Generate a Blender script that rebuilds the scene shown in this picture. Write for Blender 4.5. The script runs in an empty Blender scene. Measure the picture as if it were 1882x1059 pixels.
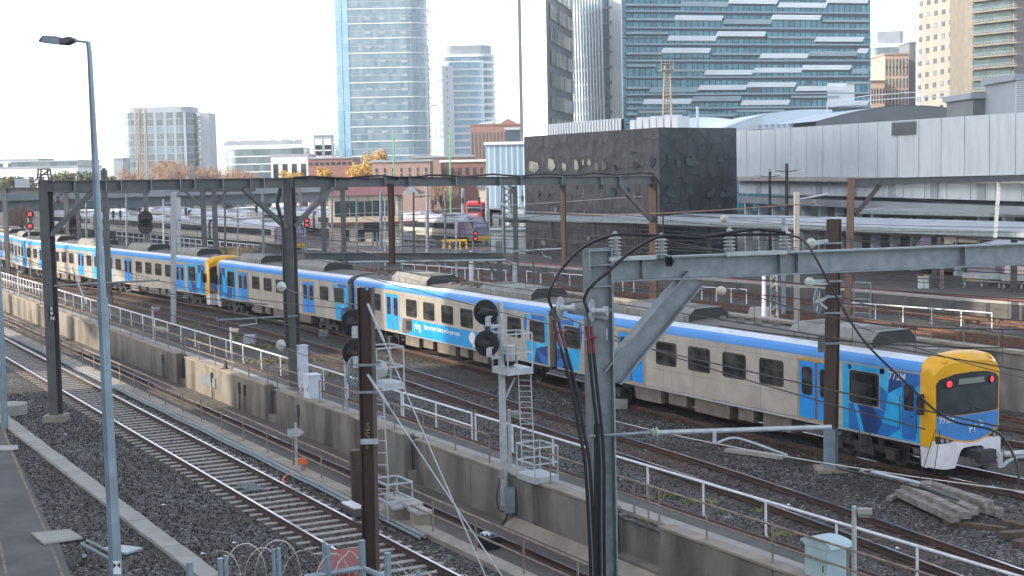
import bpy, bmesh, math, random
from mathutils import Vector as V, Matrix
R = math.radians
rnd = random.Random(7)
scn = bpy.context.scene
col = scn.collection
# ---------------------------------------------------------------- camera, sky, sun, exposure
F, PT, RL, HC = 2747., R(4.7), R(1.15), 10.37
cp, sp, cr, sr = math.cos(PT), math.sin(PT), math.cos(RL), math.sin(RL)
cam = bpy.data.cameras.new('camera'); co = bpy.data.objects.new('camera', cam); col.objects.link(co)
cam.sensor_width = 36; cam.lens = F/1882*36; cam.clip_start = .5; cam.clip_end = 6000
_dn, _fw, _x = V((0, -sp, -cp)), V((0, cp, -sp)), V((1, 0, 0))
_r = _x*cr + _dn*sr; _u = -(_dn*cr - _x*sr)
co.matrix_world = Matrix(((_r.x, _u.x, -_fw.x, 0), (_r.y, _u.y, -_fw.y, 0), (_r.z, _u.z, -_fw.z, HC), (0, 0, 0, 1)))
scn.camera = co
SUN_EL, SUN_AZ = R(27), R(-108)        # azimuth from +Y towards +X
w = bpy.data.worlds.new('World'); scn.world = w; w.use_nodes = True
nt = w.node_tree; sky = nt.nodes.new('ShaderNodeTexSky'); sky.sky_type = 'NISHITA'; sky.sun_disc = False
sky.sun_elevation = SUN_EL; sky.sun_rotation = SUN_AZ; sky.air_density = .75; sky.dust_density = 1.3; sky.ozone_density = .0
bg = nt.nodes['Background']; bg.inputs[1].default_value = .15
hs = nt.nodes.new('ShaderNodeHueSaturation'); hs.inputs['Saturation'].default_value = .5
nt.links.new(sky.outputs[0], hs.inputs['Color']); nt.links.new(hs.outputs[0], bg.inputs[0])
sl = bpy.data.lights.new('sun', 'SUN'); sl.energy = 2.0; sl.angle = R(.5); sl.color = (1, .86, .68)
so = bpy.data.objects.new('sun', sl); col.objects.link(so)
sd = V((math.sin(SUN_AZ)*math.cos(SUN_EL), math.cos(SUN_AZ)*math.cos(SUN_EL), math.sin(SUN_EL)))
so.rotation_euler = sd.to_track_quat('Z', 'Y').to_euler()
scn.view_settings.view_transform = 'Standard'; scn.view_settings.look = 'None'
scn.view_settings.exposure = 1.85; scn.view_settings.gamma = 1
scn.render.engine = 'CYCLES'
scn.cycles.use_denoising = True; scn.cycles.max_bounces = 6; scn.cycles.volume_bounces = 0
scn.cycles.sample_clamp_indirect = 4
# ---------------------------------------------------------------- picture point -> place in the yard
def ray(px, py):
    a, b = px-941, py-529.5
    u, v = (a*cr-b*sr)/F, (a*sr+b*cr)/F
    return V((u, cp-v*sp, -v*cp-sp))
def P(px, py, z=0.):
    d = ray(px, py); t = (z-HC)/d.z
    return V((d.x*t, d.y*t, z))
def Q(px, py, Y):
    d = ray(px, py); t = Y/d.y
    return V((d.x*t, Y, HC+d.z*t))
def px_of(p):
    z = p[2]-HC; yc = p[1]*cp-z*sp; zc = z*cp+p[1]*sp
    u, v = p[0]/yc*F, -zc/yc*F
    return 941+u*cr+v*sr, 529.5-u*sr+v*cr
# corridor of the sunken track: s along the rails (towards the viewer), w across them
CA = P(224, 789, .2); CA.z = 0; _t = R(-61.44)
CD = V((math.cos(_t), math.sin(_t), 0)); CN = V((-CD.y, CD.x, 0))
def C(s, w_, z=0.): 
    p = CA+CD*s+CN*w_; p.z = z; return p
def SW(p): 
    d = V((p[0], p[1], 0))-CA; return d.dot(CD), d.dot(CN)
def onw(px, w_, z=0.):                 # place on the line w = const seen at picture column px
    lo, hi = -150., 52.
    for _ in range(50):
        m = (lo+hi)/2
        if px_of(C(m, w_, z))[0] < px: lo = m
        else: hi = m
    return (lo+hi)/2
# path of the passenger train: its near side, s from the front
def trk(s, off=0.):
    n = max(2, int(abs(s)*2)); h = s/n; x, y = 13.471, 45.925
    for i in range(n):
        q = h*(i+.5); t = 2.127+(-.61*q+1.416*q*q/100-.762*q**3/1e4)/100
        x += math.cos(t)*h; y += math.sin(t)*h
    t = 2.127+(-.61*s+1.416*s*s/100-.762*s**3/1e4)/100
    return V((x+off*math.sin(t), y-off*math.cos(t), 0)), t
# ---------------------------------------------------------------- materials
MT = {}
def mat(name, c, rough=.6, metal=0., c2=None, sc=3., bump=0., bsc=None, kind='noise', spec=None, stretch=None, lo=.35, hi=.65):
    m = bpy.data.materials.new(name); m.use_nodes = True; n = m.node_tree; L = n.links.new
    b = n.nodes['Principled BSDF']; b.inputs['Base Color'].default_value = (*c, 1)
    b.inputs['Roughness'].default_value = rough; b.inputs['Metallic'].default_value = metal
    if spec is not None: b.inputs['Specular IOR Level'].default_value = spec
    if c2 is None: c2 = tuple(x*.8 for x in c)
    tc = n.nodes.new('ShaderNodeTexCoord'); mp = n.nodes.new('ShaderNodeMapping'); L(tc.outputs['Object'], mp.inputs[0])
    if stretch: mp.inputs['Scale'].default_value = stretch
    t = n.nodes.new('ShaderNodeTexNoise'); t.inputs['Scale'].default_value = sc; t.inputs['Detail'].default_value = 6; L(mp.outputs[0], t.inputs[0])
    r = n.nodes.new('ShaderNodeValToRGB'); r.color_ramp.elements[0].position = lo; r.color_ramp.elements[1].position = hi
    r.color_ramp.elements[0].color = (*c, 1); r.color_ramp.elements[1].color = (*c2, 1)
    L(t.outputs[0], r.inputs[0]); L(r.outputs[0], b.inputs['Base Color'])
    if bump:
        t2 = n.nodes.new('ShaderNodeTexNoise'); t2.inputs['Scale'].default_value = bsc or sc*4; L(tc.outputs['Object'], t2.inputs[0])
        bp = n.nodes.new('ShaderNodeBump'); bp.inputs['Strength'].default_value = bump; bp.inputs['Distance'].default_value = .05
        L(t2.outputs[0], bp.inputs['Height']); L(bp.outputs[0], b.inputs['Normal'])
    MT[name] = m; return m
def emit(name, c, s):
    m = mat(name, c); b = m.node_tree.nodes['Principled BSDF']
    b.inputs['Emission Color'].default_value = (*c, 1); b.inputs['Emission Strength'].default_value = s; return m
def ballast(name, dark, light, rust, rs):
    m = bpy.data.materials.new(name); m.use_nodes = True; n = m.node_tree; L = n.links.new; b = n.nodes['Principled BSDF']
    tc = n.nodes.new('ShaderNodeTexCoord'); vo = n.nodes.new('ShaderNodeTexVoronoi'); vo.inputs['Scale'].default_value = 12
    L(tc.outputs['Object'], vo.inputs['Vector'])
    r = n.nodes.new('ShaderNodeValToRGB'); e = r.color_ramp.elements
    e[0].position = .0; e[0].color = (*dark, 1); e[1].position = .97; e[1].color = (*light, 1)
    e2 = r.color_ramp.elements.new(.7); e2.color = tuple((a*.78+b_*.22) for a, b_ in zip(dark, light))+(1,)
    sx = n.nodes.new('ShaderNodeSeparateXYZ'); L(vo.outputs['Color'], sx.inputs[0]); L(sx.outputs[0], r.inputs[0])
    no = n.nodes.new('ShaderNodeTexNoise'); no.inputs['Scale'].default_value = .22; no.inputs['Detail'].default_value = 5; L(tc.outputs['Object'], no.inputs[0])
    rr = n.nodes.new('ShaderNodeValToRGB'); rr.color_ramp.elements[0].position = .44; rr.color_ramp.elements[1].position = .64
    rr.color_ramp.elements[1].color = (rs, rs, rs, 1); rr.color_ramp.elements[0].color = (0, 0, 0, 1); L(no.outputs[0], rr.inputs[0])
    mx = n.nodes.new('ShaderNodeMix'); mx.data_type = 'RGBA'; L(rr.outputs[0], mx.inputs[0]); L(r.outputs[0], mx.inputs[6]); mx.inputs[7].default_value = (*rust, 1)
    # patches darker and lighter with ballast age
    n2 = n.nodes.new('ShaderNodeTexNoise'); n2.inputs['Scale'].default_value = .7; n2.inputs['Detail'].default_value = 8; L(tc.outputs['Object'], n2.inputs[0])
    r2 = n.nodes.new('ShaderNodeMapRange'); r2.inputs[1].default_value = .3; r2.inputs[2].default_value = .7; r2.inputs[3].default_value = .65; r2.inputs[4].default_value = 1.25; L(n2.outputs[0], r2.inputs[0])
    ml = n.nodes.new('ShaderNodeMix'); ml.data_type = 'RGBA'; ml.blend_type = 'MULTIPLY'; ml.inputs[0].default_value = 1; L(mx.outputs[2], ml.inputs[6]); L(r2.outputs[0], ml.inputs[7])
    L(ml.outputs[2], b.inputs['Base Color']); b.inputs['Roughness'].default_value = .75
    bp = n.nodes.new('ShaderNodeBump'); bp.inputs['Strength'].default_value = .9; bp.inputs['Distance'].default_value = .06; bp.invert = True
    L(vo.outputs['Distance'], bp.inputs['Height']); L(bp.outputs[0], b.inputs['Normal']); MT[name] = m; return m
def concrete(name, c, dark, streak=6., amt=.5, var=.8):
    m = mat(name, c, .85, c2=tuple(x*var for x in c), sc=1.3, bump=.25, bsc=9)
    n = m.node_tree; L = n.links.new; b = n.nodes['Principled BSDF']; tc = n.nodes['Texture Coordinate']
    mp = n.nodes.new('ShaderNodeMapping'); mp.inputs['Scale'].default_value = (streak, streak, .35); L(tc.outputs['Object'], mp.inputs[0])
    t = n.nodes.new('ShaderNodeTexNoise'); t.inputs['Scale'].default_value = .5; t.inputs['Detail'].default_value = 7; L(mp.outputs[0], t.inputs[0])
    r = n.nodes.new('ShaderNodeValToRGB'); r.color_ramp.elements[0].position = .45; r.color_ramp.elements[1].position = .7
    r.color_ramp.elements[0].color = (0, 0, 0, 1); r.color_ramp.elements[1].color = (amt, amt, amt, 1); L(t.outputs[0], r.inputs[0])
    mx = n.nodes.new('ShaderNodeMix'); mx.data_type = 'RGBA'; L(r.outputs[0], mx.inputs[0]); L(n.nodes['Color Ramp'].outputs[0], mx.inputs[6]); mx.inputs[7].default_value = (*dark, 1)
    L(mx.outputs[2], b.inputs['Base Color']); return m
ballast('ballast', (.0125, .0108, .0098), (.22, .205, .195), (.048, .031, .022), .85)
ballast('bed ballast', (.014, .0105, .0085), (.15, .12, .10), (.065, .036, .022), .95)
concrete('wall concrete', (.25, .23, .203), (.06, .057, .054), 1.5, .95)
concrete('coping concrete', (.33, .29, .24), (.17, .145, .12), 2, .7)
concrete('pale concrete', (.37, .355, .325), (.26, .25, .23), 2, .5)
concrete('trench floor', (.13, .115, .10), (.06, .05, .045), 1, .7)
concrete('grey cladding', (.49, .545, .585), (.30, .335, .36), 2.2, .4, .95)
mat('asphalt', (.085, .083, .081), .9, c2=(.125, .121, .115), sc=.8, bump=.2, bsc=40)
mat('worn yellow', (.30, .24, .12), .8, c2=(.10, .09, .08), sc=9)
mat('sleeper concrete', (.40, .375, .335), .85, c2=(.26, .24, .22), sc=5, bump=.2, bsc=20)
mat('stone dark', (.0105, .0095, .009), .8); mat('stone mid', (.046, .041, .038), .75); mat('stone light', (.22, .215, .21), .7)
mat('old timber', (.31, .285, .26), .9, c2=(.15, .13, .115), sc=4, stretch=(1, 1, 1), bump=.5, bsc=14)
mat('dark timber', (.075, .055, .045), .9, c2=(.13, .09, .07), sc=5, bump=.4)
mat('rail side', (.042, .030, .027), .75, c2=(.085, .048, .034), sc=2)
mat('rail rust', (.18, .085, .05), .8, c2=(.09, .05, .04), sc=3)
mat('rail top', (.75, .75, .8), .22, 1., c2=(.55, .53, .55), sc=2)
mat('galvanised', (.27, .30, .32), .55, .3, c2=(.19, .22, .235), sc=5, bump=.05, bsc=30)
mat('galvanised pale', (.48, .51, .53), .5, .25, c2=(.36, .39, .41), sc=6, bump=.05, bsc=25)
mat('lamp steel', (.20, .255, .30), .42, .35, c2=(.26, .34, .40), sc=3)
mat('brown steel', (.058, .042, .036), .6, .2, c2=(.088, .054, .04), sc=2.5, bump=.15, bsc=18, stretch=(3, 3, .6))
mat('dark steel', (.085, .09, .098), .55, .2, c2=(.12, .118, .115), sc=2, bump=.1, bsc=16)
mat('rail brown pipe', (.30, .25, .20), .65, .2, c2=(.19, .14, .11), sc=4)
mat('white paint', (.74, .75, .80), .45, c2=(.62, .62, .66), sc=5)
mat('box paint', (.60, .64, .74), .45, c2=(.52, .55, .62), sc=3)
mat('cabinet green', (.40, .54, .56), .45, c2=(.35, .47, .50), sc=3)
mat('black', (.012, .012, .016), .5, c2=(.02, .02, .022))
mat('black cable', (.014, .014, .016), .45)
mat('wire', (.06, .055, .05), .5, .5)
mat('bright wire', (.55, .52, .46), .35, .8)
mat('copper wire', (.45, .26, .13), .4, .8)
mat('red shrink', (.21, .03, .035), .4, c2=(.13, .02, .025))
mat('porcelain', (.43, .44, .43), .3, c2=(.34, .35, .34))
mat('glass insulator', (.46, .50, .40), .15, c2=(.48, .53, .44))
mat('orange', (.75, .16, .05), .5)
mat('red iron', (.24, .05, .04), .55, c2=(.16, .05, .045), sc=6)
mat('stone lid', (.44, .42, .40), .8, c2=(.33, .31, .3), sc=8)
emit('red lamp', (1., .035, .05), .42)
# train
concrete('stainless', (.51, .48, .435), (.31, .28, .24), 1.1, .6)
_b = MT['stainless'].node_tree.nodes['Principled BSDF']; _b.inputs['Roughness'].default_value = .38; _b.inputs['Metallic'].default_value = .35; MT['stainless'].node_tree.nodes['Bump'].inputs['Strength'].default_value = .04
mat('train blue', (.06, .27, .68), .28, c2=(.07, .30, .72), sc=1)
mat('painted sky sheen', (.66, .72, .82), .35)  # sky reflection on the blue cove, painted as a pale upper band
mat('roof grey', (.10, .095, .09), .75, c2=(.15, .135, .12), sc=1.5)
mat('pod grey', (.26, .265, .25), .7, c2=(.19, .19, .18), sc=2.5)
mat('pod dark', (.035, .037, .036), .7)
mat('door blue', (.012, .30, .80), .3, c2=(.01, .27, .75))
mat('livery sky', (.01, .42, .82), .35)
mat('livery mid', (.01, .16, .52), .35)
mat('livery navy', (.012, .055, .22), .35)
mat('livery pale', (.06, .52, .86), .35)
mat('cab yellow', (.78, .41, .012), .3, c2=(.68, .345, .014), sc=1.5)
mat('cab white', (.72, .71, .74), .4, c2=(.62, .6, .62), sc=3)
mat('front blue', (.07, .25, .60), .3)
mat('frame orange', (.62, .32, .06), .5)
mat('hazard', (.35, .11, .02), .5)
mat('bogie', (.03, .03, .033), .7, c2=(.055, .05, .047), sc=4)
mat('under box', (.19, .165, .14), .7, c2=(.12, .10, .09), sc=2)
mat('window glass', (.014, .016, .017), .06, spec=.6, c2=(.085, .08, .07), sc=1.3, lo=.45, hi=.7)  # paler patches painted in to mimic interior reflections
mat('cab glass', (.035, .042, .045), .08, spec=.6, c2=(.07, .08, .08), sc=1.2); mat('window frame', (.02, .02, .022), .5)
mat('gangway', (.035, .035, .037), .8)
mat('display', (.20, .24, .20), .4)
mat('ad blue', (.015, .32, .72), .35)
mat('ad brown', (.10, .06, .045), .5, c2=(.16, .11, .08), sc=4)
mat('lens', (.5, .5, .5), .1, .4)
# ---------------------------------------------------------------- mesh builder and linking
class MB:
    def __init__(s): s.v, s.f, s.m = [], [], []
    def add(s, vs, fs, mi=0):
        o = len(s.v); s.v += [V(q) for q in vs]
        for i, f in enumerate(fs):
            s.f.append([k+o for k in f]); s.m.append(mi[i] if isinstance(mi, (list, tuple)) else mi)
        return s
    def box(s, x0, x1, y0, y1, z0, z1, mi=0):
        vs = [(x, y, z) for x in (x0, x1) for y in (y0, y1) for z in (z0, z1)]
        return s.add(vs, [(0, 1, 3, 2), (4, 6, 7, 5), (0, 4, 5, 1), (2, 3, 7, 6), (0, 2, 6, 4), (1, 5, 7, 3)], mi)
    def obox(s, c, ax, ay, az, mi=0):          # centre and three half-extent vectors
        vs = [V(c)+ax*i+ay*j+az*k for i in (-1, 1) for j in (-1, 1) for k in (-1, 1)]
        return s.add(vs, [(0, 1, 3, 2), (4, 6, 7, 5), (0, 4, 5, 1), (2, 3, 7, 6), (0, 2, 6, 4), (1, 5, 7, 3)], mi)
    def frame(s, p, q, up=None):
        d = (V(q)-V(p)).normalized(); up = V(up) if up else (V((0, 0, 1)) if abs(d.z) < .9 else V((0, 1, 0)))
        a = d.cross(up).normalized(); return d, a, a.cross(d)
    def bar(s, p, q, w_, h, mi=0, up=None):
        d, a, b = s.frame(p, q, up); return s.obox((V(p)+V(q))/2, (V(q)-V(p))/2, a*w_/2, b*h/2, mi)
    def ibeam(s, p, q, w_, h, t=.02, mi=0, up=None):   # flanges w wide, h apart along up
        d, a, b = s.frame(p, q, up); p, q = V(p), V(q)
        for sg in (-1, 1): s.obox((p+q)/2+b*sg*(h/2-t/2), (q-p)/2, a*w_/2, b*t/2, mi)
        return s.obox((p+q)/2, (q-p)/2, a*t*.35, b*(h/2-t), mi)
    def tube(s, pts, r, n=6, mi=0, cap=True):
        pts = [V(p) for p in pts]; rings = []; a = None
        for i, p in enumerate(pts):
            d = (pts[min(i+1, len(pts)-1)]-pts[max(i-1, 0)]).normalized()
            if a is None: a = d.cross(V((0, 0, 1)) if abs(d.z) < .9 else V((0, 1, 0))).normalized()
            else: a = (a-d*a.dot(d)).normalized()
            b = d.cross(a); rr = r[i] if isinstance(r, (list, tuple)) else r
            rings.append([p+a*rr*math.cos(6.28319*k/n)+b*rr*math.sin(6.28319*k/n) for k in range(n)])
        vs = [q for g in rings for q in g]
        fs = [(i*n+k, i*n+(k+1) % n, (i+1)*n+(k+1) % n, (i+1)*n+k) for i in range(len(pts)-1) for k in range(n)]
        if cap: fs += [tuple(range(n)), tuple(range((len(pts)-1)*n, len(pts)*n))]
        return s.add(vs, fs, mi)
    def cyl(s, p, q, r0, r1=None, n=12, mi=0): return s.tube([p, q], [r0, r0 if r1 is None else r1], n, mi)
    def lathe(s, p, axis, prof, n=14, mi=0):     # prof: (distance along axis, radius)
        ax = V(axis).normalized(); return s.tube_rings(p, ax, prof, n, mi)
    def tube_rings(s, p, ax, prof, n, mi):
        a = ax.cross(V((0, 0, 1)) if abs(ax.z) < .9 else V((0, 1, 0))).normalized(); b = ax.cross(a); vs = []
        for t, r in prof: vs += [V(p)+ax*t+(a*math.cos(6.28319*k/n)+b*math.sin(6.28319*k/n))*max(r, .001) for k in range(n)]
        m = len(prof); fs = [(i*n+k, i*n+(k+1) % n, (i+1)*n+(k+1) % n, (i+1)*n+k) for i in range(m-1) for k in range(n)]
        return s.add(vs, fs+[tuple(range(n)), tuple(range((m-1)*n, m*n))], mi)
    def sweep(s, pts, prof, mi=0, closed=True, up=V((0, 0, 1)), pm=None):   # profile (right, up) swept along pts
        pts = [V(p) for p in pts]; n = len(prof); vs = []
        for i, p in enumerate(pts):
            d = (pts[min(i+1, len(pts)-1)]-pts[max(i-1, 0)]); d.z = 0; d.normalize(); a = d.cross(up)
            vs += [p+a*u+up*v for u, v in prof]
        e = n if closed else n-1
        fs = [(i*n+k, i*n+(k+1) % n, (i+1)*n+(k+1) % n, (i+1)*n+k) for i in range(len(pts)-1) for k in range(e)]
        ms = [(pm[k] if pm else mi) for i in range(len(pts)-1) for k in range(e)]
        if closed: fs += [tuple(range(n)), tuple(range((len(pts)-1)*n, len(pts)*n))]; ms += [mi, mi]
        return s.add(vs, fs, ms)
    def prism(s, poly, vec, mi=0):
        poly = [V(p) for p in poly]; n = len(poly); vec = V(vec)
        return s.add(poly+[p+vec for p in poly], [tuple(range(n)), tuple(range(2*n-1, n-1, -1))]+[(k, (k+1) % n, n+(k+1) % n, n+k) for k in range(n)], mi)
    def ring(s, outer, inner, vec, mi=0):
        n = len(outer); o, i_, vec = [V(p) for p in outer], [V(p) for p in inner], V(vec)
        vs = o+i_+[p+vec for p in o]+[p+vec for p in i_]; fs = []
        for k in range(n):
            j = (k+1) % n; fs += [(k, j, n+j, n+k), (2*n+k, 3*n+k, 3*n+j, 2*n+j), (k, 2*n+k, 2*n+j, j), (n+k, n+j, 3*n+j, 3*n+k)]
        return s.add(vs, fs, mi)
    def build(s, name, mats, parent=None, smooth=False, fix=True, local=False, **tg):
        off = V((0, 0, 0))
        if parent is not None and not local: off = ORG.get(parent.name, V((0, 0, 0)))
        me = bpy.data.meshes.new(name); me.from_pydata([tuple(q-off) for q in s.v], [], s.f)
        for m in (mats if isinstance(mats, (list, tuple)) else [mats]): me.materials.append(MT[m])
        me.polygons.foreach_set('material_index', s.m)
        if smooth: me.polygons.foreach_set('use_smooth', [True]*len(s.f))
        if fix:
            b = bmesh.new(); b.from_mesh(me); bmesh.ops.recalc_face_normals(b, faces=b.faces); b.to_mesh(me); b.free()
        o = bpy.data.objects.new(name, me); col.objects.link(o)
        if parent is not None: o.parent = parent; ORG[o.name] = off
        return tag(o, **tg)
ORG = {}
def tag(o, label=None, cat=None, group=None, kind=None):
    if label: o['label'] = label
    if cat: o['category'] = cat
    if group: o['group'] = group
    if kind: o['kind'] = kind
    return o
def T(name, label, cat, loc=(0, 0, 0), rz=0., group=None):
    o = bpy.data.objects.new(name, None); col.objects.link(o); o.location = loc; o.rotation_euler.z = rz
    o.empty_display_size = .2; ORG[o.name] = V(loc); return tag(o, label, cat, group)
def dup(o, parent=None, skip=()):
    c = o.copy(); col.objects.link(c)
    if parent is not None: c.parent = parent
    for ch in list(o.children):
        if ch.name.split('.')[0] not in skip: dup(ch, c, skip)
    return c
def text(body, size, name, m, parent, loc, rot, sx=1., ext=.004, font_bold=0.):
    cu = bpy.data.curves.new(name, 'FONT'); cu.body = body; cu.size = size; cu.extrude = ext; cu.align_x = 'LEFT'; cu.offset = font_bold
    to = bpy.data.objects.new(name, cu); col.objects.link(to); bpy.context.view_layer.update()
    me = bpy.data.meshes.new_from_object(to.evaluated_get(bpy.context.evaluated_depsgraph_get())); bpy.data.objects.remove(to)
    me.materials.clear(); me.materials.append(MT[m])
    o = bpy.data.objects.new(name, me); col.objects.link(o); o.parent = parent
    o.location = loc; o.rotation_euler = rot; o.scale = (sx, 1, 1); return o
def spline(pts, k=8):
    pts = [V(p) for p in pts]; out = []
    for i in range(len(pts)-1):
        a, b, c, d = pts[max(i-1, 0)], pts[i], pts[i+1], pts[min(i+2, len(pts)-1)]
        for j in range(k):
            t = j/k; out.append(.5*((2*b)+(c-a)*t+(2*a-5*b+4*c-d)*t*t+(3*b-a-3*c+d)*t**3))
    return out+[pts[-1]]
def sag(p, q, s=.3, n=8):
    return [V(p).lerp(V(q), i/n)-V((0, 0, s*4*(i/n)*(1-i/n))) for i in range(n+1)]
# ---------------------------------------------------------------- setting: ground, tracks, sunken track and its wall
TZ = -1.35
S0, S1 = -150, 70
g = MB()
def slab(m, s0, s1, w0, w1, z0, z1=None, mi=0):
    if z1 is None: return m.add([C(s0, w0, z0), C(s1, w0, z0), C(s1, w1, z0), C(s0, w1, z0)], [(0, 1, 2, 3)], mi)
    v = [C(s, w_, z) for s in (s0, s1) for w_ in (w0, w1) for z in (z0, z1)]
    return m.add(v, [(0, 1, 3, 2), (4, 6, 7, 5), (0, 4, 5, 1), (2, 3, 7, 6), (0, 2, 6, 4), (1, 5, 7, 3)], mi)
slab(g, -4000, 600, -4000, 3.04, 0); slab(g, -4000, 600, 8.87, 4000, 0)
slab(g, -4000, S0, 2.8, 8.87, 0); slab(g, S1, 600, 2.8, 8.87, 0)
g.build('ground', 'ballast', kind='structure')
m = MB(); slab(m, S0, S1, 2.8, 9.6, TZ); m.build('trench_floor', 'trench floor', kind='structure')
RP = [(-.07, -.17), (.07, -.17), (.07, -.15), (.014, -.135), (.014, -.05), (.037, -.04), (.037, 0), (-.037, 0), (-.037, -.04), (-.014, -.05), (-.014, -.135), (-.07, -.15)]
RM = [0]*6+[1]+[0]*5
def track(label, cl, z, sleep=None, group=None, side='rail side', top='rail top', gauge=1.67, sp_=.67, smat='sleeper concrete', shw=.09):
    cl = [V(p) for p in cl]; t = T('railway_track', label, 'railway track', cl[0]-V((0, 0, cl[0].z)), 0, group)
    nr = []
    for i, p in enumerate(cl):
        d = cl[min(i+1, len(cl)-1)]-cl[max(i-1, 0)]; d.z = 0; d.normalize(); nr.append(V((d.y, -d.x, 0)))
    if z > 0: MB().add([V((p.x, p.y, .006))+n*e for p, n in zip(cl, nr) for e in (-1.45, 1.45)], [(2*i, 2*i+1, 2*i+3, 2*i+2) for i in range(len(cl)-1)]).build('track_bed', 'bed ballast', kind='structure')
    for sg in (-1, 1):
        MB().sweep([V((p.x, p.y, z))+n*sg*gauge/2 for p, n in zip(cl, nr)], RP, pm=RM).build('rail', [side, top], t)
    if sleep:                                  # sleepers near the viewer as parts, the distant rest as one
        L = 0; nx = 0; spots = []
        for i in range(len(cl)-1):
            a, b = cl[i], cl[i+1]; q = (b-a).length
            while nx < L+q:
                f = (nx-L)/q; spots.append((a.lerp(b, f), (b-a).normalized())); nx += sp_
            L += q
        zt = z-(.155 if smat == 'sleeper concrete' else .185); ok = [s_ for s_ in spots if s_[0].y > 18 and -60 < px_of(s_[0])[0] < 1950]
        ok.sort(key=lambda s_: s_[0].length); proto = None
        for k, (p, d) in enumerate(ok[:99]):
            if proto is None:
                b = bmesh.new(); mb = MB(); mb.box(-shw, shw, -1.3, 1.3, -.14, 0)
                o = mb.build('sleeper', smat, t, local=True); bv = o.modifiers.new('b', 'BEVEL'); bv.width = .02; bv.segments = 1; proto = o
            else: o = proto.copy(); col.objects.link(o)
            o.location = V((p.x, p.y, zt+rnd.uniform(-.012, .006)*(1 if smat == 'sleeper concrete' else 3)))-ORG[t.name]; o.rotation_euler.z = math.atan2(d.y, d.x)+rnd.uniform(-.012, .012)
        mb = MB()
        for p, d in ok[99:]:
            mb.obox((p.x, p.y, zt-.07), V((d.x, d.y, 0))*shw, V((-d.y, d.x, 0))*1.3, V((0, 0, .07)))
        if mb.v: mb.build('distant_sleepers', smat, t, kind='stuff')
    return t
track('bare foreground track with polished rails on pale concrete sleepers', [C(s, .95+.12-.0052*s) for s in range(-90, 46, 3)], .2, True)
track('sunken single track in the concrete trench beside the retaining wall', [C(s, 5.97) for s in range(-110, 60, 10)], TZ+.3)
_A = spline([C(s, w_) for s, w_ in ((-105, 13.), (-75, 15.0), (-45, 16.6), (-22, 16.9), (-9, 16.75), (2, 16.1), (12.4, 15.45), (20, 15.05), (26.2, 14.5), (33.6, 13.7), (45, 12.4))], 5)
_A = [p-CN*.83 for p in _A]
track('track on dark timber sleepers between the white rail fence and the train', _A, .2, True, smat='dark timber')
track('track that the silver and blue passenger train stands on', [trk(s, 1.525)[0] for s in range(-16, 150, 4)], .2, True, smat='dark timber')
for off, a, b, lab in ((6.3, -14, 140, 'track directly behind the passenger train, in front of the concrete parapet'), (10.2, -14, 140, 'second track behind the passenger train, close to the parapet wall'),
        (17.6, -30, 120, 'first rusty track beyond the parapet wall'), (22.2, -30, 110, 'second rusty track beyond the parapet wall'), (29.5, -30, 110, 'rusty track beside the single rail white fence'), (36.3, -30, 110, 'track running along the platform edge wall')):
    track(lab, [trk(s, off)[0] for s in range(a, b, 5)], .2, side='rail rust', top='rail side' if off > 15 else 'rail top')
_V = (P(545, 452, .2), P(200, 426, .2)); _d = (_V[1]-_V[0]).normalized()
# asphalt service path, its faded yellow lines, concrete cable trough
m = MB(); e = [(8, 770), (15, 814), (51, 883), (84, 957), (112, 1006), (130, 1059), (180, 1180)]
m.add([P(x, y, .03) for x, y in e]+[P(x-330-(y-770), y, .03) for x, y in reversed(e)], [tuple(range(14))]); m.build('asphalt_path', 'asphalt', kind='structure')
m = MB()
for ln in ([(5, 789), (43, 883), (84, 978), (115, 1059), (150, 1150)], [(-5, 975), (10, 1049), (20, 1100)]):
    for (x, y), (x2, y2) in zip(ln, ln[1:]): m.add([P(x-2, y, .036), P(x+2.2, y, .036), P(x2+2.4, y2, .036), P(x2-2.2, y2, .036)], [(0, 1, 2, 3)])
m.build('path_line_marking', 'worn yellow', kind='structure')
t = T('cable_trough', 'strip of concrete cable trough lids running through the foreground ballast', 'cable trough', C(0, -3.4))
k = 0; s = -42
while s < 32:
    MB().add(*(lambda v: (v, [(0, 1, 3, 2), (4, 6, 7, 5), (0, 4, 5, 1), (2, 3, 7, 6), (0, 2, 6, 4), (1, 5, 7, 3)]))([C(a, b+rnd.uniform(-.02, .02), z) for a in (s, s+1.17) for b in (-3.72, -3.16) for z in (-.05, .1+.006*(k % 3))])).build('trough_lid', 'pale concrete', t); s += 1.2; k += 1
def place(px, py, z, label, name, cat, mb, mats, **k): return mb.build(name, mats, **dict(label=label, cat=cat, **k))
def flat(name, label, cat, pts, z, h, m_):
    b = MB(); b.prism([P(x, y, z) for x, y in pts], (0, 0, h)); return b.build(name, m_, label=label, cat=cat)
flat('cover_slab', 'square concrete cover slab set across the yellow line of the asphalt path', 'cover slab', [(57, 983), (128, 976), (152, 992), (80, 1003)], .04, .05, 'pale concrete')
flat('cover_slab', 'white cover plate lying at the left edge of the asphalt path', 'cover plate', [(-20, 823), (33, 821), (34, 828), (-20, 832)], .04, .05, 'stone lid')
flat('cover_slab', 'pale steel cover plate in the ballast beside the tall lamp post', 'cover plate', [(186, 1012), (222, 1006), (262, 1011), (232, 1021)], .02, .06, 'galvanised pale')
b = MB(); c = P(18, 762); b.cyl(c-V((0, 0, .1)), c+V((0, 0, .45)), .75, n=24); b.build('round_footing', 'pale concrete', label='round concrete pad behind the grey pole at the left edge', cat='concrete pad')
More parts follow.
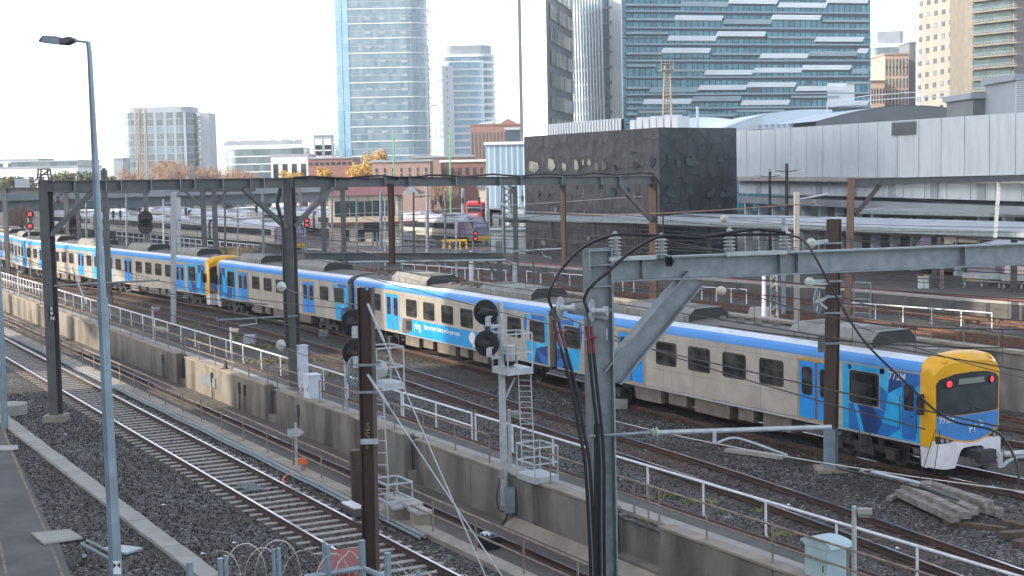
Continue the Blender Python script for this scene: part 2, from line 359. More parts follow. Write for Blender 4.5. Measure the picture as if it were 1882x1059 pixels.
b = MB(); p, q = P(155, 1022), P(158, 998, .45); b.tube([p, P(155, 1022, .45)], .06, 8); b.tube([P(150, 1000, .42), P(205, 1030, .42)], .045, 8); b.tube([P(160, 994, .5), P(215, 1022, .5)], .04, 8)
b.build('pipe_stand', 'galvanised', label='low stand of two galvanised pipes beside the tall lamp post', cat='pipe stand')
# rails of the trench: kerb with hand rail, conduit pipes
m = MB(); slab(m, S0, S1, 3.02, 3.5, TZ-.1, .14); m.build('trench_kerb', 'coping concrete', label='low concrete kerb between the foreground ballast and the sunken track', cat='kerb')
for w_, r_, lab in ((2.92, .07, 'grey conduit pipe lying against the trench kerb'), (2.76, .045, 'thinner conduit pipe lying in the ballast beside the kerb conduit')):
    MB().tube([C(s, w_, r_+.02+.02*math.sin(s)) for s in range(-70, 24, 2)], r_, 8).build('conduit_pipe', 'galvanised', label=lab, cat='conduit pipe')
def handrail(label, s0, s1, w_, z0, h=.95, sp_=2.7, m_='rail brown pipe', r=.028, mids=(.5,), cat='hand rail', name='hand_rail', group=None):
    t = T(name, label, cat, C((s0+s1)/2, w_, z0), 0, group); n = max(1, round((s1-s0)/sp_))
    MB().tube([C(s0+(s1-s0)*i/n, w_, z0+h) for i in range(n+1)], r*1.15, 8).build('top_rail', m_, t)
    for q in mids: MB().tube([C(s0+(s1-s0)*i/n, w_, z0+h*q) for i in range(n+1)], r, 8).build('mid_rail', m_, t)
    for i in range(n+1):
        c = C(s0+(s1-s0)*i/n, w_, z0); b = MB().tube([c, c+V((0, 0, h))], r, 8); b.box(c.x-.07, c.x+.07, c.y-.07, c.y+.07, z0, z0+.015); b.build('post', m_, t)
    return t
ka = onw(712, 3.3)
handrail('long two rail pipe hand rail on the trench kerb left of the brown numbered post', -75, ka, 3.3, .12, group='hand rails along the trench')
handrail('two rail pipe hand rail on the trench kerb right of the ladder cage', onw(726, 3.3), 48, 3.3, .12, group='hand rails along the trench')
# the retaining wall with refuge niches
wall = T('retaining_wall', 'long stained concrete retaining wall along the sunken track', 'retaining wall', C(0, 8.6, TZ))
nich = [(onw(a, 8.5, .2), onw(b_, 8.5, .2)) for a, b_ in ((324, 339), (486, 508), (742, 764), (1118, 1212))]
def wseg(s0, s1):
    n = max(1, round((s1-s0)/5.2))
    for i in range(n):
        a, b_ = s0+(s1-s0)*i/n, s0+(s1-s0)*(i+1)/n
        m = MB(); slab(m, a, b_-.03, 8.5, 8.86, TZ-.2, .26); o = m.build('wall_panel', 'wall concrete', wall)
        bv = o.modifiers.new('b', 'BEVEL'); bv.width = .04; bv.segments = 2
cur = S0
for a, b_ in nich+[(S1, S1)]:
    wseg(cur, a); cur = b_
for a, b_ in nich:
    m = MB(); slab(m, a-.3, b_+.3, 9.3, 9.6, TZ-.2, .05); slab(m, a-.25, a, 8.9, 9.3, TZ-.2, .05); slab(m, b_, b_+.25, 8.9, 9.3, TZ-.2, .05); slab(m, a+.05, b_-.05, 8.6, 9.28, TZ, TZ+.3); m.build('refuge_niche', 'wall concrete', wall)
m = MB(); slab(m, S0, S1, 8.98, 9.28, TZ-.2, -.01); m.build('wall_backing', 'wall concrete', wall)
m = MB()
cur = S0
for a, b_ in nich+[(S1, S1)]: slab(m, cur, a, 8.46, 8.95, .262, .33); cur = b_
o = m.build('coping', 'coping concrete', wall)  # same concrete as the wall; the lighter tone paints in light on its top
m = MB(); s = onw(930, 8.2, TZ); m.add([C(s, 8.1, TZ), C(s, 8.5, TZ), C(s, 8.5, TZ+.26), C(60, 8.1, TZ), C(60, 8.5, TZ), C(60, 8.5, TZ+.26)], [(0, 1, 2), (3, 5, 4), (0, 3, 4, 1), (1, 4, 5, 2), (0, 2, 5, 3)]); m.build('footing', 'coping concrete', wall)
m = MB(); a = onw(369, 8.5, -.3); b_ = onw(397, 8.5, -.3); slab(m, a, b_, 8.44, 8.5, -.75, -.25); m.build('wall_sign', 'galvanised', label='faded blank white sign on the retaining wall', cat='sign')
for px in (297, 387, 437, 447, 545):
    m = MB(); s = onw(px, 8.4, -.2); slab(m, s, s+.12, 8.38, 8.5, -.5, .0); m.tube([C(s+.05, 8.44, -.5), C(s+.02, 8.44, TZ)], .03); m.build('cable_bracket', 'dark steel', label='small dark cable bracket with a down pipe on the retaining wall', cat='bracket', group='cable brackets on the retaining wall')
m = MB(); slab(m, S0, S1, 9.25, 9.78, -.02, .11); m.build('walkway_slabs', 'pale concrete', kind='structure')
m = MB(); slab(m, S0, S1, 9.78, 10.58, .06); m.build('walkway', 'asphalt', kind='structure')
m = MB(); slab(m, S0, S1, 10.58, 10.68, -.02, .14); m.build('walkway_edging', 'dark timber', kind='structure')
for a, b_, lab in ((-90, onw(335, 8.72, .3), 'pipe hand rail on the wall top at the far left'), (onw(340, 8.72, .3), onw(492, 8.72, .3), 'pipe hand rail on the wall top below the traffic cone'), (onw(510, 8.72, .3), onw(548, 8.72, .3), 'short pipe hand rail left of the white equipment box'),
        (onw(588, 8.72, .3), onw(900, 8.72, .3), 'pipe hand rail on the wall top behind the numbered post'), (onw(1012, 8.72, .3), onw(1120, 8.72, .3), 'pipe hand rail on the wall top behind the grey gantry column'), (onw(1192, 8.72, .3), 55, 'pipe hand rail on the wall top right of the grey gantry column')):
    handrail(lab, a, b_, 8.72, .33, group='hand rails along the wall top')
# the step in the rail round the niche under the column
handrail('short pipe hand rail around the niche beside the gantry column', onw(1122, 9.3, .11), onw(1212, 9.3, .11), 9.3, .11, sp_=1.4, group='hand rails along the wall top')
# white pipe fence beside the track
WF = dict(m_='white paint', r=.036, mids=(), cat='rail fence', name='pipe_fence', h=1.02)
a2, b2 = onw(742, 10.95), onw(868, 10.95)
handrail('long white single rail pipe fence left of the numbered post', onw(92, 10.95), a2-.2, 10.95, 0, sp_=2.9, **WF)
handrail('white pipe fence with two rails in front of the blue advertisement', a2, b2, 10.95, 0, sp_=2.9, **dict(WF, mids=(.52,)))
handrail('white single rail pipe fence in front of the yellow nosed cab', b2+.3, 56, 10.95, 0, sp_=2.95, **WF)
handrail('close set white fence with two rails at the far left', -95, onw(84, 10.95), 10.95, 0, sp_=1.35, **dict(WF, mids=(.5,), r=.04, h=1.15))
# walkway lamps
for px, lab in ((35, 'farthest walkway lamp, beside the close set white fence'), (283, 'walkway lamp left of the pair of silver masts'), (427, 'walkway lamp above the traffic cone'), (637, 'walkway lamp beside the numbered brown post'), (938, 'walkway lamp behind the white signal ladder'), (1570, 'walkway lamp right of the pale green cabinet')):
    w_ = 9.0; s = onw(px, w_, .1); c = C(s, w_, .1); h = 2.35 if px < 900 else 2.15
    t = T('walkway_lamp', lab, 'lamp', c, 0, 'walkway lamps'); d = CN*.8+CD*.6
    b = MB(); b.cyl(c, c+V((0, 0, h)), .065, .055, 10); b.cyl(c, c+V((0, 0, .02)), .14); b.build('pole', 'galvanised pale', t)
    b = MB(); q = c+V((0, 0, h-.12)); b.obox(q+d*.24, d*.17, V((-d.y, d.x, 0))*.09, V((0, 0, .06))); b.bar(q, q+d*.1, .04, .04); b.build('lamp_head', 'pale concrete', t)
    b = MB(); b.obox(q+d*.24-V((0, 0, .1)), d*.14, V((-d.y, d.x, 0))*.07, V((0, 0, .04))); b.build('lens', 'display', t)
# loose stones standing proud of the ballast near the viewer
def stones(label, area, n, seed):
    rg = random.Random(seed); v, f, mi = [], [], []
    for _ in range(n):
        s_, w_ = area(rg); c = C(s_, w_, 0); r_ = rg.uniform(.025, .06); a = rg.uniform(0, 6.28); o = len(v)
        for k in range(4): v.append((c.x+r_*math.cos(a+1.57*k)*rg.uniform(.7, 1.3), c.y+r_*math.sin(a+1.57*k)*rg.uniform(.7, 1.3), -.01))
        v.append((c.x+rg.uniform(-.02, .02), c.y+rg.uniform(-.02, .02), r_*rg.uniform(.7, 1.3))); f += [(o+k, o+(k+1) % 4, o+4) for k in range(4)]; mi += [rg.choice((0, 0, 0, 1, 1, 2))]*4
    b = MB(); b.v, b.f, b.m = [V(q) for q in v], f, mi; b.build('ballast_stones', ['stone dark', 'stone mid', 'stone light'], fix=False, kind='stuff', label=label, cat='ballast')
e_path = [(8, 770), (15, 814), (51, 883), (84, 957), (112, 1006), (130, 1059), (180, 1180)]
def _near(rg):
    while True:
        s, w_ = rg.uniform(-14, 32), rg.uniform(-8.5, 2.7)
        q = px_of(C(s, w_, 0)); k = [a[0]+(b[0]-a[0])*(q[1]-a[1])/(b[1]-a[1]) for a, b in zip(e_path, e_path[1:]) if a[1] <= q[1] <= b[1]]
        if k and q[0] < k[0]+4: continue
        if not (-3.8 < w_ < -3.1 or -.35 < w_ < 2.4 and rg.random() < .6): return s, w_
def _far(rg):
    while True:
        s, w_ = rg.uniform(-2, 42), rg.uniform(10.8, 21.5); d = rg.random()
        if not (12.2 < w_ < 15.5 and d < .3): return s, w_
stones('loose dark ballast stones around the foreground track', _near, 15000, 3)
stones('loose dark ballast stones beside the train and the white fence', _far, 13000, 4)
# ---------------------------------------------------------------- the passenger train
def rr(x0, x1, z0, z1, r, n=3):
    o = []
    for cx, cz, a0 in ((x1-r, z1-r, 0), (x0+r, z1-r, 90), (x0+r, z0+r, 180), (x1-r, z0+r, 270)):
        for k in range(n+1):
            a = R(a0+90*k/n); o.append((cx+r*math.cos(a), cz+r*math.sin(a)))
    return o
SIDE, GUT = 1.525, 3.33
def plate(pts, sg, y0, y1):             # outline in (x, z) on the side sg of a car, from y0 to y1 outward
    return [(x, sg*y0, z) for x, z in pts], (0, sg*(y1-y0), 0)
def window(t, x0, x1, z0, z1, r=.12, name='window'):
    for sg in (1, -1):
        b = MB(); o = rr(x0, x1, z0, z1, r); i = rr(x0+.06, x1-.06, z0+.06, z1-.06, r*.6)
        b.ring(*[[(x, sg*SIDE, z) for x, z in q] for q in (o, i)], (0, sg*.02, 0), 0)
        b.prism(*plate(i, sg, SIDE-.01, SIDE+.006), 1)
        b.box(x0+.07, x1-.07, *sorted((sg*(SIDE+.006), sg*(SIDE+.012))), z0+(z1-z0)*.62, z0+(z1-z0)*.62+.025, 0)
        b.build(name, ['window frame', 'window glass'], t, local=True)
def door(t, x0, x1):
    xm = (x0+x1)/2
    for sg in (1, -1):
        b = MB(); b.ring(*[[(x, sg*SIDE, z) for x, z in q] for q in (rr(x0, x1, 1.07, 3.22, .03, 1), rr(x0+.07, x1-.07, 1.12, 3.15, .03, 1))], (0, sg*.025, 0), 0)
        d = b.build('door_frame', 'frame orange', t, local=True)
        for a, c in ((x0+.075, xm-.05), (xm+.05, x1-.075)):
            b = MB(); b.prism(*plate(rr(a, c, 1.13, 3.14, .02, 1), sg, SIDE-.01, SIDE+.015)); q = b.build('door_leaf', 'door blue', t, local=True)
            b = MB(); o, i = rr(a+.15, c-.15, 1.95, 2.95, .14), rr(a+.19, c-.19, 1.99, 2.91, .11)
            b.ring(*[[(x, sg*(SIDE+.015), z) for x, z in k] for k in (o, i)], (0, sg*.012, 0), 0); b.prism(*plate(i, sg, SIDE+.012, SIDE+.02), 1); b.build('door_window', ['window frame', 'window glass'], q, local=True)
        b = MB(); b.box(xm-.055, xm+.055, *sorted((sg*SIDE, sg*(SIDE+.018))), 1.14, 3.13, 0)
        for k in range(26):
            for e in (-.045, .045): b.box(xm+e-.016, xm+e+.016, *sorted((sg*(SIDE+.018), sg*(SIDE+.021))), 1.16+k*.076, 1.16+k*.076+.038, 1)
        b.build('hazard_strip', ['hazard', 'black'], t, local=True)
def livery(t, polys):
    for sg in (1, -1):
        for mi, pts in polys:
            MB().prism(*plate(pts, sg, SIDE-.004, SIDE+.004+.0005*(mi == 'livery navy'))).build('livery_panel', mi, t, local=True)
def bogie(t, x):
    b = MB()
    for sg in (-1, 1):
        b.box(x-1.5, x+1.5, sg*1.18-.09, sg*1.18+.09, .46, .66); b.box(x-.45, x+.45, sg*1.2-.14, sg*1.2+.14, .3, .5)
        for e in (-1.25, 1.25): b.box(x+e-.2, x+e+.2, sg*1.22-.14, sg*1.22+.14, .28, .62); b.cyl((x+e*.6, sg*1.25, .55), (x+e*.6, sg*1.25, .95), .12, n=8)
        b.cyl((x, sg*1.25, .6), (x, sg*1.25, .98), .26, n=10)
    b.box(x-.3, x+.3, -1.1, 1.1, .5, .75); f = b.build('bogie', 'bogie', t, local=True)
    for e in (-1.25, 1.25):
        for sg in (-1, 1):
            b = MB(); b.lathe((x+e, sg*.77, .45), (0, sg, 0), [(0, .47), (.03, .47), (.03, .43), (.14, .43), (.14, .36), (.16, .1), (.3, .1)], 20); b.build('wheel', 'bogie', f, local=True)
def pod(t, x0, x1):
    b = MB(); P0 = [(-.98, 3.7), (-.98, 4.06), (-.66, 4.34), (.66, 4.34), (.98, 4.06), (.98, 3.7)]
    v = [(x, y, z) for x, k in ((x0, 0), (x0+.25, 0), (x1-.25, 0), (x1, 0)) for y, z in P0]
    fs = [(i*6+k, i*6+(k+1) % 6, (i+1)*6+(k+1) % 6, (i+1)*6+k) for i in range(3) for k in range(6)]+[tuple(range(6)), tuple(range(18, 24))]
    b.add(v, fs, [0]*18+[1, 1]); o = b.build('air_conditioner', ['pod grey', 'pod dark'], t, local=True)
    b = MB()
    for q in (x0+.35, x1-1.35): b.box(q, q+1.0, -.55, .55, 4.335, 4.36)
    for q in range(6): b.box(x0+.3+(x1-x0-.6)*q/5-.015, x0+.3+(x1-x0-.6)*q/5+.015, -.995, .995, 3.75, 4.05)
    b.build('vent_grille', 'roof grey', o, local=True)
PROF = [(1.49, .98), (1.525, 1.1), (1.525, GUT)]
ROOF = [(1.545, GUT), (1.54, 3.42), (1.49, 3.56), (1.40, 3.66), (1.27, 3.74), (1.1, 3.80), (.6, 3.88), (0, 3.91)]
def body(t, x0, x1):
    b = MB(); pr = [(y, z) for y, z in PROF]+[(-y, z) for y, z in reversed(PROF)]; n = len(pr)
    b.add([(x, y, z) for x in (x0, x1) for y, z in pr], [(k, (k+1) % n, n+(k+1) % n, n+k) for k in range(n)]+[tuple(range(n)), tuple(range(n, 2*n))]); b.build('body', 'stainless', t, local=True)
    for sg in (1, -1):
        b = MB(); r = [(sg*y, z) for y, z in ROOF[:6]]; b.add([(x, y, z) for x in (x0, x1) for y, z in r], [(k, k+1, 7+k, 6+k) for k in range(5)], [0, 0, 0, 1, 1]); b.add([(x, sg*1.5, GUT) for x in (x0, x1)]+[(x, sg*1.545, GUT) for x in (x0, x1)], [(0, 1, 3, 2)])
        b.build('roof_cove', ['train blue', 'painted sky sheen'], t, local=True)
    b = MB(); r = ROOF[5:]+[(-y, z) for y, z in reversed(ROOF[5:-1])]; n = len(r)
    b.add([(x, y, z) for x in (x0, x1) for y, z in r], [(k, k+1, n+k+1, n+k) for k in range(n-1)])
    full = ROOF+[(-y, z) for y, z in reversed(ROOF[:-1])]
    for x in (x0, x1): b.add([(x, y, z) for y, z in full], [tuple(range(len(full)))])
    b.build('roof', 'roof grey', t, local=True)
    b = MB()
    for sg in (1, -1):
        b.box(x0, x1, *sorted((sg*1.50, sg*1.532)), 1.0, 1.05)
        for k in range(8): b.box(x0+1.5+k*2.7, x0+1.75+k*2.7, *sorted((sg*1.53, sg*1.536)), .985, 1.06)
    b.build('sill', 'galvanised pale', t, local=True)
    b = MB(); q = x0+6.5
    for k, wd in enumerate((1.6, .9, 2.2, 1.2, 1.8)):
        for sg in (1, -1): b.box(q, q+wd, *sorted((sg*.75, sg*1.38)), .42+.08*(k % 2), .97)
        q += wd+.55
    b.build('underframe_box', 'under box', t, local=True)
    b = MB(); b.box(x0+.4, x1-.4, -1.2, 1.2, .82, .98); b.build('underframe', 'bogie', t, local=True)
    b = MB()
    for sg in (1, -1):
        for k in range(11): b.box(x0+1.9+k*2.05, x0+1.912+k*2.05, *sorted((sg*1.52, sg*1.5275)), 1.08, GUT-.02)
        for z in (1.85, 3.12): b.box(x0+.1, x1-.1, *sorted((sg*1.52, sg*1.527)), z, z+.008)
    b.build('panel_seam', 'roof grey', t, local=True)
    b = MB()
    for k in range(9): b.cyl((x0+9.5+k*.55, -.4+.4*(k % 2), 3.85), (x0+9.5+k*.55, -.4+.4*(k % 2), 4.0), .18, .14, 10)
    b.build('roof_vent', 'roof grey', t, local=True)
def m_car(label):
    t = T('train_car', label, 'train car', group='cars of the passenger train')
    body(t, 1.1, 23.6)
    for a, b_ in ((7.85, 9.2), (10.0, 11.4), (12.2, 13.6), (14.4, 15.8), (19.4, 20.7), (21.6, 22.95)): window(t, a, b_, 2.05, 3.0)
    window(t, 3.0, 4.4, 1.98, 3.08)
    for a, b_ in ((5.1, 7.06), (16.6, 18.6)): door(t, a, b_)
    pod(t, 3.9, 8.2); pod(t, 14.3, 18.9); bogie(t, 3.9); bogie(t, 20.2)
    pr = lambda e: [(-e, .85), (e, .85), (e, 3.3), (e*.8, 3.62), (-e*.8, 3.62), (-e, 3.3)]
    rg = [(23.6+k*.06, 1.33 if k % 2 else 1.22) for k in range(8)]
    b = MB(); v = [(x, y, z) for x, e in rg for y, z in pr(e)]; b.add(v, [(i*6+k, i*6+(k+1) % 6, (i+1)*6+(k+1) % 6, (i+1)*6+k) for i in range(7) for k in range(6)]); b.build('gangway', 'gangway', t, local=True)
    S_, Md, Nv, Pl = 'livery sky', 'livery mid', 'livery navy', 'livery pale'
    livery(t, [(S_, [(4.75, 1.07), (4.75, 3.26), (4.45, 3.27), (4.45, 1.07)]), (Md, [(4.45, 1.07), (4.44, 1.95), (4.2, 1.95), (3.9, 1.07)]), (Pl, [(4.44, 1.95), (4.44, 3.27), (4.35, 3.27), (4.2, 1.95)]), (S_, [(4.44, 3.1), (4.44, 3.27), (2.75, 3.27), (2.75, 3.1)]), (S_, [(4.2, 1.95), (3.9, 1.07), (3.7, 1.07), (4.0, 1.95)]),
        (Nv, [(4.0, 1.95), (3.7, 1.07), (3.1, 1.07), (2.85, 1.5), (3.3, 1.95)]), (Md, [(3.3, 1.95), (2.85, 1.5), (2.7, 1.9)]), (S_, [(2.85, 1.5), (2.7, 1.9), (2.58, 2.5), (1.95, 2.1), (1.95, 1.45)]), (Md, [(2.85, 1.5), (1.95, 1.45), (2.55, 1.07), (3.1, 1.07)]), (S_, [(1.95, 1.45), (2.55, 1.07), (1.15, 1.07), (1.15, 1.45)]),
        (Md, [(2.95, 1.95), (2.7, 1.9), (2.58, 2.5), (2.95, 2.7)]), (Pl, [(2.95, 2.7), (2.58, 2.5), (2.5, 3.27), (2.95, 3.27)]), (Nv, [(2.58, 2.5), (2.5, 3.27), (1.95, 3.27), (1.95, 2.8)]), (Pl, [(2.58, 2.5), (1.95, 2.1), (1.95, 2.45)]), (S_, [(2.58, 2.5), (1.95, 2.45), (1.95, 2.8)]), (Md, [(1.95, 2.75), (1.95, 3.27), (1.15, 3.27), (1.15, 2.9)]), (S_, [(1.3, 1.45), (1.15, 1.45), (1.15, 2.9), (1.3, 2.9)])])
    livery(t, gang_livery(21.5, 23.6))
    for sg in (1, -1):                      # crew door
        b = MB(); b.prism(*plate(rr(1.3, 1.93, 1.12, 3.05, .08), sg, SIDE-.01, SIDE+.012)); d = b.build('crew_door', 'livery mid', t, local=True)
        b = MB(); b.prism(*plate(rr(1.4, 1.83, 2.05, 2.9, .09), sg, SIDE+.01, SIDE+.018)); b.build('door_window', 'window glass', d, local=True)
        b = MB(); b.tube([(1.24, sg*1.57, 1.4), (1.24, sg*1.57, 2.5)], .015); b.tube([(2.0, sg*1.57, 1.4), (2.0, sg*1.57, 2.5)], .015); b.box(1.42, 1.54, *sorted((sg*1.53, sg*1.56)), 1.86, 1.9); b.build('grab_rail', 'livery navy', t, local=True)
        b = MB(); b.tube([(1.35, sg*1.3, .3), (1.35, sg*1.3, 1.0)], .025); b.tube([(1.85, sg*1.3, .3), (1.85, sg*1.3, 1.0)], .025)
        for z in (.35, .6, .85): b.box(1.33, 1.87, *sorted((sg*1.2, sg*1.42)), z, z+.03)
        b.build('step', 'bogie', t, local=True)
    # cab nose: curved in plan, its middle foremost
    half = [(.985, 1.0), (1., 1.15), (1., GUT), (.985, 3.5), (.93, 3.62), (.8, 3.76), (.55, 3.86), (0, 3.92)]
    xk = lambda y: .2*(abs(y)/1.42)**2
    xc = lambda y: .42+xk(y)
    def ring(x, e, d, k): 
        o = []
        for sg in (1, -1):
            for y, z in (half if sg == 1 else list(reversed(half[:-1]))): yy = y*(1.53-e)*sg; o.append((x+k*xk(yy), yy, z-(d if z > 3 else 0)*(1 if z > GUT else .3)))
        return o
    rs = [(1.12, 0, -.035, 0), (.92, .0, -.02, .1), (.74, .012, .0, .5), (.6, .03, .06, .8), (.5, .06, .14, 1.), (.42, .095, .22, 1.)]; n = 15; b = MB()
    v = [q for a in rs for q in ring(*a)]; b.add(v, [(i*n+k, i*n+(k+1) % n, (i+1)*n+(k+1) % n, (i+1)*n+k) for i in range(len(rs)-1) for k in range(n)]+[tuple(range(n))])
    def strips(b, poly, x0, th, mi=0, z_t=None):      # an outline in (y, z) bent round the curved front
        ys = sorted(set([round(y, 4) for y, z in poly]+[k*.14 for k in range(-11, 12) if min(y for y, z in poly) < k*.14 < max(y for y, z in poly)]))
        def lim(y):
            zs = []
            for (ya, za), (yb, zb) in zip(poly, poly[1:]+poly[:1]):
                if min(ya, yb)-1e-6 <= y <= max(ya, yb)+1e-6: zs += [za, zb] if abs(ya-yb) < 1e-6 else [za+(zb-za)*(y-ya)/(yb-ya)]
            return min(zs), max(zs)
        for y0, y1 in zip(ys, ys[1:]):
            (a0, b0), (a1, b1) = lim(y0), lim(y1); q = [(x0+xc(y0), y0, a0), (x0+xc(y1), y1, a1), (x0+xc(y1), y1, b1), (x0+xc(y0), y0, b0)]; b.prism(q, (th, 0, 0), mi)
        return b
    fr = [(y, z) for x, y, z in ring(0, .095, .22, 1.)]
    strips(b, fr, .0, .03)
    nose = b.build('cab_nose', 'cab yellow', t, local=True, smooth=True)
    md = nose.modifiers.new('e', 'EDGE_SPLIT'); md.split_angle = R(38)
    def fp(pts, x0, x1, name, m_, par): return strips(MB(), pts, x0, x1-x0).build(name, m_, par, local=True)
    fp([(-1.35, 1.98), (1.35, 1.98), (1.37, 3.0), (1.25, 3.15), (.7, 3.29), (0, 3.33), (-.7, 3.29), (-1.25, 3.15), (-1.37, 3.0)], -.012, .02, 'windscreen_mask', 'black', nose)
    fp([(-1.28, 2.05), (1.28, 2.05), (1.28, 2.86), (-1.28, 2.86)], -.02, -.01, 'windscreen', 'cab glass', nose)
    fp([(-.56, 2.95), (.56, 2.95), (.56, 3.13), (-.56, 3.13)], -.024, -.01, 'destination_display', 'display', nose)
    for y in (-.92, .92):
        b = MB(); b.cyl((xc(y)-.0, y, 3.0), (xc(y)-.045, y*1.01, 3.0), .1, n=16); b.build('marker_lamp', 'red lamp', nose, local=True)
        b = MB(); b.lathe((xc(y), y, 3.0), (-1, y*.3, 0), [(0, .135), (.055, .135), (.055, .105), (.0, .105)], 18); b.build('lamp_bezel', 'window frame', nose, local=True)
        b = MB(); b.tube([(-.03+xc(y*.75), y*.75, 2.0), (-.05+xc(y*.3-.1), y*.3-.1, 2.1), (.37, y*.12, 2.16)], .018); b.build('wiper', 'black', nose, local=True)
    fp([(-1.36, 1.96), (1.36, 1.96), (1.36, 1.46), (.8, 1.24), (.3, 1.13), (0, 1.11), (-.3, 1.13), (-.8, 1.24), (-1.36, 1.46)], -.018, .01, 'front_panel', 'front blue', nose)
    fp([(-1.38, 1.98), (1.38, 1.98), (1.38, 1.41), (.82, 1.17), (.3, 1.06), (0, 1.04), (-.3, 1.06), (-.82, 1.17), (-1.38, 1.41)], -.011, .02, 'front_trim', 'frame orange', nose)
    b = MB()
    for sg in (1, -1):
        strips(b, [(sg*y, z) for y, z in ((1.46, 1.2), (1.44, .34), (1.1, .28), (.72, .3), (.52, .82), (.52, 1.12))], -.06, .4)
        strips(b, [(sg*y, z) for y, z in ((.52, 1.12), (.52, .82), (.4, .92), (0, .94), (0, 1.05), (.3, 1.07))], -.06, .4)
        b.prism([(.92, sg*1.50, .98), (.92, sg*1.44, .30), (1.15, sg*1.44, .32), (1.15, sg*1.50, .98)], (0, -sg*.1, 0))
    b.build('bumper', 'cab white', t, local=True)
    for sg in (1, -1):
        b = MB(); strips(b, [(sg*y, z) for y, z in ((1.42, 1.38), (1.42, 1.12), (1.0, 1.12), (.78, 1.19))], -.075, .03); b.cyl((xc(1.22)-.05, sg*1.22, 1.21), (xc(1.22)-.09, sg*1.22, 1.21), .07, n=12, mi=1); b.cyl((xc(1.03)-.05, sg*1.03, 1.19), (xc(1.03)-.09, sg*1.03, 1.19), .06, n=12, mi=1); b.build('headlight', ['window frame', 'lens'], t, local=True)
        b = MB(); b.obox((.98, sg*1.66, 2.35), V((.05, 0, 0)), V((0, .1, 0)), V((0, 0, .33))); b.tube([(1.0, sg*1.53, 2.6), (.98, sg*1.66, 2.6)], .02); b.build('mirror', 'black', t, local=True)
        b = MB(); b.lathe((.72, sg*.95, 3.66), (-.3, sg*.5, .8), [(0, .17), (.1, .16), (.15, .1)], 12); b.build('roof_horn', 'cab yellow', t, local=True)
    b = MB(); b.box(-.05, 1.4, -.28, .28, .6, .86); b.box(-.3, -.05, -.34, .34, .5, .9); b.cyl((-.2, .2, .45), (-.38, .2, .45), .14, n=10); b.tube([(.1, -.5, .7), (-.3, -.55, .5), (-.4, -.3, .55)], .035); b.tube([(.1, .5, .7), (-.3, .55, .45), (-.4, .3, .5)], .035); b.build('coupler', 'bogie', t, local=True)
    b = MB(); b.lathe((6.9, .2, 3.88), (0, 0, 1), [(0, .06), (.12, .06), (.12, .28), (.2, .3), (.27, .12)], 14); b.lathe((1.9, .3, 3.86), (0, 0, 1), [(0, .2), (.1, .22), (.16, .1)], 14); b.build('aerial', 'pale concrete', t, local=True)
    return t, nose
def gang_livery(a, b_):                     # blue shards on the wall next to a gangway
    S_, Md, Nv, Pl = 'livery sky', 'livery mid', 'livery navy', 'livery pale'; L = b_-a; f = lambda u: a+u*L
    return [(Pl, [(f(.05), 3.27), (f(.3), 3.27), (f(.3), 3.05), (f(.12), 3.05)]), (Md, [(f(.3), 3.27), (f(.9), 3.27), (f(.9), 3.05), (f(.3), 3.05)]), (S_, [(f(.9), 3.27), (f(1.), 3.27), (f(1.), 1.95), (f(.72), 2.0), (f(.72), 3.05), (f(.9), 3.05)]),
        (Md, [(f(-.05), 2.9), (f(.05), 3.27), (f(.12), 2.95), (f(.04), 2.05)]), (S_, [(f(.04), 2.05), (f(.5), 2.0), (f(.5), 1.72), (f(.1), 1.3)]), (Pl, [(f(.5), 2.0), (f(1.), 1.95), (f(.5), 1.72)]), (Nv, [(f(.5), 1.72), (f(1.), 1.95), (f(1.), 1.35)]), (Md, [(f(.5), 1.72), (f(1.), 1.35), (f(1.), 1.07), (f(.8), 1.07)]), (Nv, [(f(.5), 1.72), (f(.8), 1.07), (f(.42), 1.07)]), (S_, [(f(.5), 1.72), (f(.42), 1.07), (f(.12), 1.07), (f(.1), 1.3)])]
def t_car(label):
    t = T('train_car', label, 'train car', group='cars of the passenger train')
    body(t, .15, 23.6)
    for a, b_ in ((.6, 1.98), (2.85, 4.2), (7.9, 9.3), (10.15, 11.55), (12.4, 13.8), (14.65, 16.05), (19.6, 20.9), (21.8, 23.1)): window(t, a, b_, 2.05, 3.0)
    for a, b_ in ((4.8, 6.75), (16.95, 18.9)): door(t, a, b_)
    pod(t, 2.8, 8.2); pod(t, 14.5, 19.2); bogie(t, 3.6); bogie(t, 20.2)
    livery(t, [(m_, [(2.4-(x-.15)*1.0+.15-.05, z) for x, z in p]) for m_, p in gang_livery(.15, 2.3)])
    livery(t, [('livery mid', [(23.3, 1.07), (23.3, 3.27), (23.6, 3.27), (23.6, 1.07)]), ('livery sky', [(22.9, 1.07), (23.3, 1.07), (23.3, 2.0)])])
    b = MB()
    for k in range(5): q = 22.0+k*.35; b.cyl((q, -.3+.3*(k % 3), 3.86), (q, -.3+.3*(k % 3), 4.08), .13, .09, 8)
    b.tube([(20.3, -.7, 4.1), (21.8, -.7, 4.25), (20.6, -.7, 4.55)], .04); b.tube([(20.3, .7, 4.1), (21.8, .7, 4.25), (20.6, .7, 4.55)], .04); b.tube([(20.6, -.8, 4.55), (20.6, .8, 4.55)], .04)
    b.build('pantograph', 'dark steel', t, local=True)
    pr = lambda e: [(-e, .85), (e, .85), (e, 3.3), (e*.8, 3.62), (-e*.8, 3.62), (-e, 3.3)]
    rg = [(23.6+k*.06, 1.33 if k % 2 else 1.22) for k in range(8)]
    b = MB(); v = [(x, y, z) for x, e in rg for y, z in pr(e)]; b.add(v, [(i*6+k, i*6+(k+1) % 6, (i+1)*6+(k+1) % 6, (i+1)*6+k) for i in range(7) for k in range(6)]); b.build('gangway', 'gangway', t, local=True)
    return t
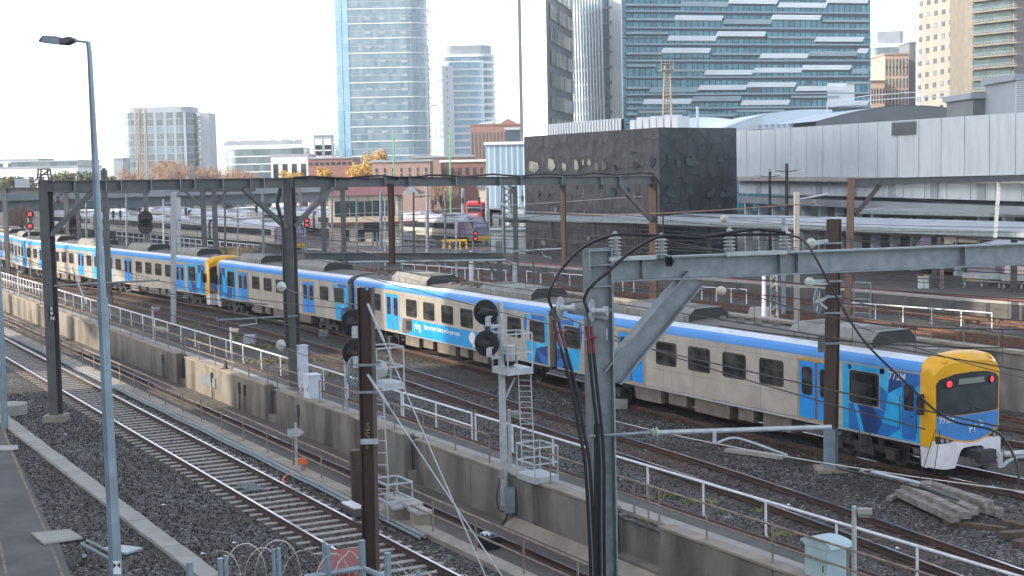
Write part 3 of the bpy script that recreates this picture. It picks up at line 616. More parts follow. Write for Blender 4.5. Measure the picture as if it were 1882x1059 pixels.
def seat_car(t, s0, L=23.8, flip=False):
    a, b_ = trk(s0, 1.525)[0], trk(s0+L, 1.525)[0]; d = b_-a
    if flip: a, d = b_, -d
    t.location = V((a.x, a.y, .2)); t.rotation_euler.z = math.atan2(d.y, d.x)
car, nose = m_car('leading silver car with yellow cab nose and red marker lamps, nearest the viewer')
tca = t_car('middle silver car with a long blue advertisement under its windows')
second = dup(car, skip=('marker_lamp', 'lamp_bezel')); second['label'] = 'rear facing silver car coupled nose to nose to the yellow cab of the far set'
third = dup(car, skip=('marker_lamp', 'lamp_bezel')); third['label'] = 'yellow nosed car of the far set, seen left of the dark portal post'
fourth = dup(tca); fourth['label'] = 'middle car of the far set, passing behind the tall lamp post'
fifth = dup(car); fifth['label'] = 'last car of the far set, cut off by the left edge of the picture'
seat_car(car, 0); seat_car(tca, 24.2); seat_car(second, 48.2, 24.0, True); seat_car(third, 72.7); seat_car(fourth, 96.9); seat_car(fifth, 120.9, 24.0, True)
text('775M', .36, 'car_number', 'white paint', car, (2.55, SIDE+.006, 2.98), (R(90), 0, R(180)), .95, font_bold=.002)
text('775M', .24, 'car_number', 'white paint', car, (.535, 1.3, 1.76), (R(90), 0, R(-102)), 1., font_bold=.003)
text('PT', .34, 'front_logo', 'white paint', car, (.385, .16, 1.38), (R(90), 0, R(-90)), .9, font_bold=.003)
b = MB()
for z0, z1 in ((1.74, 1.62), (1.5, 1.62)): b.obox((.386, -.40, (z0+z1)/2), V((.004, 0, 0)), V((0, -.11, (z1-z0)/2)), V((0, .012, .028)))
b.build('front_logo', 'white paint', car, local=True)
# the advertisement on the middle car
b = MB(); b.prism(*plate([(16.7, 1.06), (16.7, 1.92), (6.9, 1.92), (6.9, 1.06)], 1, SIDE-.002, SIDE+.007)); ad = b.build('advertisement', 'ad blue', tca, local=True)
b = MB(); b.prism(*plate([(16.65, 1.15), (16.5, 1.88), (15.3, 1.95), (15.35, 1.25), (16.2, 1.08)], 1, SIDE+.005, SIDE+.011)); b.build('advert_picture', 'ad brown', ad, local=True)
b = MB(); b.prism(*plate(rr(15.35, 16.1, 1.28, 1.82, .05), 1, SIDE+.01, SIDE+.014)); b.build('advert_screen', 'window frame', ad, local=True)
text('ring', .62, 'advert_text', 'white paint', ad, (15.05, SIDE+.012, 1.42), (R(90), 0, R(180)), .95)
text('Eyes on your home, while you roam.', .36, 'advert_text', 'white paint', ad, (13.75, SIDE+.012, 1.55), (R(90), 0, R(180)), .82, font_bold=.004)
b = MB(); b.prism(*plate([(8.0+.34*math.cos(R(a))*(1+.12*math.cos(R(3*a))), 1.58+.3*math.sin(R(a))) for a in range(0, 360, 20)], 1, SIDE+.006, SIDE+.012)); b.prism(*plate(rr(7.75, 7.95, 1.12, 1.4, .05), 1, SIDE+.006, SIDE+.012)); b.build('advert_camera', 'white paint', ad, local=True)
b = MB(); b.prism(*plate(rr(7.1, 7.4, 1.15, 1.85, .03), 1, SIDE+.005, SIDE+.012)); b.build('advert_doorbell', 'pod grey', ad, local=True)
# ---------------------------------------------------------------- overhead line structures
def hpost(t, p, q, w_, h, m_='dark steel', name='post', up=None, th=.025):
    return MB().ibeam(p, q, w_, h, th, up=up or CN).build(name, m_, t)
def insul(b, p, n=4, r=.1, st=.07, mi=0):
    b.lathe(p, (0, 0, 1), [(k*st/2, r if k % 2 else r*.45) for k in range(2*n+1)], 12, mi)
def hang_ins(t, p, L=.7, m_='dark steel'):
    b = MB(); b.tube([p, p-V((0, 0, L))], .02)
    b.lathe(p-V((0, 0, L*.8)), (0, 0, 1), [(k*.05, .09 if k % 2 else .03) for k in range(7)], 8); return b.build('insulator', m_, t)
P1, P2, P3 = P(104, 775), P(543, 722), V((8.1, 85.3, 0))
t = T('overhead_portal', 'long dark steel portal spanning the yard on three posts with two hanging droppers', 'overhead portal', P2)
ZB = 9.35
bd = (P3-P1).normalized()
top = {}
for p, pxx, pyt in ((P1, 83, 330), (P2, 531, 328), (P3, 1200, 322)):
    q = Q(pxx, pyt, p.y); top[pxx] = q
    b = MB(); b.ibeam(p+V((0, 0, .2)), q, .42, .42, .03, up=(p-V((0, 0, p.z))).normalized() if 0 else V((.3, 1, 0)))
    b.build('post', 'dark steel' if pxx < 1000 else 'brown steel', t)
    b = MB(); b.box(p.x-.45, p.x+.45, p.y-.45, p.y+.45, -.1, .28); b.build('post_footing', 'coping concrete', t)
a, b_ = Q(86, 342, P1.y), Q(531, 335, P2.y); c = Q(1203, 330, P3.y)
for i, (p, q) in enumerate(((a, b_), (b_, c))):
    b = MB(); b.ibeam(p, q, .32, .46, .03, up=V((0, 0, 1))); b.build('beam', 'dark steel', t)
    for k in range(1, 10):
        f = k/10+.02*(k % 3-1); p2 = p.lerp(q, f); b = MB(); b.obox(p2, (q-p).normalized()*.02, V((q-p).cross(V((0, 0, 1)))).normalized()*.19, V((0, 0, .24))); b.build('beam_clamp', 'galvanised', t)
for (x1, y1, y1d), (x2, y2) in (((172, 350, .1), (92, 432)), ((447, 346, .8), (526, 418)), ((612, 343, .1), (540, 416)), ((1136, 338, .83), (1197, 404))):
    def on(x, y, A, B):
        lo, hi = -.2, 1.2
        for _ in range(40):
            m = (lo+hi)/2
            if px_of(A.lerp(B, m))[0] < x: lo = m
            else: hi = m
        return Q(x, y, A.lerp(B, lo).y)
    A, B = (P1, P2) if x1 < 535 else (P2, P3)
    b = MB(); b.bar(on(x1, y1, A, B), on(x2, y2, A, B), .2, .2); b.build('brace', 'dark steel', t)
for x, y1, y2 in ((720, 337, 486), (1036, 336, 490)):
    p, q = on(x-2, y1, P2, P3), on(x+1, y2, P2, P3); b = MB(); b.ibeam(p, q, .24, .26, .02, up=V((.3, 1, 0))); b.build('dropper_post', 'brown steel', t)
for x in (206, 219, 340, 470, 640, 676, 800, 850, 880, 960, 1072, 1105, 1150):
    A, B = (P1, P2) if x < 535 else (P2, P3); p = on(x, 343, A, B); hang_ins(t, V((p.x, p.y, 9.1)), .75)
b = MB(); A, B = on(540, 326, P2, P3), on(1200, 318, P2, P3)
b.tube([A.lerp(B, k/24)+V((0, 0, .06*math.sin(k*1.7))) for k in range(25)]+[on(1212, 335, P2, P3), on(1219, 380, P2, P3), on(1218, 450, P2, P3)], .05); b.build('feeder_cable', 'black cable', t)
b = MB()
for k in range(14): p = A.lerp(B, (k+.5)/14); b.bar(p-V((0, .25, .12)), p+V((0, .25, -.12)), .06, .05)
b.build('cable_clamp', 'dark steel', t)
b = MB(); p = Q(82, 330, P1.y); e = .3
for dx, dy in ((-e, -e), (e, -e), (-e, e), (e, e)): b.tube([p+V((dx*.8, dy*.8, 0)), p+V((dx*.6, dy*.6, .45))], .035)
for z in (.22, .45): b.tube([p+V((x_*e*.7, y_*e*.7, z)) for x_, y_ in ((-1, -1), (1, -1), (1, 1), (-1, 1), (-1, -1))], .03)
b.tube([p+V((-e, -e, 0)), p+V((e, -e, .4))], .03); b.build('lattice_top', 'dark steel', t)
def plate_text(t, txt, px, py, Y, size, bgsz, m_='white paint'):
    c = Q(px, py, Y); d = V((0, -1, 0)); w_, h = bgsz
    b = MB(); b.box(c.x-w_/2, c.x+w_/2, c.y-.03, c.y-.015, c.z-h/2, c.z+h/2); b.build('number_plate', 'black', t)
    n = len(txt)
    for i, ch in enumerate(txt):
        o = text(ch, size, 'number', m_, t, c+V((-size*.3, -.035, h/2-(i+1)*h/n+.15*h/n))-ORG[t.name], (R(90), 0, 0), 1.1, font_bold=.008)
plate_text(t, '59N', 95.5, 577, P1.y-.28, .2, (.24, .6))
b = MB(); b.tube(spline([Q(x, y, P2.y-.5) for x, y in ((516, 345), (510, 372), (514, 392), (521, 430), (524, 560), (529, 640))]), .09); b.build('cable_duct', 'black', t)
# the left edge pole and the tall lamp
b = MB(); p = P(9, 790); b.tube([p, Q(2, 610, p.y), Q(-4, 470, p.y)], [.15, .13, .1], 8); b.build('steel_pole', 'lamp steel', label='grey tapered pole cut by the left picture edge', cat='pole')
LY = 22.; bt = Q(231, 1400, LY); bt = V((Q(229, 1330, LY).x+.06, LY, 0))
t = T('lamp_post', 'tall grey octagonal lamp post with one flat lamp head, in the left foreground', 'lamp post', bt)
j, tp = Q(190, 592, LY), Q(162, 76, LY)
b = MB(); b.tube([bt, Q(213, 1059, LY), j], [.125, .1, .078], 8); b.tube([j-V((0, 0, .02)), j+V((0, 0, .35))], [.084, .08], 8); b.tube([j, Q(164.5, 95, LY), tp], [.066, .038, .036], 8); b.build('pole', 'lamp steel', t)
b = MB(); b.tube([Q(162, 77, LY), Q(135, 74, LY-.1)], .018); b.build('bracket', 'galvanised', t)
b = MB(); q = [Q(x, y, LY-.1) for x, y in ((139, 71), (132, 67), (118, 70), (108, 67), (82, 66), (74, 77), (110, 81), (124, 82), (136, 76))]
b.prism([p-V((0, .14, 0)) for p in q], (0, .28, 0)); lh = b.build('lamp_head', 'dark steel', t); bv = lh.modifiers.new('b', 'BEVEL'); bv.width = .02; bv.segments = 2
b = MB(); q = [Q(x, y, LY-.26) for x, y in ((108, 68), (79, 67), (74.5, 77), (109, 80))]; b.prism(q, (0, .03, 0)); b.build('lens', 'galvanised', lh)
b = MB(); c = Q(215, 1044, LY-.13); b.box(c.x-.055, c.x+.055, c.y-.012, c.y, c.z-.1, c.z+.1); sg_ = b.build('pole_sign', 'white paint', t)
b = MB(); z = c.z+.035
for s_ in (-1, 1): b.prism([(c.x+.004*s_, c.y-.016, z), (c.x+.05*s_, c.y-.016, z+.045), (c.x+.05*s_, c.y-.016, z-.045)], (0, .003, 0))
b.build('bow_tie_mark', 'black', sg_)
# numbered brown post with guy wires (foreground, beside the near rail)
PY = 31.; pb, pt = Q(684, 1160, PY), Q(672, 528, PY); pb.z = 0
t = T('overhead_post', 'brown rusted steel post lettered 5S with two guy rods, nearest in the foreground', 'overhead post', pb)
b = MB(); b.ibeam(pb, pt, .29, .3, .025, up=V((.18, 1, 0)).cross(V((0, 0, 1)))); b.build('post', 'brown steel', t)
for x, y in ((674, 672), (676, 722)):
    c = Q(x, y, PY-.22); b = MB(); b.box(c.x-.22, c.x+.26, c.y-.03, c.y+.03, c.z-.025, c.z+.025); b.box(c.x-.22, c.x+.26, c.y+.4, c.y+.46, c.z-.025, c.z+.025); b.build('clamp_bar', 'galvanised', t)
c = Q(677, 812, PY-.2); b = MB(); b.box(c.x-.16, c.x+.2, c.y-.03, c.y+.02, c.z-.06, c.z+.05); b.build('clamp_bar', 'galvanised pale', t)
for i, ch in enumerate('5S+'): c = Q(671.5, 793+17*i, PY-.08); text(ch, .24 if i < 2 else .15, 'number', 'worn yellow', t, c-ORG[t.name], (R(90), 0, R(10)), .95, font_bold=.006)
c = Q(674.5, 532, PY-.2); b = MB(); b.cyl(c, c-V((0, .02, 0)), .03, n=12); b.build('reflector', 'livery pale', t)
for (x, y), (x2, y2), lab in (((674, 560), (892, 1059), 'upper'), ((674, 690), (922, 1059), 'lower')):
    a = Q(x+2, y, PY-.2); q = Q(x2, y2, 27.); d = q-a; e = a+d*(a.z/-d.z)
    b = MB(); b.tube([a, e], .016, 6); k = a+d.normalized()*1.0; b.tube([a, k], .03, 6); b.build('guy_rod', 'galvanised pale', t)
# grey gantry in the right foreground
GY = 26.; e1 = V((.96, .28, 0)).normalized(); e2 = V((-.28, .96, 0)).normalized()
ct = Q(1098, 455, GY); cb = V((ct.x+.03, ct.y, 0))
t = T('overhead_gantry', 'grey galvanised gantry with column, beam and diagonal strut in the right foreground', 'overhead gantry', cb)
b = MB(); b.ibeam(cb, ct, .34, .44, .03, up=e1); b.build('column', 'galvanised', t)
b = MB()
for z in (8.87, 8.62, 8.25): b.obox((ct.x, ct.y, z), e1*.2, e2*.16, V((0, 0, .012)))
b.build('stiffener', 'galvanised', t)
hb = 8.52; A = V((ct.x, ct.y, hb))+e1*.24; B = A+e1*16+V((0, 0, -.03))
b = MB(); b.ibeam(A, B, .3, .41, .028, up=V((0, 0, 1))); b.obox(A, e1*.015, e2*.17, V((0, 0, .24)))
b.build('beam', 'galvanised', t)
b = MB()
for k in (.55, 3.2, 3.55, 7., 10.): b.obox(A+e1*k, e1*.008, e2*.145, V((0, 0, .178)))
b.build('stiffener', 'galvanised', t)
s1, s2 = A+e1*1.55+V((0, 0, -.2)), V((ct.x, ct.y, 6.62))+e1*.2
b = MB(); b.ibeam(s1, s2, .32, .40, .026, up=(s1-s2).cross(e2)); b.build('strut', 'galvanised', t)
b = MB(); b.box(ct.x+.12, ct.x+.14, ct.y-.2, ct.y-.19, 7.3, 7.5); b.obox(s1+V((0, 0, .0)), e1*.42, e2*.15, V((0, 0, .015))); b.build('gusset_plate', 'galvanised pale', t)
def onA(px, dz=0, dy=0):
    lo, hi = -1., 16.
    for _ in range(40):
        m = (lo+hi)/2
        if px_of(A+e1*m+e2*dy)[0] < px: lo = m
        else: hi = m
    return A+e1*lo+e2*dy+V((0, 0, dz))
for i, (px, dz, dy) in enumerate(((1131, .24, 0), (1216, .19, -.1), (1341, .24, .05), (1443, .24, -.1))):
    it = T('post_insulator', ('first stacked insulator on the gantry beam, directly beside the column', 'second stacked insulator on the gantry beam, above the strut', 'third stacked insulator on the gantry beam', 'fourth stacked insulator on the gantry beam, next to the brown post')[i], 'insulator', onA(px, .18, dy), 0, 'post insulators on the gantry beam')
    p = onA(px, dz, dy); b = MB(); b.lathe(p-V((0, 0, dz-.18)), (0, 0, 1), [(0, .09), (dz-.1, .09)], 10); b.build('base', 'galvanised', it)
    b = MB(); pf = [(0, .05)]
    for k in range(5): pf += [(.04+k*.065, .06), (.045+k*.065, .115), (.07+k*.065, .055)]
    b.lathe(p, (0, 0, 1), pf+[(.38, .05)], 14); b.build('sheds', 'porcelain', it)
    b = MB(); b.lathe(p+V((0, 0, .37)), (0, 0, 1), [(0, .055), (.03, .055), (.03, .03), (.06, .03)], 10); b.build('cap', 'galvanised pale', it)
for a, c, lab in ((1119, 1205, 'flat bracket bar'), (1335, 1445, 'flat bracket bar')):
    b = MB(); b.bar(onA(a, .2, -.12), onA(c, .2, -.16), .1, .07); b.build('bracket_bar', 'galvanised pale', t)
b = MB(); q = onA(1224, .12, -.2); b.lathe(q, e1, [(0, .03), (.03, .1), (.06, .04), (.09, .1), (.12, .04), (.15, .03)], 10); b.build('dead_end_insulator', 'black', t)
def cable(label, pts, r, m_='black cable', name='power_cable', cat='cable', n=6):
    return MB().tube(spline(pts, 6), r, n).build(name, m_, label=label, cat=cat)
cable('thick black power cable arching over the insulators to the left termination', [Q(x, y, GY-.15+dy) for x, y, dy in ((1443, 430, .7), (1392, 430, .5), (1341, 431, .4), (1270, 432, .3), (1200, 432, .2), (1131, 431, .1), (1075, 452, 0), (1035, 490, 0), (1012, 530, -.1), (1009, 552, -.1), (1017, 572, -.1))], .028)
cable('second black power cable curving down in front of the gantry column', [Q(x, y, GY-.35+dy) for x, y, dy in ((1443, 427, .7), (1390, 421, .5), (1341, 427, .4), (1280, 436, .2), (1216, 434, .1), (1165, 458, 0), (1118, 498, -.1), (1087, 525, -.1), (1074, 550, -.1), (1077, 563, -.1), (1082, 575, -.1))], .03)
cable('thin black cable sweeping from the fourth insulator down past the brown post', [Q(x, y, GY+dy) for x, y, dy in ((1443, 430, .7), (1475, 440, .4), (1500, 475, 0), (1545, 560, -.3), (1590, 630, -.5), (1660, 700, -.8), (1740, 770, -1.2), (1830, 795, -1.5), (1868, 850, -1.6), (1872, 900, -1.7))], .02)
for i, (pts, lab) in enumerate((([(1017, 572), (1020, 590)], 'left'), ([(1082, 575), (1083, 598)], 'right'))):
    tt = T('cable_termination', 'red heat shrunk cable termination with black cables, %s of the pair on the gantry column' % lab, 'cable termination', Q(*pts[1], GY-.3))
    if i == 0: rd, fl, bl = [(1022, 588), (1027, 612), (1035, 640)], (1030, 610), [(1035, 640), (1056, 720), (1068, 790), (1079, 850), (1086, 960), (1090, 1059), (1092, 1200)]
    else: rd, fl, bl = [(1082, 600), (1085, 622), (1087, 650)], (1086, 623), [(1087, 650), (1094, 720), (1102, 790), (1106, 860), (1106, 960), (1107, 1059), (1108, 1200)]
    for k in (-.04, .04):
        o = V((k, 0, 0)); MB().tube([Q(x, y, GY-.3)+o for x, y in rd], .03, 8).build('shrink_sleeve', 'red shrink', tt)
        MB().tube(spline([Q(x, y, GY-.28)+o for x, y in bl], 5), .029, 8).build('cable', 'black cable', tt)
    c = Q(*fl, GY-.3); MB().lathe(c, (.2, 0, -1), [(-.02, .03), (0, .12), (.03, .03)], 14).build('skirt', 'red shrink', tt)
    x, y = ((1031, 567), (1089, 572))[i]; c = Q(x, y, GY-.25)
    b = MB(); b.lathe(c-V((.05, 0, 0)), (1, -.35, 0), [(-.05, .05), (0, .12), (.03, .20), (.05, .2), (.06, .08), (.1, .05), (.25, .05), (.25, .085), (.32, .085)], 18); b.build('standoff_insulator', 'galvanised pale', tt)
    MB().tube([Q(xx, yy, GY-.35) for xx, yy in ((1017, 566), (1020, 580), (1024, 592))] if i == 0 else [Q(xx, yy, GY-.35) for xx, yy in ((1080, 570), (1083, 585), (1083, 602))], .035, 8).build('cable_lug', 'dark steel', tt)
b = MB(); b.bar(Q(1044, 570, GY-.2), Q(1118, 582, GY-.1), .06, .13); b.bar(Q(1105, 570, GY-.3), Q(1126, 571, GY-.3), .03, .03); b.build('termination_bracket', 'galvanised', t)
b = MB(); b.tube([Q(1097, 780, GY-.22), Q(1097, 1200, GY-.22)], .05); b.build('cable_guard', 'black', t)
# registration arms
t = T('registration_arm', 'long pale pipe arm with an insulator reaching from the grey column towards the brown post', 'registration arm', Q(1085, 803, GY))
MB().tube([Q(1083, 803, GY-.25), Q(1196, 796, GY-.1)], .03, 8).build('rod', 'galvanised', t)
b = MB(); q = Q(1198, 796, GY-.1); b.lathe(q, V((1, .02, .05)), [(0, .03), (.03, .1), (.06, .04), (.09, .11), (.12, .04), (.15, .03)], 14); b.build('insulator', 'glass insulator', t)
MB().tube([Q(1210, 796, GY-.1), Q(1528, 786, GY)], .042, 10).build('pipe', 'galvanised pale', t)
b = MB(); b.bar(Q(1313, 795, GY-.1), Q(1313, 815, GY-.1), .06, .06); b.tube(spline([Q(x, y, GY-.1) for x, y in ((1318, 815), (1345, 806), (1375, 812), (1447, 838))]), .022, 8); b.build('steady_arm', 'galvanised pale', t)
t = T('registration_arm', 'pale pipe arm at the right picture edge beneath the cab', 'registration arm', Q(1840, 850, GY-1))
b = MB(); b.tube([Q(1845, 836, GY-1.), Q(1960, 828, GY-1.)], .05, 10); b.build('pipe', 'galvanised pale', t)
b = MB(); b.bar(Q(1838, 832, GY-1.), Q(1838, 860, GY-1.), .07, .07); b.tube(spline([Q(x, y, GY-1) for x, y in ((1842, 858), (1860, 845), (1890, 842), (1960, 870))]), .035, 8); b.build('steady_arm', 'galvanised pale', t)
# brown post by the cab
pb = P(1527, 866); PB = pb.y
t = T('overhead_post', 'dark brown steel post with a grey painted foot in front of the nearest car', 'overhead post', pb)
b = MB(); b.ibeam(Q(1527, 788, PB), Q(1533, 402, PB), .4, .36, .03, up=V((.55, 1, 0))); b.build('post', 'brown steel', t)
b = MB(); b.ibeam(pb, Q(1527, 788, PB), .4, .36, .03, up=V((.55, 1, 0))); b.build('post_foot', 'lamp steel', t)
b = MB(); b.box(pb.x-.5, pb.x+.5, pb.y-.5, pb.y+.5, -.1, .12); b.build('post_footing', 'coping concrete', t)
for y in (446, 516, 546, 576, 632): b = MB(); c = Q(1532, y, PB-.3); b.box(c.x-.3, c.x+.3, c.y-.03, c.y, c.z-.035, c.z+.03); b.box(c.x-.3, c.x+.3, c.y+.55, c.y+.58, c.z-.035, c.z+.03); b.build('clamp_bar', 'galvanised', t)
b = MB(); b.bar(Q(1522, 518, PB-.2), Q(1488, 518, PB-.2), .1, .16); b.bar(Q(1522, 443, PB-.2), Q(1495, 446, PB-.2), .1, .14); b.build('bracket', 'galvanised pale', t)
b = MB(); b.lathe(Q(1489, 518, PB-.3), (0, 1, 0), [(0, .08), (.05, .16), (.1, .05), (.15, .16), (.2, .06)], 12); b.lathe(Q(1492, 446, PB-.3), (0, 1, 0), [(0, .08), (.05, .16), (.1, .05), (.15, .16), (.2, .06)], 12); b.build('insulator', 'glass insulator', t)
b = MB(); b.cyl(Q(1509, 618, PB-.4), Q(1512, 760, PB-.4), .001); 
b = MB(); b.tube([Q(1509, 618, PB-.5), Q(1510, 648, PB-.5)], .12, 10); b.build('weight', 'dark steel', t)
tw = T('tension_wheel', 'grey spoked tension wheel hung beside the dark brown post', 'pulley wheel', Q(1505, 556, PB-.2))
b = MB(); c = Q(1504, 556, PB-.2); ax = V((.85, -.5, 0)).normalized(); a2 = ax.cross(V((0, 0, 1)))
for r_, k in ((.46, .035), (.40, .03)): b.tube([c+a2*r_*math.cos(i*.2618)+V((0, 0, r_*math.sin(i*.2618))) for i in range(25)], k, 6)
b.build('rim', 'galvanised', tw)
b = MB()
for i in range(6): b.bar(c, c+a2*.42*math.cos(i*1.047)+V((0, 0, .42*math.sin(i*1.047))), .03, .03)
b.bar(c, Q(1524, 545, PB-.2), .06, .09); b.bar(c, Q(1520, 568, PB-.2), .05, .07); b.lathe(c-ax*.06, ax, [(0, .08), (.12, .08)], 10); b.build('spokes', 'galvanised pale', tw)
# portal behind, right
pb = P(1557, 607); Yp = pb.y
t = T('overhead_portal', 'dark steel portal at the right with one post, a brace and a silver hanger', 'overhead portal', pb)
b = MB(); b.ibeam(pb, Q(1565, 326, Yp), .42, .42, .03, up=V((.3, 1, 0))); b.build('post', 'brown steel', t)
A2, B2 = Q(1562, 334, Yp), Q(2060, 322, Yp+9); b = MB(); b.ibeam(A2, B2, .3, .42, .03, up=V((0, 0, 1))); b.build('beam', 'dark steel', t)
b = MB(); b.bar(Q(1618, 338, Yp+1), Q(1572, 394, Yp), .2, .2); b.build('brace', 'brown steel', t)
b = MB(); b.ibeam(Q(1836, 332, Yp+5), Q(1829, 436, Yp+5), .24, .24, .02, up=V((.3, 1, 0))); b.build('hanger', 'galvanised pale', t)
hang_ins(t, Q(1644, 338, Yp+1.4), .8, 'porcelain')
# farther portals, left
def portal(label, xs, Y, ytop, ybase, bt_=8, m_='dark steel', braces=(), ext=None):
    t = T('overhead_portal', label, 'overhead portal', P(xs[0], ybase)); Y0 = Y
    ps = [(x, Q(x, ytop, Y)) for x in xs]
    for x, q in ps: b = MB(); b.bar(V((q.x, q.y, 0)), q, .4, .4); b.build('post', m_, t)
    a, c = (ext or (xs[0], xs[-1])); b = MB(); b.ibeam(Q(a, ytop+3, Y), Q(c, ytop+3, Y), .4, .55, .04, up=V((0, 0, 1))); b.build('beam', m_, t)
    for (x1, y1, x2, y2) in braces: b = MB(); b.bar(Q(x1, y1, Y), Q(x2, y2, Y), .2, .2); b.build('brace', m_, t)
portal('distant dark portal behind the tall lamp post, seen under the long beam', (8, 121, 267), 150, 346, 445, braces=((92, 350, 120, 373), (116, 352, 95, 376)), ext=(-40, 275))
portal('distant dark portal left of the black duct, with a diagonal brace', (372, 393), 135, 343, 470, braces=((334, 345, 370, 378), (420, 345, 396, 375)), ext=(330, 470))
portal('pair of dark posts left of the red roofed building', (593, 629), 128, 340, 480, m_='dark steel', ext=(593, 640))
portal('low dark portal behind the train roof with a short diagonal brace', (628, 918), 103, 468, 530, braces=((890, 472, 914, 510), (640, 470, 660, 484)), ext=(560, 925))
portal('dark end post right of the low portal near the station canopy', (946,), 118, 345, 520, ext=(940, 950))
portal('tall dark post left of the tall lamp post', (191,), 115, 312, 470, ext=(188, 194))
b = MB(); b.bar(V((Q(143, 345, 150).x, 150, 0)), Q(141, 346, 150), .35, .35); b.build('overhead_post', 'dark steel', label='dark steel post between the two diagonal braces at the left', cat='overhead post')
for px, y0, y1, Y, r_, m_, lab in ((319, 352, 595, 102, .19, 'galvanised pale', 'taller silver mast of the pair left of the centre'), (328, 362, 462, 150, .2, 'galvanised pale', 'shorter silver mast just behind the taller one'), (1464, 352, 590, 88, .17, 'pale concrete', 'cream square mast left of the brown post'),
        (483, 345, 460, 160, .16, 'galvanised', 'slim grey pole left of the black duct'), (738, 395, 470, 150, .14, 'galvanised', 'short grey pole in front of the silver train'), (785, 340, 465, 160, .2, 'galvanised pale', 'silver pole right of the hanging dropper'), (946, 482, 520, 112, .2, 'galvanised pale', 'silver painted foot below the dark end post'),
        (866, 460, 530, 125, .2, 'white paint', 'white painted pole in front of the low portal'), (1440, 400, 555, 100, .17, 'lamp steel', 'blue grey post beside the cream mast'), (851, 345, 400, 230, .3, 'galvanised', 'grey pole in front of the red bus'), (895, 345, 410, 200, .3, 'galvanised', 'second grey pole in front of the red bus'), (925, 345, 470, 150, .2, 'galvanised', 'grey pole left of the black cladded building'), (700, 350, 460, 170, .2, 'lamp steel', 'blue grey pole left of the hanging dropper'), (1404, 503, 560, 88, .14, 'white paint', 'short white post under the gantry beam')):
    q, a = Q(px, y0, Y), Q(px, y1, Y); MB().bar(V((a.x, a.y, 0)), q, r_*1.7, r_*1.7).build('mast', m_, label=lab, cat='mast') if px in (319, 328, 1464) else MB().cyl(V((a.x, a.y, 0)), q, r_*1.05, r_*.8, 10).build('pole', m_, label=lab, cat='pole')
# ---------------------------------------------------------------- signals, cages, boxes and loose things near the trench
def disc_signal(t, c, r, dirv, m_='black'):
    b = MB(); b.lathe(c, dirv, [(0, r), (.03, r), (.05, r*.92), (.06, r*.5), (.12, r*.45), (.35, r*.33), (.38, .05)], 26); b.build('backboard', 'black', t)
def cage(t, c, lx, ly, h, m_='galvanised pale', deck=True):   # c floor centre, along s (lx) and w (ly)
    b = MB(); k = [c+CD*sx*lx/2+CN*sy*ly/2 for sx, sy in ((-1, -1), (1, -1), (1, 1), (-1, 1))]
    for i in range(4):
        p, q = k[i], k[(i+1) % 4]; b.bar(p, p+V((0, 0, h)), .05, .05)
        for z in (h, h*.52): b.bar(p+V((0, 0, z)), q+V((0, 0, z)), .045, .045)
    b.build('cage', m_, t)
    if deck: b = MB(); b.obox(c+V((0, 0, .06)), CD*lx/2*1.04, CN*ly/2*1.04, V((0, 0, .1))); b.build('platform', m_, t)
def ladder(t, p, q, wd, wdir, n, m_='galvanised pale', name='ladder'):
    b = MB()
    for s_ in (-.5, .5): b.bar(p+wdir*wd*s_, q+wdir*wd*s_, .045, .045)
    for i in range(1, n): r_ = p.lerp(q, i/n); b.bar(r_-wdir*wd/2, r_+wdir*wd/2, .03, .03)
    b.build(name, m_, t)
away = V((.35, 1, 0)).normalized(); side = V((1, -.3, 0)).normalized()
# signal on the wall
s = onw(926, 8.3, 0); mb_ = C(s, 8.32, TZ); Y = mb_.y; mt_ = Q(919, 556, Y)
t = T('railway_signal', 'white signal mast on the retaining wall with two black round heads, cage and ladder', 'railway signal', mb_)
b = MB(); b.cyl(mb_+V((0, 0, .6)), mt_, .13, .1, 12); b.build('mast', 'galvanised pale', t)
for x, y, r_ in ((893, 575, .42), (895, 632, .43)):
    disc_signal(t, Q(x, y, Y-.15), r_, -away)
    b = MB(); b.bar(Q(x+8, y+27, Y-.3), Q(920, y+24, Y-.15), .12, .1); b.box(*(lambda c: (c.x-.09, c.x+.09, c.y-.1, c.y+.1, c.z-.14, c.z+.14))(Q(x+4, y+17, Y-.4))); b.bar(Q(x-5, y+8, Y-.4), Q(x+12, y+8, Y-.4), .05, .05); b.build('signal_bracket', 'galvanised pale', t)
pc = Q(942, 684, Y-.1); cage(t, pc+CD*.0, 1.05, .9, 1.28)
b = MB(); c = Q(938, 664, Y-.2); b.cyl(c, c+V((0, 0, .5)), .16, n=14); b.build('relay_can', 'porcelain', t)
b = MB(); b.lathe(Q(934, 660, Y+.25), -away, [(0, .28), (.05, .28), (.2, .18), (.3, .05)], 18); b.build('marker_light', 'black', t)
b = MB(); b.bar(Q(928, 735, Y), Q(946, 696, Y), .06, .06); b.build('knee_brace', 'galvanised pale', t)
lb = C(onw(975, 9.1, .1), 9.1, .1); ladder(t, V((lb.x-.05, lb.y, .12)), Q(964, 690, Y), .42, side, 19)
cg = C(onw(988, 8.75, .35), 8.75, .35); cage(t, cg, 1.15, .85, 1.1)
b = MB(); c = Q(937, 919, Y-.25); b.box(c.x-.17, c.x+.17, c.y-.12, c.y+.12, c.z-.42, c.z+.4); b.build('junction_box', 'lamp steel', t)
b = MB(); c = Q(921, 872, Y-.15); b.box(c.x-.06, c.x+.06, c.y-.05, c.y+.05, c.z-.16, c.z+.16); b.build('switch_box', 'pale concrete', t)
b = MB(); b.tube(spline([Q(x, y, Y-.2) for x, y in ((919, 880), (913, 915), (917, 938), (927, 942))]), .02); b.tube(spline([Q(x, y, Y-.2) for x, y in ((934, 940), (930, 955), (922, 966))]), .03); b.build('cable', 'black cable', t)
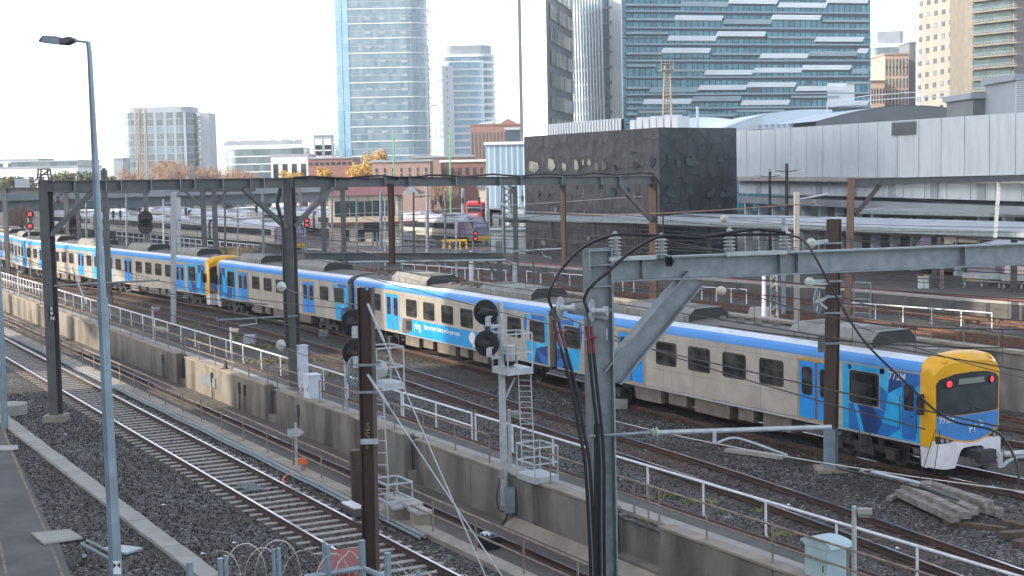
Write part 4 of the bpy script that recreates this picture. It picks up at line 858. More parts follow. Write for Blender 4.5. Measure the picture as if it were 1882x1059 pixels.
# signal behind the numbered post
s = onw(672, 3.25, 0); mb_ = C(s, 3.25, .12); Y = mb_.y
t = T('railway_signal', 'signal with two black round heads and white cage, half hidden by the numbered brown post', 'railway signal', mb_)
b = MB(); b.cyl(mb_, Q(668, 575, Y), .1, n=12); b.build('mast', 'galvanised pale', t)
for x, y, r_ in ((651, 594, .43), (653, 649, .44)):
    disc_signal(t, Q(x, y, Y+.1), r_, -away); b = MB(); c = Q(x+2, y+18, Y-.25); b.box(c.x-.1, c.x+.1, c.y-.1, c.y+.1, c.z-.16, c.z+.14); b.bar(Q(x-4, y+8, Y-.25), Q(x+10, y+8, Y-.25), .05, .05); b.bar(Q(x+2, y+25, Y-.2), Q(670, y+25, Y-.1), .1, .1); b.build('signal_bracket', 'galvanised pale', t)
pc = Q(706, 712, Y-.1); cage(t, pc, 1.0, .9, 1.25)
b = MB(); c = Q(650, 686, Y-.2); ax = V((.85, -.5, 0)).normalized(); a2 = ax.cross(V((0, 0, 1)))
for r_ in (.42, .33): b.tube([c+a2*r_*math.cos(i*.2618)*.8+V((0, 0, r_*1.15*math.sin(i*.2618))) for i in range(25)], .035, 6)
for i in range(3): b.bar(c-a2*.3*math.cos(i*1.047)-V((0, 0, .42*math.sin(i*1.047))), c+a2*.3*math.cos(i*1.047)+V((0, 0, .42*math.sin(i*1.047))), .05, .04)
b.build('safety_hoop', 'galvanised', t)
b = MB(); b.lathe(Q(697, 680, Y+.1), -away, [(0, .3), (.06, .3), (.1, .26), (.25, .26), (.28, .1)], 18); b.build('lamp_unit', 'porcelain', t)
lb = Q(704, 925, Y-.2); ladder(t, V((lb.x, lb.y, .14)), Q(692, 722, Y-.15), .43, side, 9)
cage(t, C(onw(722, 3.15, .1), 3.15, .12), 1.1, .8, 1.05, deck=False)
b = MB(); c = V((Q(657, 925, Y-.4).x, Y-.4, 0)); b.cyl(c, V((c.x-.03, c.y, Q(657, 828, Y-.4).z)), .17, n=12)
for k in range(22): b.cyl(c+V((0, 0, .08*k+.03)), c+V((0, 0, .08*k+.07)), .185, n=12)
b.build('cable_riser', 'brown steel', label='brown ribbed cable riser standing just left of the numbered post', cat='cable riser')
# arrow board on a pipe
s = onw(545, 3.35, .1); c = C(s, 3.35, .12); Y = c.y
t = T('arrow_sign', 'thin pole with a weathered arrow shaped board beside the trench hand rail', 'sign', c)
b = MB(); b.cyl(c, Q(543, 778, Y), .05, n=10); b.build('pole', 'galvanised pale', t)
b = MB(); b.prism([Q(x, y, Y-.1) for x, y in ((528, 790), (528, 804), (549, 803), (558, 796), (550, 788))], (0, .02, 0)); b.build('arrow_board', 'galvanised pale', t)
# white equipment boxes on the wall
def cab_box(name, label, cat, xs, ybot, ytop, w_, z0, dpt, m_='box paint', roof=.0):
    s = onw(sum(xs)/2, w_, z0); c = C(s, w_, z0); Y = c.y; a, b_ = Q(xs[0], ybot, Y).x, Q(xs[1], ybot, Y).x; zt = Q(xs[0], ytop, Y).z; hw = (b_-a)/2/.6
    t = T(name, label, cat, c); m = MB(); m.obox((c.x, c.y, (z0+zt)/2), CD*hw*.62, CN*dpt, V((0, 0, (zt-z0)/2))); o = m.build('cabinet', m_, t); bv = o.modifiers.new('b', 'BEVEL'); bv.width = .02; bv.segments = 2
    m = MB(); m.obox((c.x, c.y, zt+.02), CD*(hw*.62+.03), CN*(dpt+.03), V((0, 0, .02))); m.build('lid', m_, t)
    m = MB(); m.obox(V((c.x, c.y, (z0+zt)/2))-CN*(dpt+.006), CD*hw*.55, CN*.006, V((0, 0, (zt-z0)/2-.07))); d = m.build('door', m_, t)
    m = MB(); m.obox(V((c.x, c.y, (z0+zt)/2))-CN*(dpt+.02)+CD*hw*.42, CD*.015, CN*.012, V((0, 0, .08))); m.build('handle', 'dark steel', d); return t
cab_box('equipment_box', 'pale lilac steel box on the wall top, with a taller box behind it', 'equipment box', (562, 588), 738, 690, 9.0, .1, .3)
cab_box('equipment_box', 'tall narrow pale lilac box behind the lower steel box', 'equipment box', (548, 566), 690, 637, 9.9, .06, .22)
cb_ = cab_box('equipment_cabinet', 'pale green grey cabinet with a rounded top at the bottom right', 'cabinet', (1489, 1550), 1059, 1003, 9.1, .1, .34, 'cabinet green')
m = MB(); s = onw(1520, 9.1, 1.); c = C(s, 9.1, 0); zt = Q(1520, 1001, c.y).z
m.prism([c+CD*.55*math.cos(R(a))*1.05-CN*.37+V((0, 0, zt+.02+.16*math.sin(R(a)))) for a in range(0, 181, 20)], CN*.74); m.build('lid', 'cabinet green', cb_)
# traffic cone on the coping
s = onw(413, 8.75, .33); c = C(s, 8.8, .33); t = T('traffic_cone', 'dark weathered traffic cone standing on the coping', 'traffic cone', c)
b = MB(); b.box(c.x-.2, c.x+.2, c.y-.2, c.y+.2, .33, .36); b.build('base', 'red shrink', t); MB().lathe(c+V((0, 0, .03)), (0, 0, 1), [(0, .13), (.42, .03)], 12).build('cone', 'brown steel', t)
# trackside equipment in the foreground
c = P(556, 872); t = T('trackside_post', 'orange capped trackside post with coiled orange hose beside the trench kerb', 'trackside post', c)
b = MB(); b.cyl(c, Q(556, 851, c.y), .06, n=8); b.build('post', 'galvanised', t)
b = MB(); q = Q(557, 848, c.y); b.box(q.x-.16, q.x+.14, q.y-.12, q.y+.12, q.z-.1, q.z+.09); b.build('head', 'orange', t)
b = MB(); b.tube([c+V((.28*math.cos(k*.4)*(1+.1*math.sin(k)), .22*math.sin(k*.4), .05+.02*(k/16)))for k in range(48)], .028, 6); b.tube(spline([P(x, y, .06) for x, y in ((560, 868), (548, 880), (534, 872), (521, 880), (520, 890))]), .03, 6); b.tube(spline([Q(x, y, c.y) for x, y in ((559, 850), (561, 858), (558, 868))]), .03); b.build('hose', 'orange', t)
t = T('track_box', 'small white topped signal box lying beside the far rail', 'signal box', P(650, 950))
b = MB(); c = P(649, 948); b.obox(c+V((0, 0, .17)), CD*.5, CN*.17, V((0, 0, .12))); b.build('box', 'dark steel', t)
b = MB(); b.obox(c+V((0, 0, .31)), CD*.5, CN*.17, V((0, 0, .025))); b.build('lid', 'white paint', t)
b = MB(); b.tube(spline([P(x, y, .12) for x, y in ((628, 938), (632, 928), (648, 926), (664, 930))]), .035); b.build('hose', 'black cable', t)
for x, y, hw, hs, h, lab in ((729, 948, .28, .38, .42, 'lowest of three concrete lidded boxes beside the trench, at the left'), (742, 943, .26, .85, .5, 'long pale lidded concrete box behind the two smaller ones'), (772, 958, .24, .35, .42, 'small concrete lidded box at the right end of the long box')):
    c = P(x, y, .2); c.z = 0; t = T('concrete_box', lab, 'concrete box', c, 0, 'concrete boxes beside the trench')
    b = MB(); b.obox(c+V((0, 0, h/2)), CD*hs*.8, CN*hw*.8, V((0, 0, h/2))); b.build('box', 'coping concrete', t)
    b = MB(); b.obox(c+V((0, 0, h+.07)), CD*hs, CN*hw, V((0, 0, .07))); o = b.build('lid', 'stone lid', t); bv = o.modifiers.new('b', 'BEVEL'); bv.width = .03
t = T('track_grating', 'small grey steel grating lying between the foreground rails', 'grating', P(461, 896)); c = P(461, 896, .12)
b = MB()
for k in range(7): b.obox(c+CN*(k-3)*.09, CD*.55, CN*.012, V((0, 0, .02)))
for k in (-1, 0, 1): b.obox(c+CD*k*.5, CD*.015, CN*.3, V((0, 0, .018)))
b.build('grating', 'galvanised', t)
c = C(onw(872, 5.9, TZ+.3), 6.4, TZ); t = T('black_case', 'black case with a crumpled pale sheet on it in the sunken track', 'case', c)
b = MB(); b.obox(c+V((0, 0, .2)), CD*.3, CN*.22, V((0, 0, .18))); b.build('case', 'black', t)
b = MB(); q = c+V((0, 0, .38))-CD*.15
b.add([q+CD*i*.08+CN*j*.08+V((0, 0, rnd.uniform(-.02, .1))) for i in range(-2, 3) for j in range(-2, 3)], [(i*5+j, i*5+j+1, (i+1)*5+j+1, (i+1)*5+j) for i in range(4) for j in range(4)]); b.build('sheet', 'box paint', t)
# timbers beside the train
def timber(label, p, q, wd, h, z, m_='old timber', name='timber_sleeper'):
    a, c = P(*p, z), P(*q, z); b = MB(); n = 5; d, s_, u = b.frame(a, c); v = []; 
    for i in range(n+1):
        e = a.lerp(c, i/n)+s_*rnd.uniform(-.02, .02); j = rnd.uniform(.93, 1.04); v += [e+s_*wd/2*j*x+u*h*y for x, y in ((-1, 0), (1, 0), (1.0, 1), (-1, 1))]
    b.add(v, [(i*4+k, i*4+(k+1) % 4, (i+1)*4+(k+1) % 4, (i+1)*4+k) for i in range(n) for k in range(4)]+[(0, 1, 2, 3), (n*4, n*4+1, n*4+2, n*4+3)])
    return b.build(name, m_, label=label, cat='timber')
timber('long grey timber at the front of the pile before the cab', (1652, 912), (1757, 962), .3, .2, .1)
timber('grey timber in the middle of the pile before the cab', (1668, 902), (1775, 955), .3, .2, .22)
timber('grey timber overlapping the middle of the pile before the cab', (1680, 899), (1790, 948), .3, .22, .18)
timber('topmost grey timber at the back of the pile nearest the cab', (1700, 897), (1818, 935), .34, .22, .22)
timber('stub of greenish timber sticking out at the right end of the pile', (1795, 938), (1838, 950), .3, .22, .05)
timber('short pale plank at the left end of the timber pile', (1634, 922), (1662, 905), .16, .12, .05)
timber('dark weathered timber lying in front of the pile', (1735, 963), (1850, 978), .24, .12, 0, 'dark timber')
timber('dark weathered timber at the right edge behind another one', (1845, 966), (1900, 978), .3, .16, 0, 'dark timber')
timber('dark weathered timber at the right edge, higher of two', (1838, 990), (1905, 985), .28, .16, 0, 'dark timber')
timber('dark weathered timber at the right edge, lowest of all', (1868, 1008), (1910, 1000), .3, .18, 0, 'dark timber')
timber('pale plank lying in the ballast under the steady arm', (1335, 831), (1443, 845), .3, .12, .02, 'pale concrete', 'plank')
timber('pale slab in the ballast by the white fence at the left', (290, 607), (305, 612), .5, .2, 0, 'pale concrete', 'slab')
b = MB(); c = P(1136, 752); b.box(c.x-.22, c.x+.4, c.y-.2, c.y+.2, 0, .4); b.box(c.x+.05, c.x+.35, c.y-.24, c.y-.2, .1, .3); b.build('track_box', 'pale concrete', label='white box with a yellow end lying beside the train wheels', cat='box')
b = MB(); c = P(459, 632); b.box(c.x-.35, c.x+.35, c.y-.3, c.y+.3, 0, .5); b.build('track_box', 'galvanised pale', label='pale point machine box behind the white fence', cat='box')
b = MB(); c = P(596, 618); b.box(c.x-.3, c.x+.3, c.y-.3, c.y+.3, 0, .35); b.build('track_box', 'galvanised', label='grey box in the ballast below the second car', cat='box')
# red lidded bin and razor wire fence on the abutment at the bottom edge
b = MB(); b.box(-9, .2, 9, 20.5, 0, 4.1); b.build('abutment', 'pale concrete', label='concrete abutment carrying the razor wire fence at the bottom edge', cat='abutment')
BY = 17.; t = T('red_bin', 'red steel box with a sloping lid behind the razor wire fence', 'box', V((Q(615, 1059, BY).x, BY, 4.1)))
zl, zh = Q(600, 1047, BY).z, Q(620, 1030, BY).z; xa, xb, xc, xd = Q(583, 1045, BY).x, Q(657, 1045, BY).x, Q(592, 1036, BY).x, Q(652, 1028, BY).x
b = MB(); b.box(xa+.03, xb-.03, BY-.05, BY+.7, 4.1, zl); b.build('body', 'red iron', t)
b = MB(); b.add([(xa, BY-.1, zl), (xb, BY-.1, zl+.02), (xd, BY+.45, zl+.13), (xc, BY+.45, zl+.11), (xa, BY+.8, zl), (xb, BY+.8, zl+.02)], [(0, 1, 2, 3), (3, 2, 5, 4), (0, 3, 4), (1, 5, 2)]); b.build('lid', 'red iron', t)
b = MB()
for k in range(9): x = xa+.1+k*(xb-xa-.2)/8; b.box(x-.012, x+.012, BY-.075, BY-.045, 4.1, zl-.02)
b.build('ribs', 'red iron', t)
FY = 15.; t = T('security_fence', 'galvanised fence posts with a top rail and coils of razor wire at the bottom edge', 'security fence', V((Q(600, 1059, FY).x, FY, 4.1)))
for x, y in ((348, 1034), (405, 1027), (415, 1022), (503, 1010), (512, 1008), (595, 997), (602, 1002), (665, 994), (712, 1017), (769, 1052)):
    q = Q(x, y, FY if x < 670 else FY-(x-665)*.012); MB().cyl(V((q.x, q.y, 4.1)), q, .022 if x not in (602, 665, 712, 348, 405) else .034, n=8).build('post', 'lamp steel', t)
MB().tube([Q(560, 1062, FY), Q(665, 1045, FY), Q(740, 1075, FY-.8)], .03, 8).build('top_rail', 'lamp steel', t)
b = MB(); pts = []
N_ = 10
for k in range(N_*22+1):
    f = k/(N_*22); x = 400+f*400; yy = 1050+(6 if x < 640 else (x-640)*.32); a = 6.28319*k/22
    c = Q(x, yy, FY-max(0, x-665)*.012); r_ = .2+.07*math.sin(k*.031)+.04*math.sin(k*.113)
    pts.append(c+V((r_*.55*math.sin(a)+.06*math.sin(k*.07), r_*.8*math.sin(a)*.6, r_*1.25*math.cos(a)*.95)))
b.tube(pts, .004, 4); 
for k in range(0, len(pts), 3): b.obox(pts[k], V((.012, 0, .006)), V((0, .004, 0)), V((0, 0, .008)))
b.build('razor_wire', 'bright wire', t)
# ---------------------------------------------------------------- yard beyond the train
def panel_mat(name, c1, c2, mortar, pw, ph, rough=.15, msz=.03, metal=0., bias=0., off=.0, spec=.6, wob=0.):
    m = bpy.data.materials.new(name); m.use_nodes = True; n = m.node_tree; L = n.links.new; b = n.nodes['Principled BSDF']
    tc = n.nodes.new('ShaderNodeTexCoord'); sx = n.nodes.new('ShaderNodeSeparateXYZ'); L(tc.outputs['Object'], sx.inputs[0])
    ad = n.nodes.new('ShaderNodeMath'); ad.operation = 'MULTIPLY_ADD'; L(sx.outputs[1], ad.inputs[0]); ad.inputs[1].default_value = .83; L(sx.outputs[0], ad.inputs[2])
    cb = n.nodes.new('ShaderNodeCombineXYZ'); L(ad.outputs[0], cb.inputs[0]); L(sx.outputs[2], cb.inputs[1])
    br = n.nodes.new('ShaderNodeTexBrick'); br.offset = off; br.inputs['Scale'].default_value = 1; br.inputs['Brick Width'].default_value = pw; br.inputs['Row Height'].default_value = ph; br.inputs['Mortar Size'].default_value = msz; br.inputs['Bias'].default_value = bias
    br.inputs['Color1'].default_value = (*c1, 1); br.inputs['Color2'].default_value = (*c2, 1); br.inputs['Mortar'].default_value = (*mortar, 1)
    L(cb.outputs[0], br.inputs[0]); L(br.outputs[0], b.inputs['Base Color']); b.inputs['Roughness'].default_value = rough; b.inputs['Metallic'].default_value = metal; b.inputs['Specular IOR Level'].default_value = spec
    if wob:
        t2 = n.nodes.new('ShaderNodeTexNoise'); t2.inputs['Scale'].default_value = .5; L(tc.outputs['Object'], t2.inputs[0])
        bp = n.nodes.new('ShaderNodeBump'); bp.inputs['Strength'].default_value = wob; bp.inputs['Distance'].default_value = .3; L(t2.outputs[0], bp.inputs['Height']); L(bp.outputs[0], b.inputs['Normal'])
    MT[name] = m
def shingle_mat(name, c, line, sc_=.8):              # big petal shaped cladding tiles: cells with dark raised joints
    m = mat(name, tuple(x*.7 for x in c), .55, .1, c2=tuple(x*1.25 for x in c), sc=.5, lo=.4, hi=.6); n = m.node_tree; L = n.links.new; b = n.nodes['Principled BSDF']; tc = n.nodes['Texture Coordinate']
    vo = n.nodes.new('ShaderNodeTexVoronoi'); vo.feature = 'DISTANCE_TO_EDGE'; vo.inputs['Scale'].default_value = sc_; vo.inputs['Randomness'].default_value = .75; L(tc.outputs['Object'], vo.inputs[0])
    mr = n.nodes.new('ShaderNodeMapRange'); mr.inputs[1].default_value = .015; mr.inputs[2].default_value = .05; L(vo.outputs[0], mr.inputs[0])
    mx = n.nodes.new('ShaderNodeMix'); mx.data_type = 'RGBA'; L(mr.outputs[0], mx.inputs[0]); mx.inputs[6].default_value = (*line, 1); L(n.nodes['Color Ramp'].outputs[0], mx.inputs[7]); L(mx.outputs[2], b.inputs['Base Color'])
    v2 = n.nodes.new('ShaderNodeTexVoronoi'); v2.inputs['Scale'].default_value = sc_; v2.inputs['Randomness'].default_value = .75; L(tc.outputs['Object'], v2.inputs[0])
    bp = n.nodes.new('ShaderNodeBump'); bp.inputs['Strength'].default_value = .22; bp.inputs['Distance'].default_value = .4; L(v2.outputs['Distance'], bp.inputs['Height']); L(bp.outputs[0], b.inputs['Normal'])
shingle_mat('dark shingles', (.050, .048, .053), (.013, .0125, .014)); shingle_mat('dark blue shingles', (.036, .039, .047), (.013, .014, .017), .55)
mat('gold reflection glass', (.10, .10, .09), .05, c2=(.26, .25, .22), sc=.8, spec=.8, lo=.3, hi=.7)  # golden reflections painted into the pane colour
mat('dark glass', (.02, .028, .034), .06, c2=(.045, .06, .065), sc=.6, spec=.7)
mat('silver train', (.62, .58, .52), .4, .2, c2=(.52, .48, .43), sc=.4); mat('silver roof', (.40, .41, .46), .4, .2, c2=(.36, .37, .42), sc=.6)
mat('purple', (.18, .15, .235), .5, c2=(.27, .25, .30), sc=.4); mat('deep purple', (.05, .035, .10), .4); mat('regional yellow', (.70, .42, .04), .4)
mat('canopy roof', (.36, .39, .42), .6, .1, c2=(.27, .30, .33), sc=.5); mat('canopy edge', (.25, .30, .32), .5, c2=(.2, .24, .26))
mat('red strip', (.30, .10, .085), .85, c2=(.22, .085, .075), sc=1.5); mat('platform wall', (.36, .29, .25), .85, c2=(.23, .19, .17), sc=.8)
mat('cream wall', (.55, .50, .40), .7, c2=(.46, .42, .34)); mat('maroon roof', (.16, .065, .075), .7, c2=(.11, .05, .055), sc=1.5)
mat('bus red', (.50, .05, .06), .35); mat('car white', (.68, .70, .72), .25); mat('car dark', (.05, .055, .06), .25)
mat('viaduct', (.27, .30, .33), .8, c2=(.20, .225, .25), sc=.2); mat('viaduct dark', (.15, .19, .22), .8)
mat('leaf green', (.055, .075, .028), .7, c2=(.12, .13, .05), sc=.5); mat('leaf gold', (.42, .25, .045), .7, c2=(.58, .40, .10), sc=.5); mat('leaf amber', (.40, .25, .10), .7, c2=(.50, .34, .16), sc=.4); mat('twig', (.30, .20, .155), .8, c2=(.36, .25, .19), sc=.6); mat('bark', (.09, .07, .055), .9); mat('dry grass', (.28, .20, .10), .9, c2=(.18, .16, .07), sc=2); mat('weed', (.14, .17, .06), .9, c2=(.24, .21, .10), sc=2)
mat('green mast', (.10, .36, .15), .5); mat('shed white', (.62, .66, .68), .5)
def off_line(off, a, b, st=4): return [trk(s, off)[0] for s in range(a, b, st)]
# parapet wall behind the train with a pipe rail
t = T('parapet_wall', 'long concrete parapet wall behind the train, sunlit beside the yellow cab', 'wall', trk(20, 13.2)[0])
ln = off_line(13.2, -30, 60); MB().sweep(ln, [(-.2, -.2), (.2, -.2), (.2, 2.35), (-.2, 2.35)]).build('wall', 'wall concrete', t); MB().sweep([p+V((0, 0, 2.35)) for p in ln], [(-.28, 0), (.28, 0), (.28, .12), (-.28, .12)]).build('coping', 'coping concrete', t)
t = T('hand_rail', 'two rail pipe hand rail on top of the parapet wall behind the cab', 'hand rail', trk(0, 13.2)[0])
ln = [p+V((0, 0, 2.47)) for p in off_line(13.2, -30, 22, 2)]
for z in (.55, 1.05): MB().tube([p+V((0, 0, z)) for p in ln], .03).build('rail', 'rail brown pipe', t)
for p in ln: MB().tube([p, p+V((0, 0, 1.05))], .03).build('post', 'rail brown pipe', t)
t = T('cable_tray', 'pale brown cable duct running low behind the train, left of the grey column', 'cable duct', trk(50, 15)[0])
MB().sweep(off_line(15.2, 18, 60), [(-.25, 0), (.25, 0), (.25, .4), (-.25, .4)]).build('duct', 'coping concrete', t)
def fence(label, pts, h, n, mids=(), m_='white paint', r=.04, name='pipe_fence', cat='rail fence', group=None):
    pts = [V(p) for p in pts]; t = T(name, label, cat, pts[0], 0, group); ps = [pts[0].lerp(pts[-1], i/n) if len(pts) == 2 else pts[i] for i in range(n+1)]
    for z in (1,)+tuple(mids): MB().tube([p+V((0, 0, h*z)) for p in ps], r).build('rail', m_, t)
    for p in ps: MB().tube([p, p+V((0, 0, h))], r).build('post', m_, t)
fence('white single rail fence in front of the sunlit platform wall', [P(1560, 585), P(1823, 607)], 1., 5)
fence('white single rail fence left of the grey column beyond the train', [P(968, 518), P(1075, 527)], 1., 4, r=.045)
fence('white single rail fence behind the low dark portal', [P(740, 505), P(930, 519)], 1.1, 8, r=.045)
fence('short white rail fence right of the grey column beyond the train', [P(1125, 533), P(1165, 538)], 1., 2, r=.045)
fence('white rail fence below the gantry beam near the grey strut', [P(1290, 552), P(1372, 560)], 1.05, 3, r=.045)
fence('distant white two rail fence right of the pair of silver masts', [P(318, 452), P(480, 470)], 1.3, 14, (.5,), r=.06)
fence('distant white two rail fence between the lamp post and the silver masts', [P(215, 440), P(312, 450)], 1.3, 9, (.5,), r=.06)
fence('distant white two rail fence at the far left behind the last car', [P(0, 428), P(72, 432)], 1.3, 6, (.5,), r=.06)
fence('grey mesh fence panel in front of the platform wall right of the brown post', [P(1570, 582), P(1600, 584)], 2.3, 1, (.1, .3, .5, .7), 'galvanised', .05, 'fence_panel')
fence('thin grey fence along the far platform left of the station canopy', [P(640, 455, 1.1), P(800, 460, 1.1)], 1.2, 14, (.5,), 'galvanised', .05)
# platform
E_ = [P(x, y, 1.1) for x, y in ((2050, 572), (1882, 558), (1750, 548.5), (1600, 536), (1400, 519), (1200, 503), (1071, 493.6), (940, 483), (715, 464), (559, 456))]
t = T('station_platform', 'station platform with a red edge strip, white coping and pale brick edge wall', 'platform', E_[3]-V((0, 0, 1.1)))
def strip(a, b_, z0, z1, name, m_):
    o = []
    for i, p in enumerate(E_):
        d = E_[max(i-1, 0)]-E_[min(i+1, len(E_)-1)]; d.z = 0; d.normalize(); nn = V((-d.y, d.x, 0)); nn = nn if nn.y > 0 else -nn; o.append((p+nn*a, p+nn*b_))
    v = []; 
    for p, q in o: v += [V((p.x, p.y, z0)), V((q.x, q.y, z0)), V((q.x, q.y, z1)), V((p.x, p.y, z1))]
    n = len(o); MB().add(v, [(i*4+k, i*4+(k+1) % 4, (i+1)*4+(k+1) % 4, (i+1)*4+k) for i in range(n-1) for k in range(4)]+[(0, 1, 2, 3), (4*n-4, 4*n-3, 4*n-2, 4*n-1)]).build(name, m_, t)
strip(.05, 9, 0, 1.08, 'deck', 'asphalt'); strip(0, .5, .95, 1.115, 'edge_coping', 'pale concrete'); strip(.75, 1.9, 1.0, 1.095, 'red_strip', 'red strip'); strip(.15, .6, 0, .94, 'edge_wall', 'platform wall')
for i in range(len(E_)-1):
    n = max(1, int((E_[i]-E_[i+1]).length/2.6))
    for k in range(n): p = E_[i].lerp(E_[i+1], k/n); MB().box(p.x-.12, p.x+.12, p.y-.1, p.y+.3, 0, .95).build('edge_wall_pier', 'dark steel', t)
# canopies
def canopy(label, off0, off1, pts, z0, z1, thick, m1='canopy roof'):
    t = T('platform_canopy', label, 'canopy', pts[0]-V((0, 0, pts[0].z))); v = []; n = len(pts); posts = []
    for i, p in enumerate(pts):
        d = pts[max(i-1, 0)]-pts[min(i+1, n-1)]; d.z = 0; d.normalize(); nn = V((-d.y, d.x, 0)); nn = nn if nn.y > 0 else -nn
        a, c = p+nn*off0, p+nn*off1; m_ = (a+c)/2; v += [V((a.x, a.y, z0)), V((c.x, c.y, z1)), V((c.x, c.y, z1-thick)), V((a.x, a.y, z0-thick))]; posts.append(m_)
    MB().add(v, [(i*4+k, i*4+(k+1) % 4, (i+1)*4+(k+1) % 4, (i+1)*4+k) for i in range(n-1) for k in range(4)]+[(0, 1, 2, 3), (4*n-4, 4*n-3, 4*n-2, 4*n-1)], [0, 1, 1, 1]*(n-1)+[1, 1]).build('roof', [m1, 'canopy edge'], t)
    b = MB()
    for i in range(n-1): p, q = posts[i], posts[i+1]; b.bar(V((p.x, p.y, z0-thick-.2)), V((q.x, q.y, z0-thick-.2)), .25, .35)
    b.build('roof_beam', 'dark steel', t)
    for i in range(n-1):
        k = max(1, int((posts[i+1]-posts[i]).length/9))
        for j in range(k): p = posts[i].lerp(posts[i+1], j/k); MB().box(p.x-.17, p.x+.17, p.y-.17, p.y+.17, 1.05, z0-thick).build('canopy_post', 'dark steel', t)
canopy('long pale platform canopy in front of the black cladded building', 3., 9.5, E_[:7]+[P(1020, 490, 1.1)], 5.45, 5.75, .38)
canopy('narrow dark edged canopy end right of the silver train', 3.5, 6., [P(1015, 489.6, 1.1), P(940, 483, 1.1), P(850, 475, 1.1)], 5.3, 5.45, .3, 'canopy edge')
E2 = [p+V((10, 16.5, 0)) for p in E_]
canopy('second pale canopy strip below the grey concrete facade', 6., 11., [p for p in E2[:5]]+[E2[4].lerp(E2[5], .35)], 5.7, 5.9, .35)
# things on the platform
for px, py, lab in ((1770, 527, 'left white bench of the two on the platform'), (1842, 531, 'right white bench of the two on the platform, near the picture edge')):
    c = P(px, py, 1.1); t = T('platform_bench', lab, 'bench', c, 0, 'platform benches'); d = V((.86, -.5, 0)); n_ = V((.5, .86, 0))
    b = MB(); b.obox(c+d*1.3+V((0, 0, .45)), d*1.4, n_*.22, V((0, 0, .03))); b.build('seat', 'shed white', t)
    b = MB(); b.obox(c+d*1.3+n_*.28+V((0, 0, .8)), d*1.4, n_*.03, V((0, 0, .22))); b.build('backrest', 'shed white', t)
    for k in (.1, 1.3, 2.5): b = MB(); b.bar(c+d*k-n_*.2, c+d*k+V((0, 0, .45)), .06, .06); b.bar(c+d*k+n_*.25, c+d*k+n_*.1+V((0, 0, .45)), .06, .06); b.build('leg', 'shed white', t)
for px, lab, m_ in ((1692, 'left bin of the pair on the platform, with a dark red lid', 'red shrink'), (1702, 'right bin of the pair on the platform, with a yellow lid', 'regional yellow')):
    c = P(px, 531, 1.1); t = T('rubbish_bin', lab, 'bin', c, 0, 'platform bins'); MB().box(c.x-.16, c.x+.16, c.y-.16, c.y+.16, 1.1, 2.05).build('body', 'shed white', t); MB().box(c.x-.2, c.x+.2, c.y-.2, c.y+.2, 2.05, 2.15).build('lid', m_, t)
c = P(1731, 532, 1.1); MB().bar(c, c+V((0, 0, 4.0)), .22, .22).build('canopy_post', 'rail brown pipe', label='pale brown post standing free on the platform beside the bins', cat='post')
c = P(1398, 600); b = MB(); b.prism([c+V(q) for q in ((-.9, 0, 0), (.9, 0, 0), (.7, .6, 1.1), (-.5, .6, 1.1))], (0, .5, 0)); b.build('hopper', 'pale concrete', label='pale sloping metal hopper behind the train roof', cat='hopper')
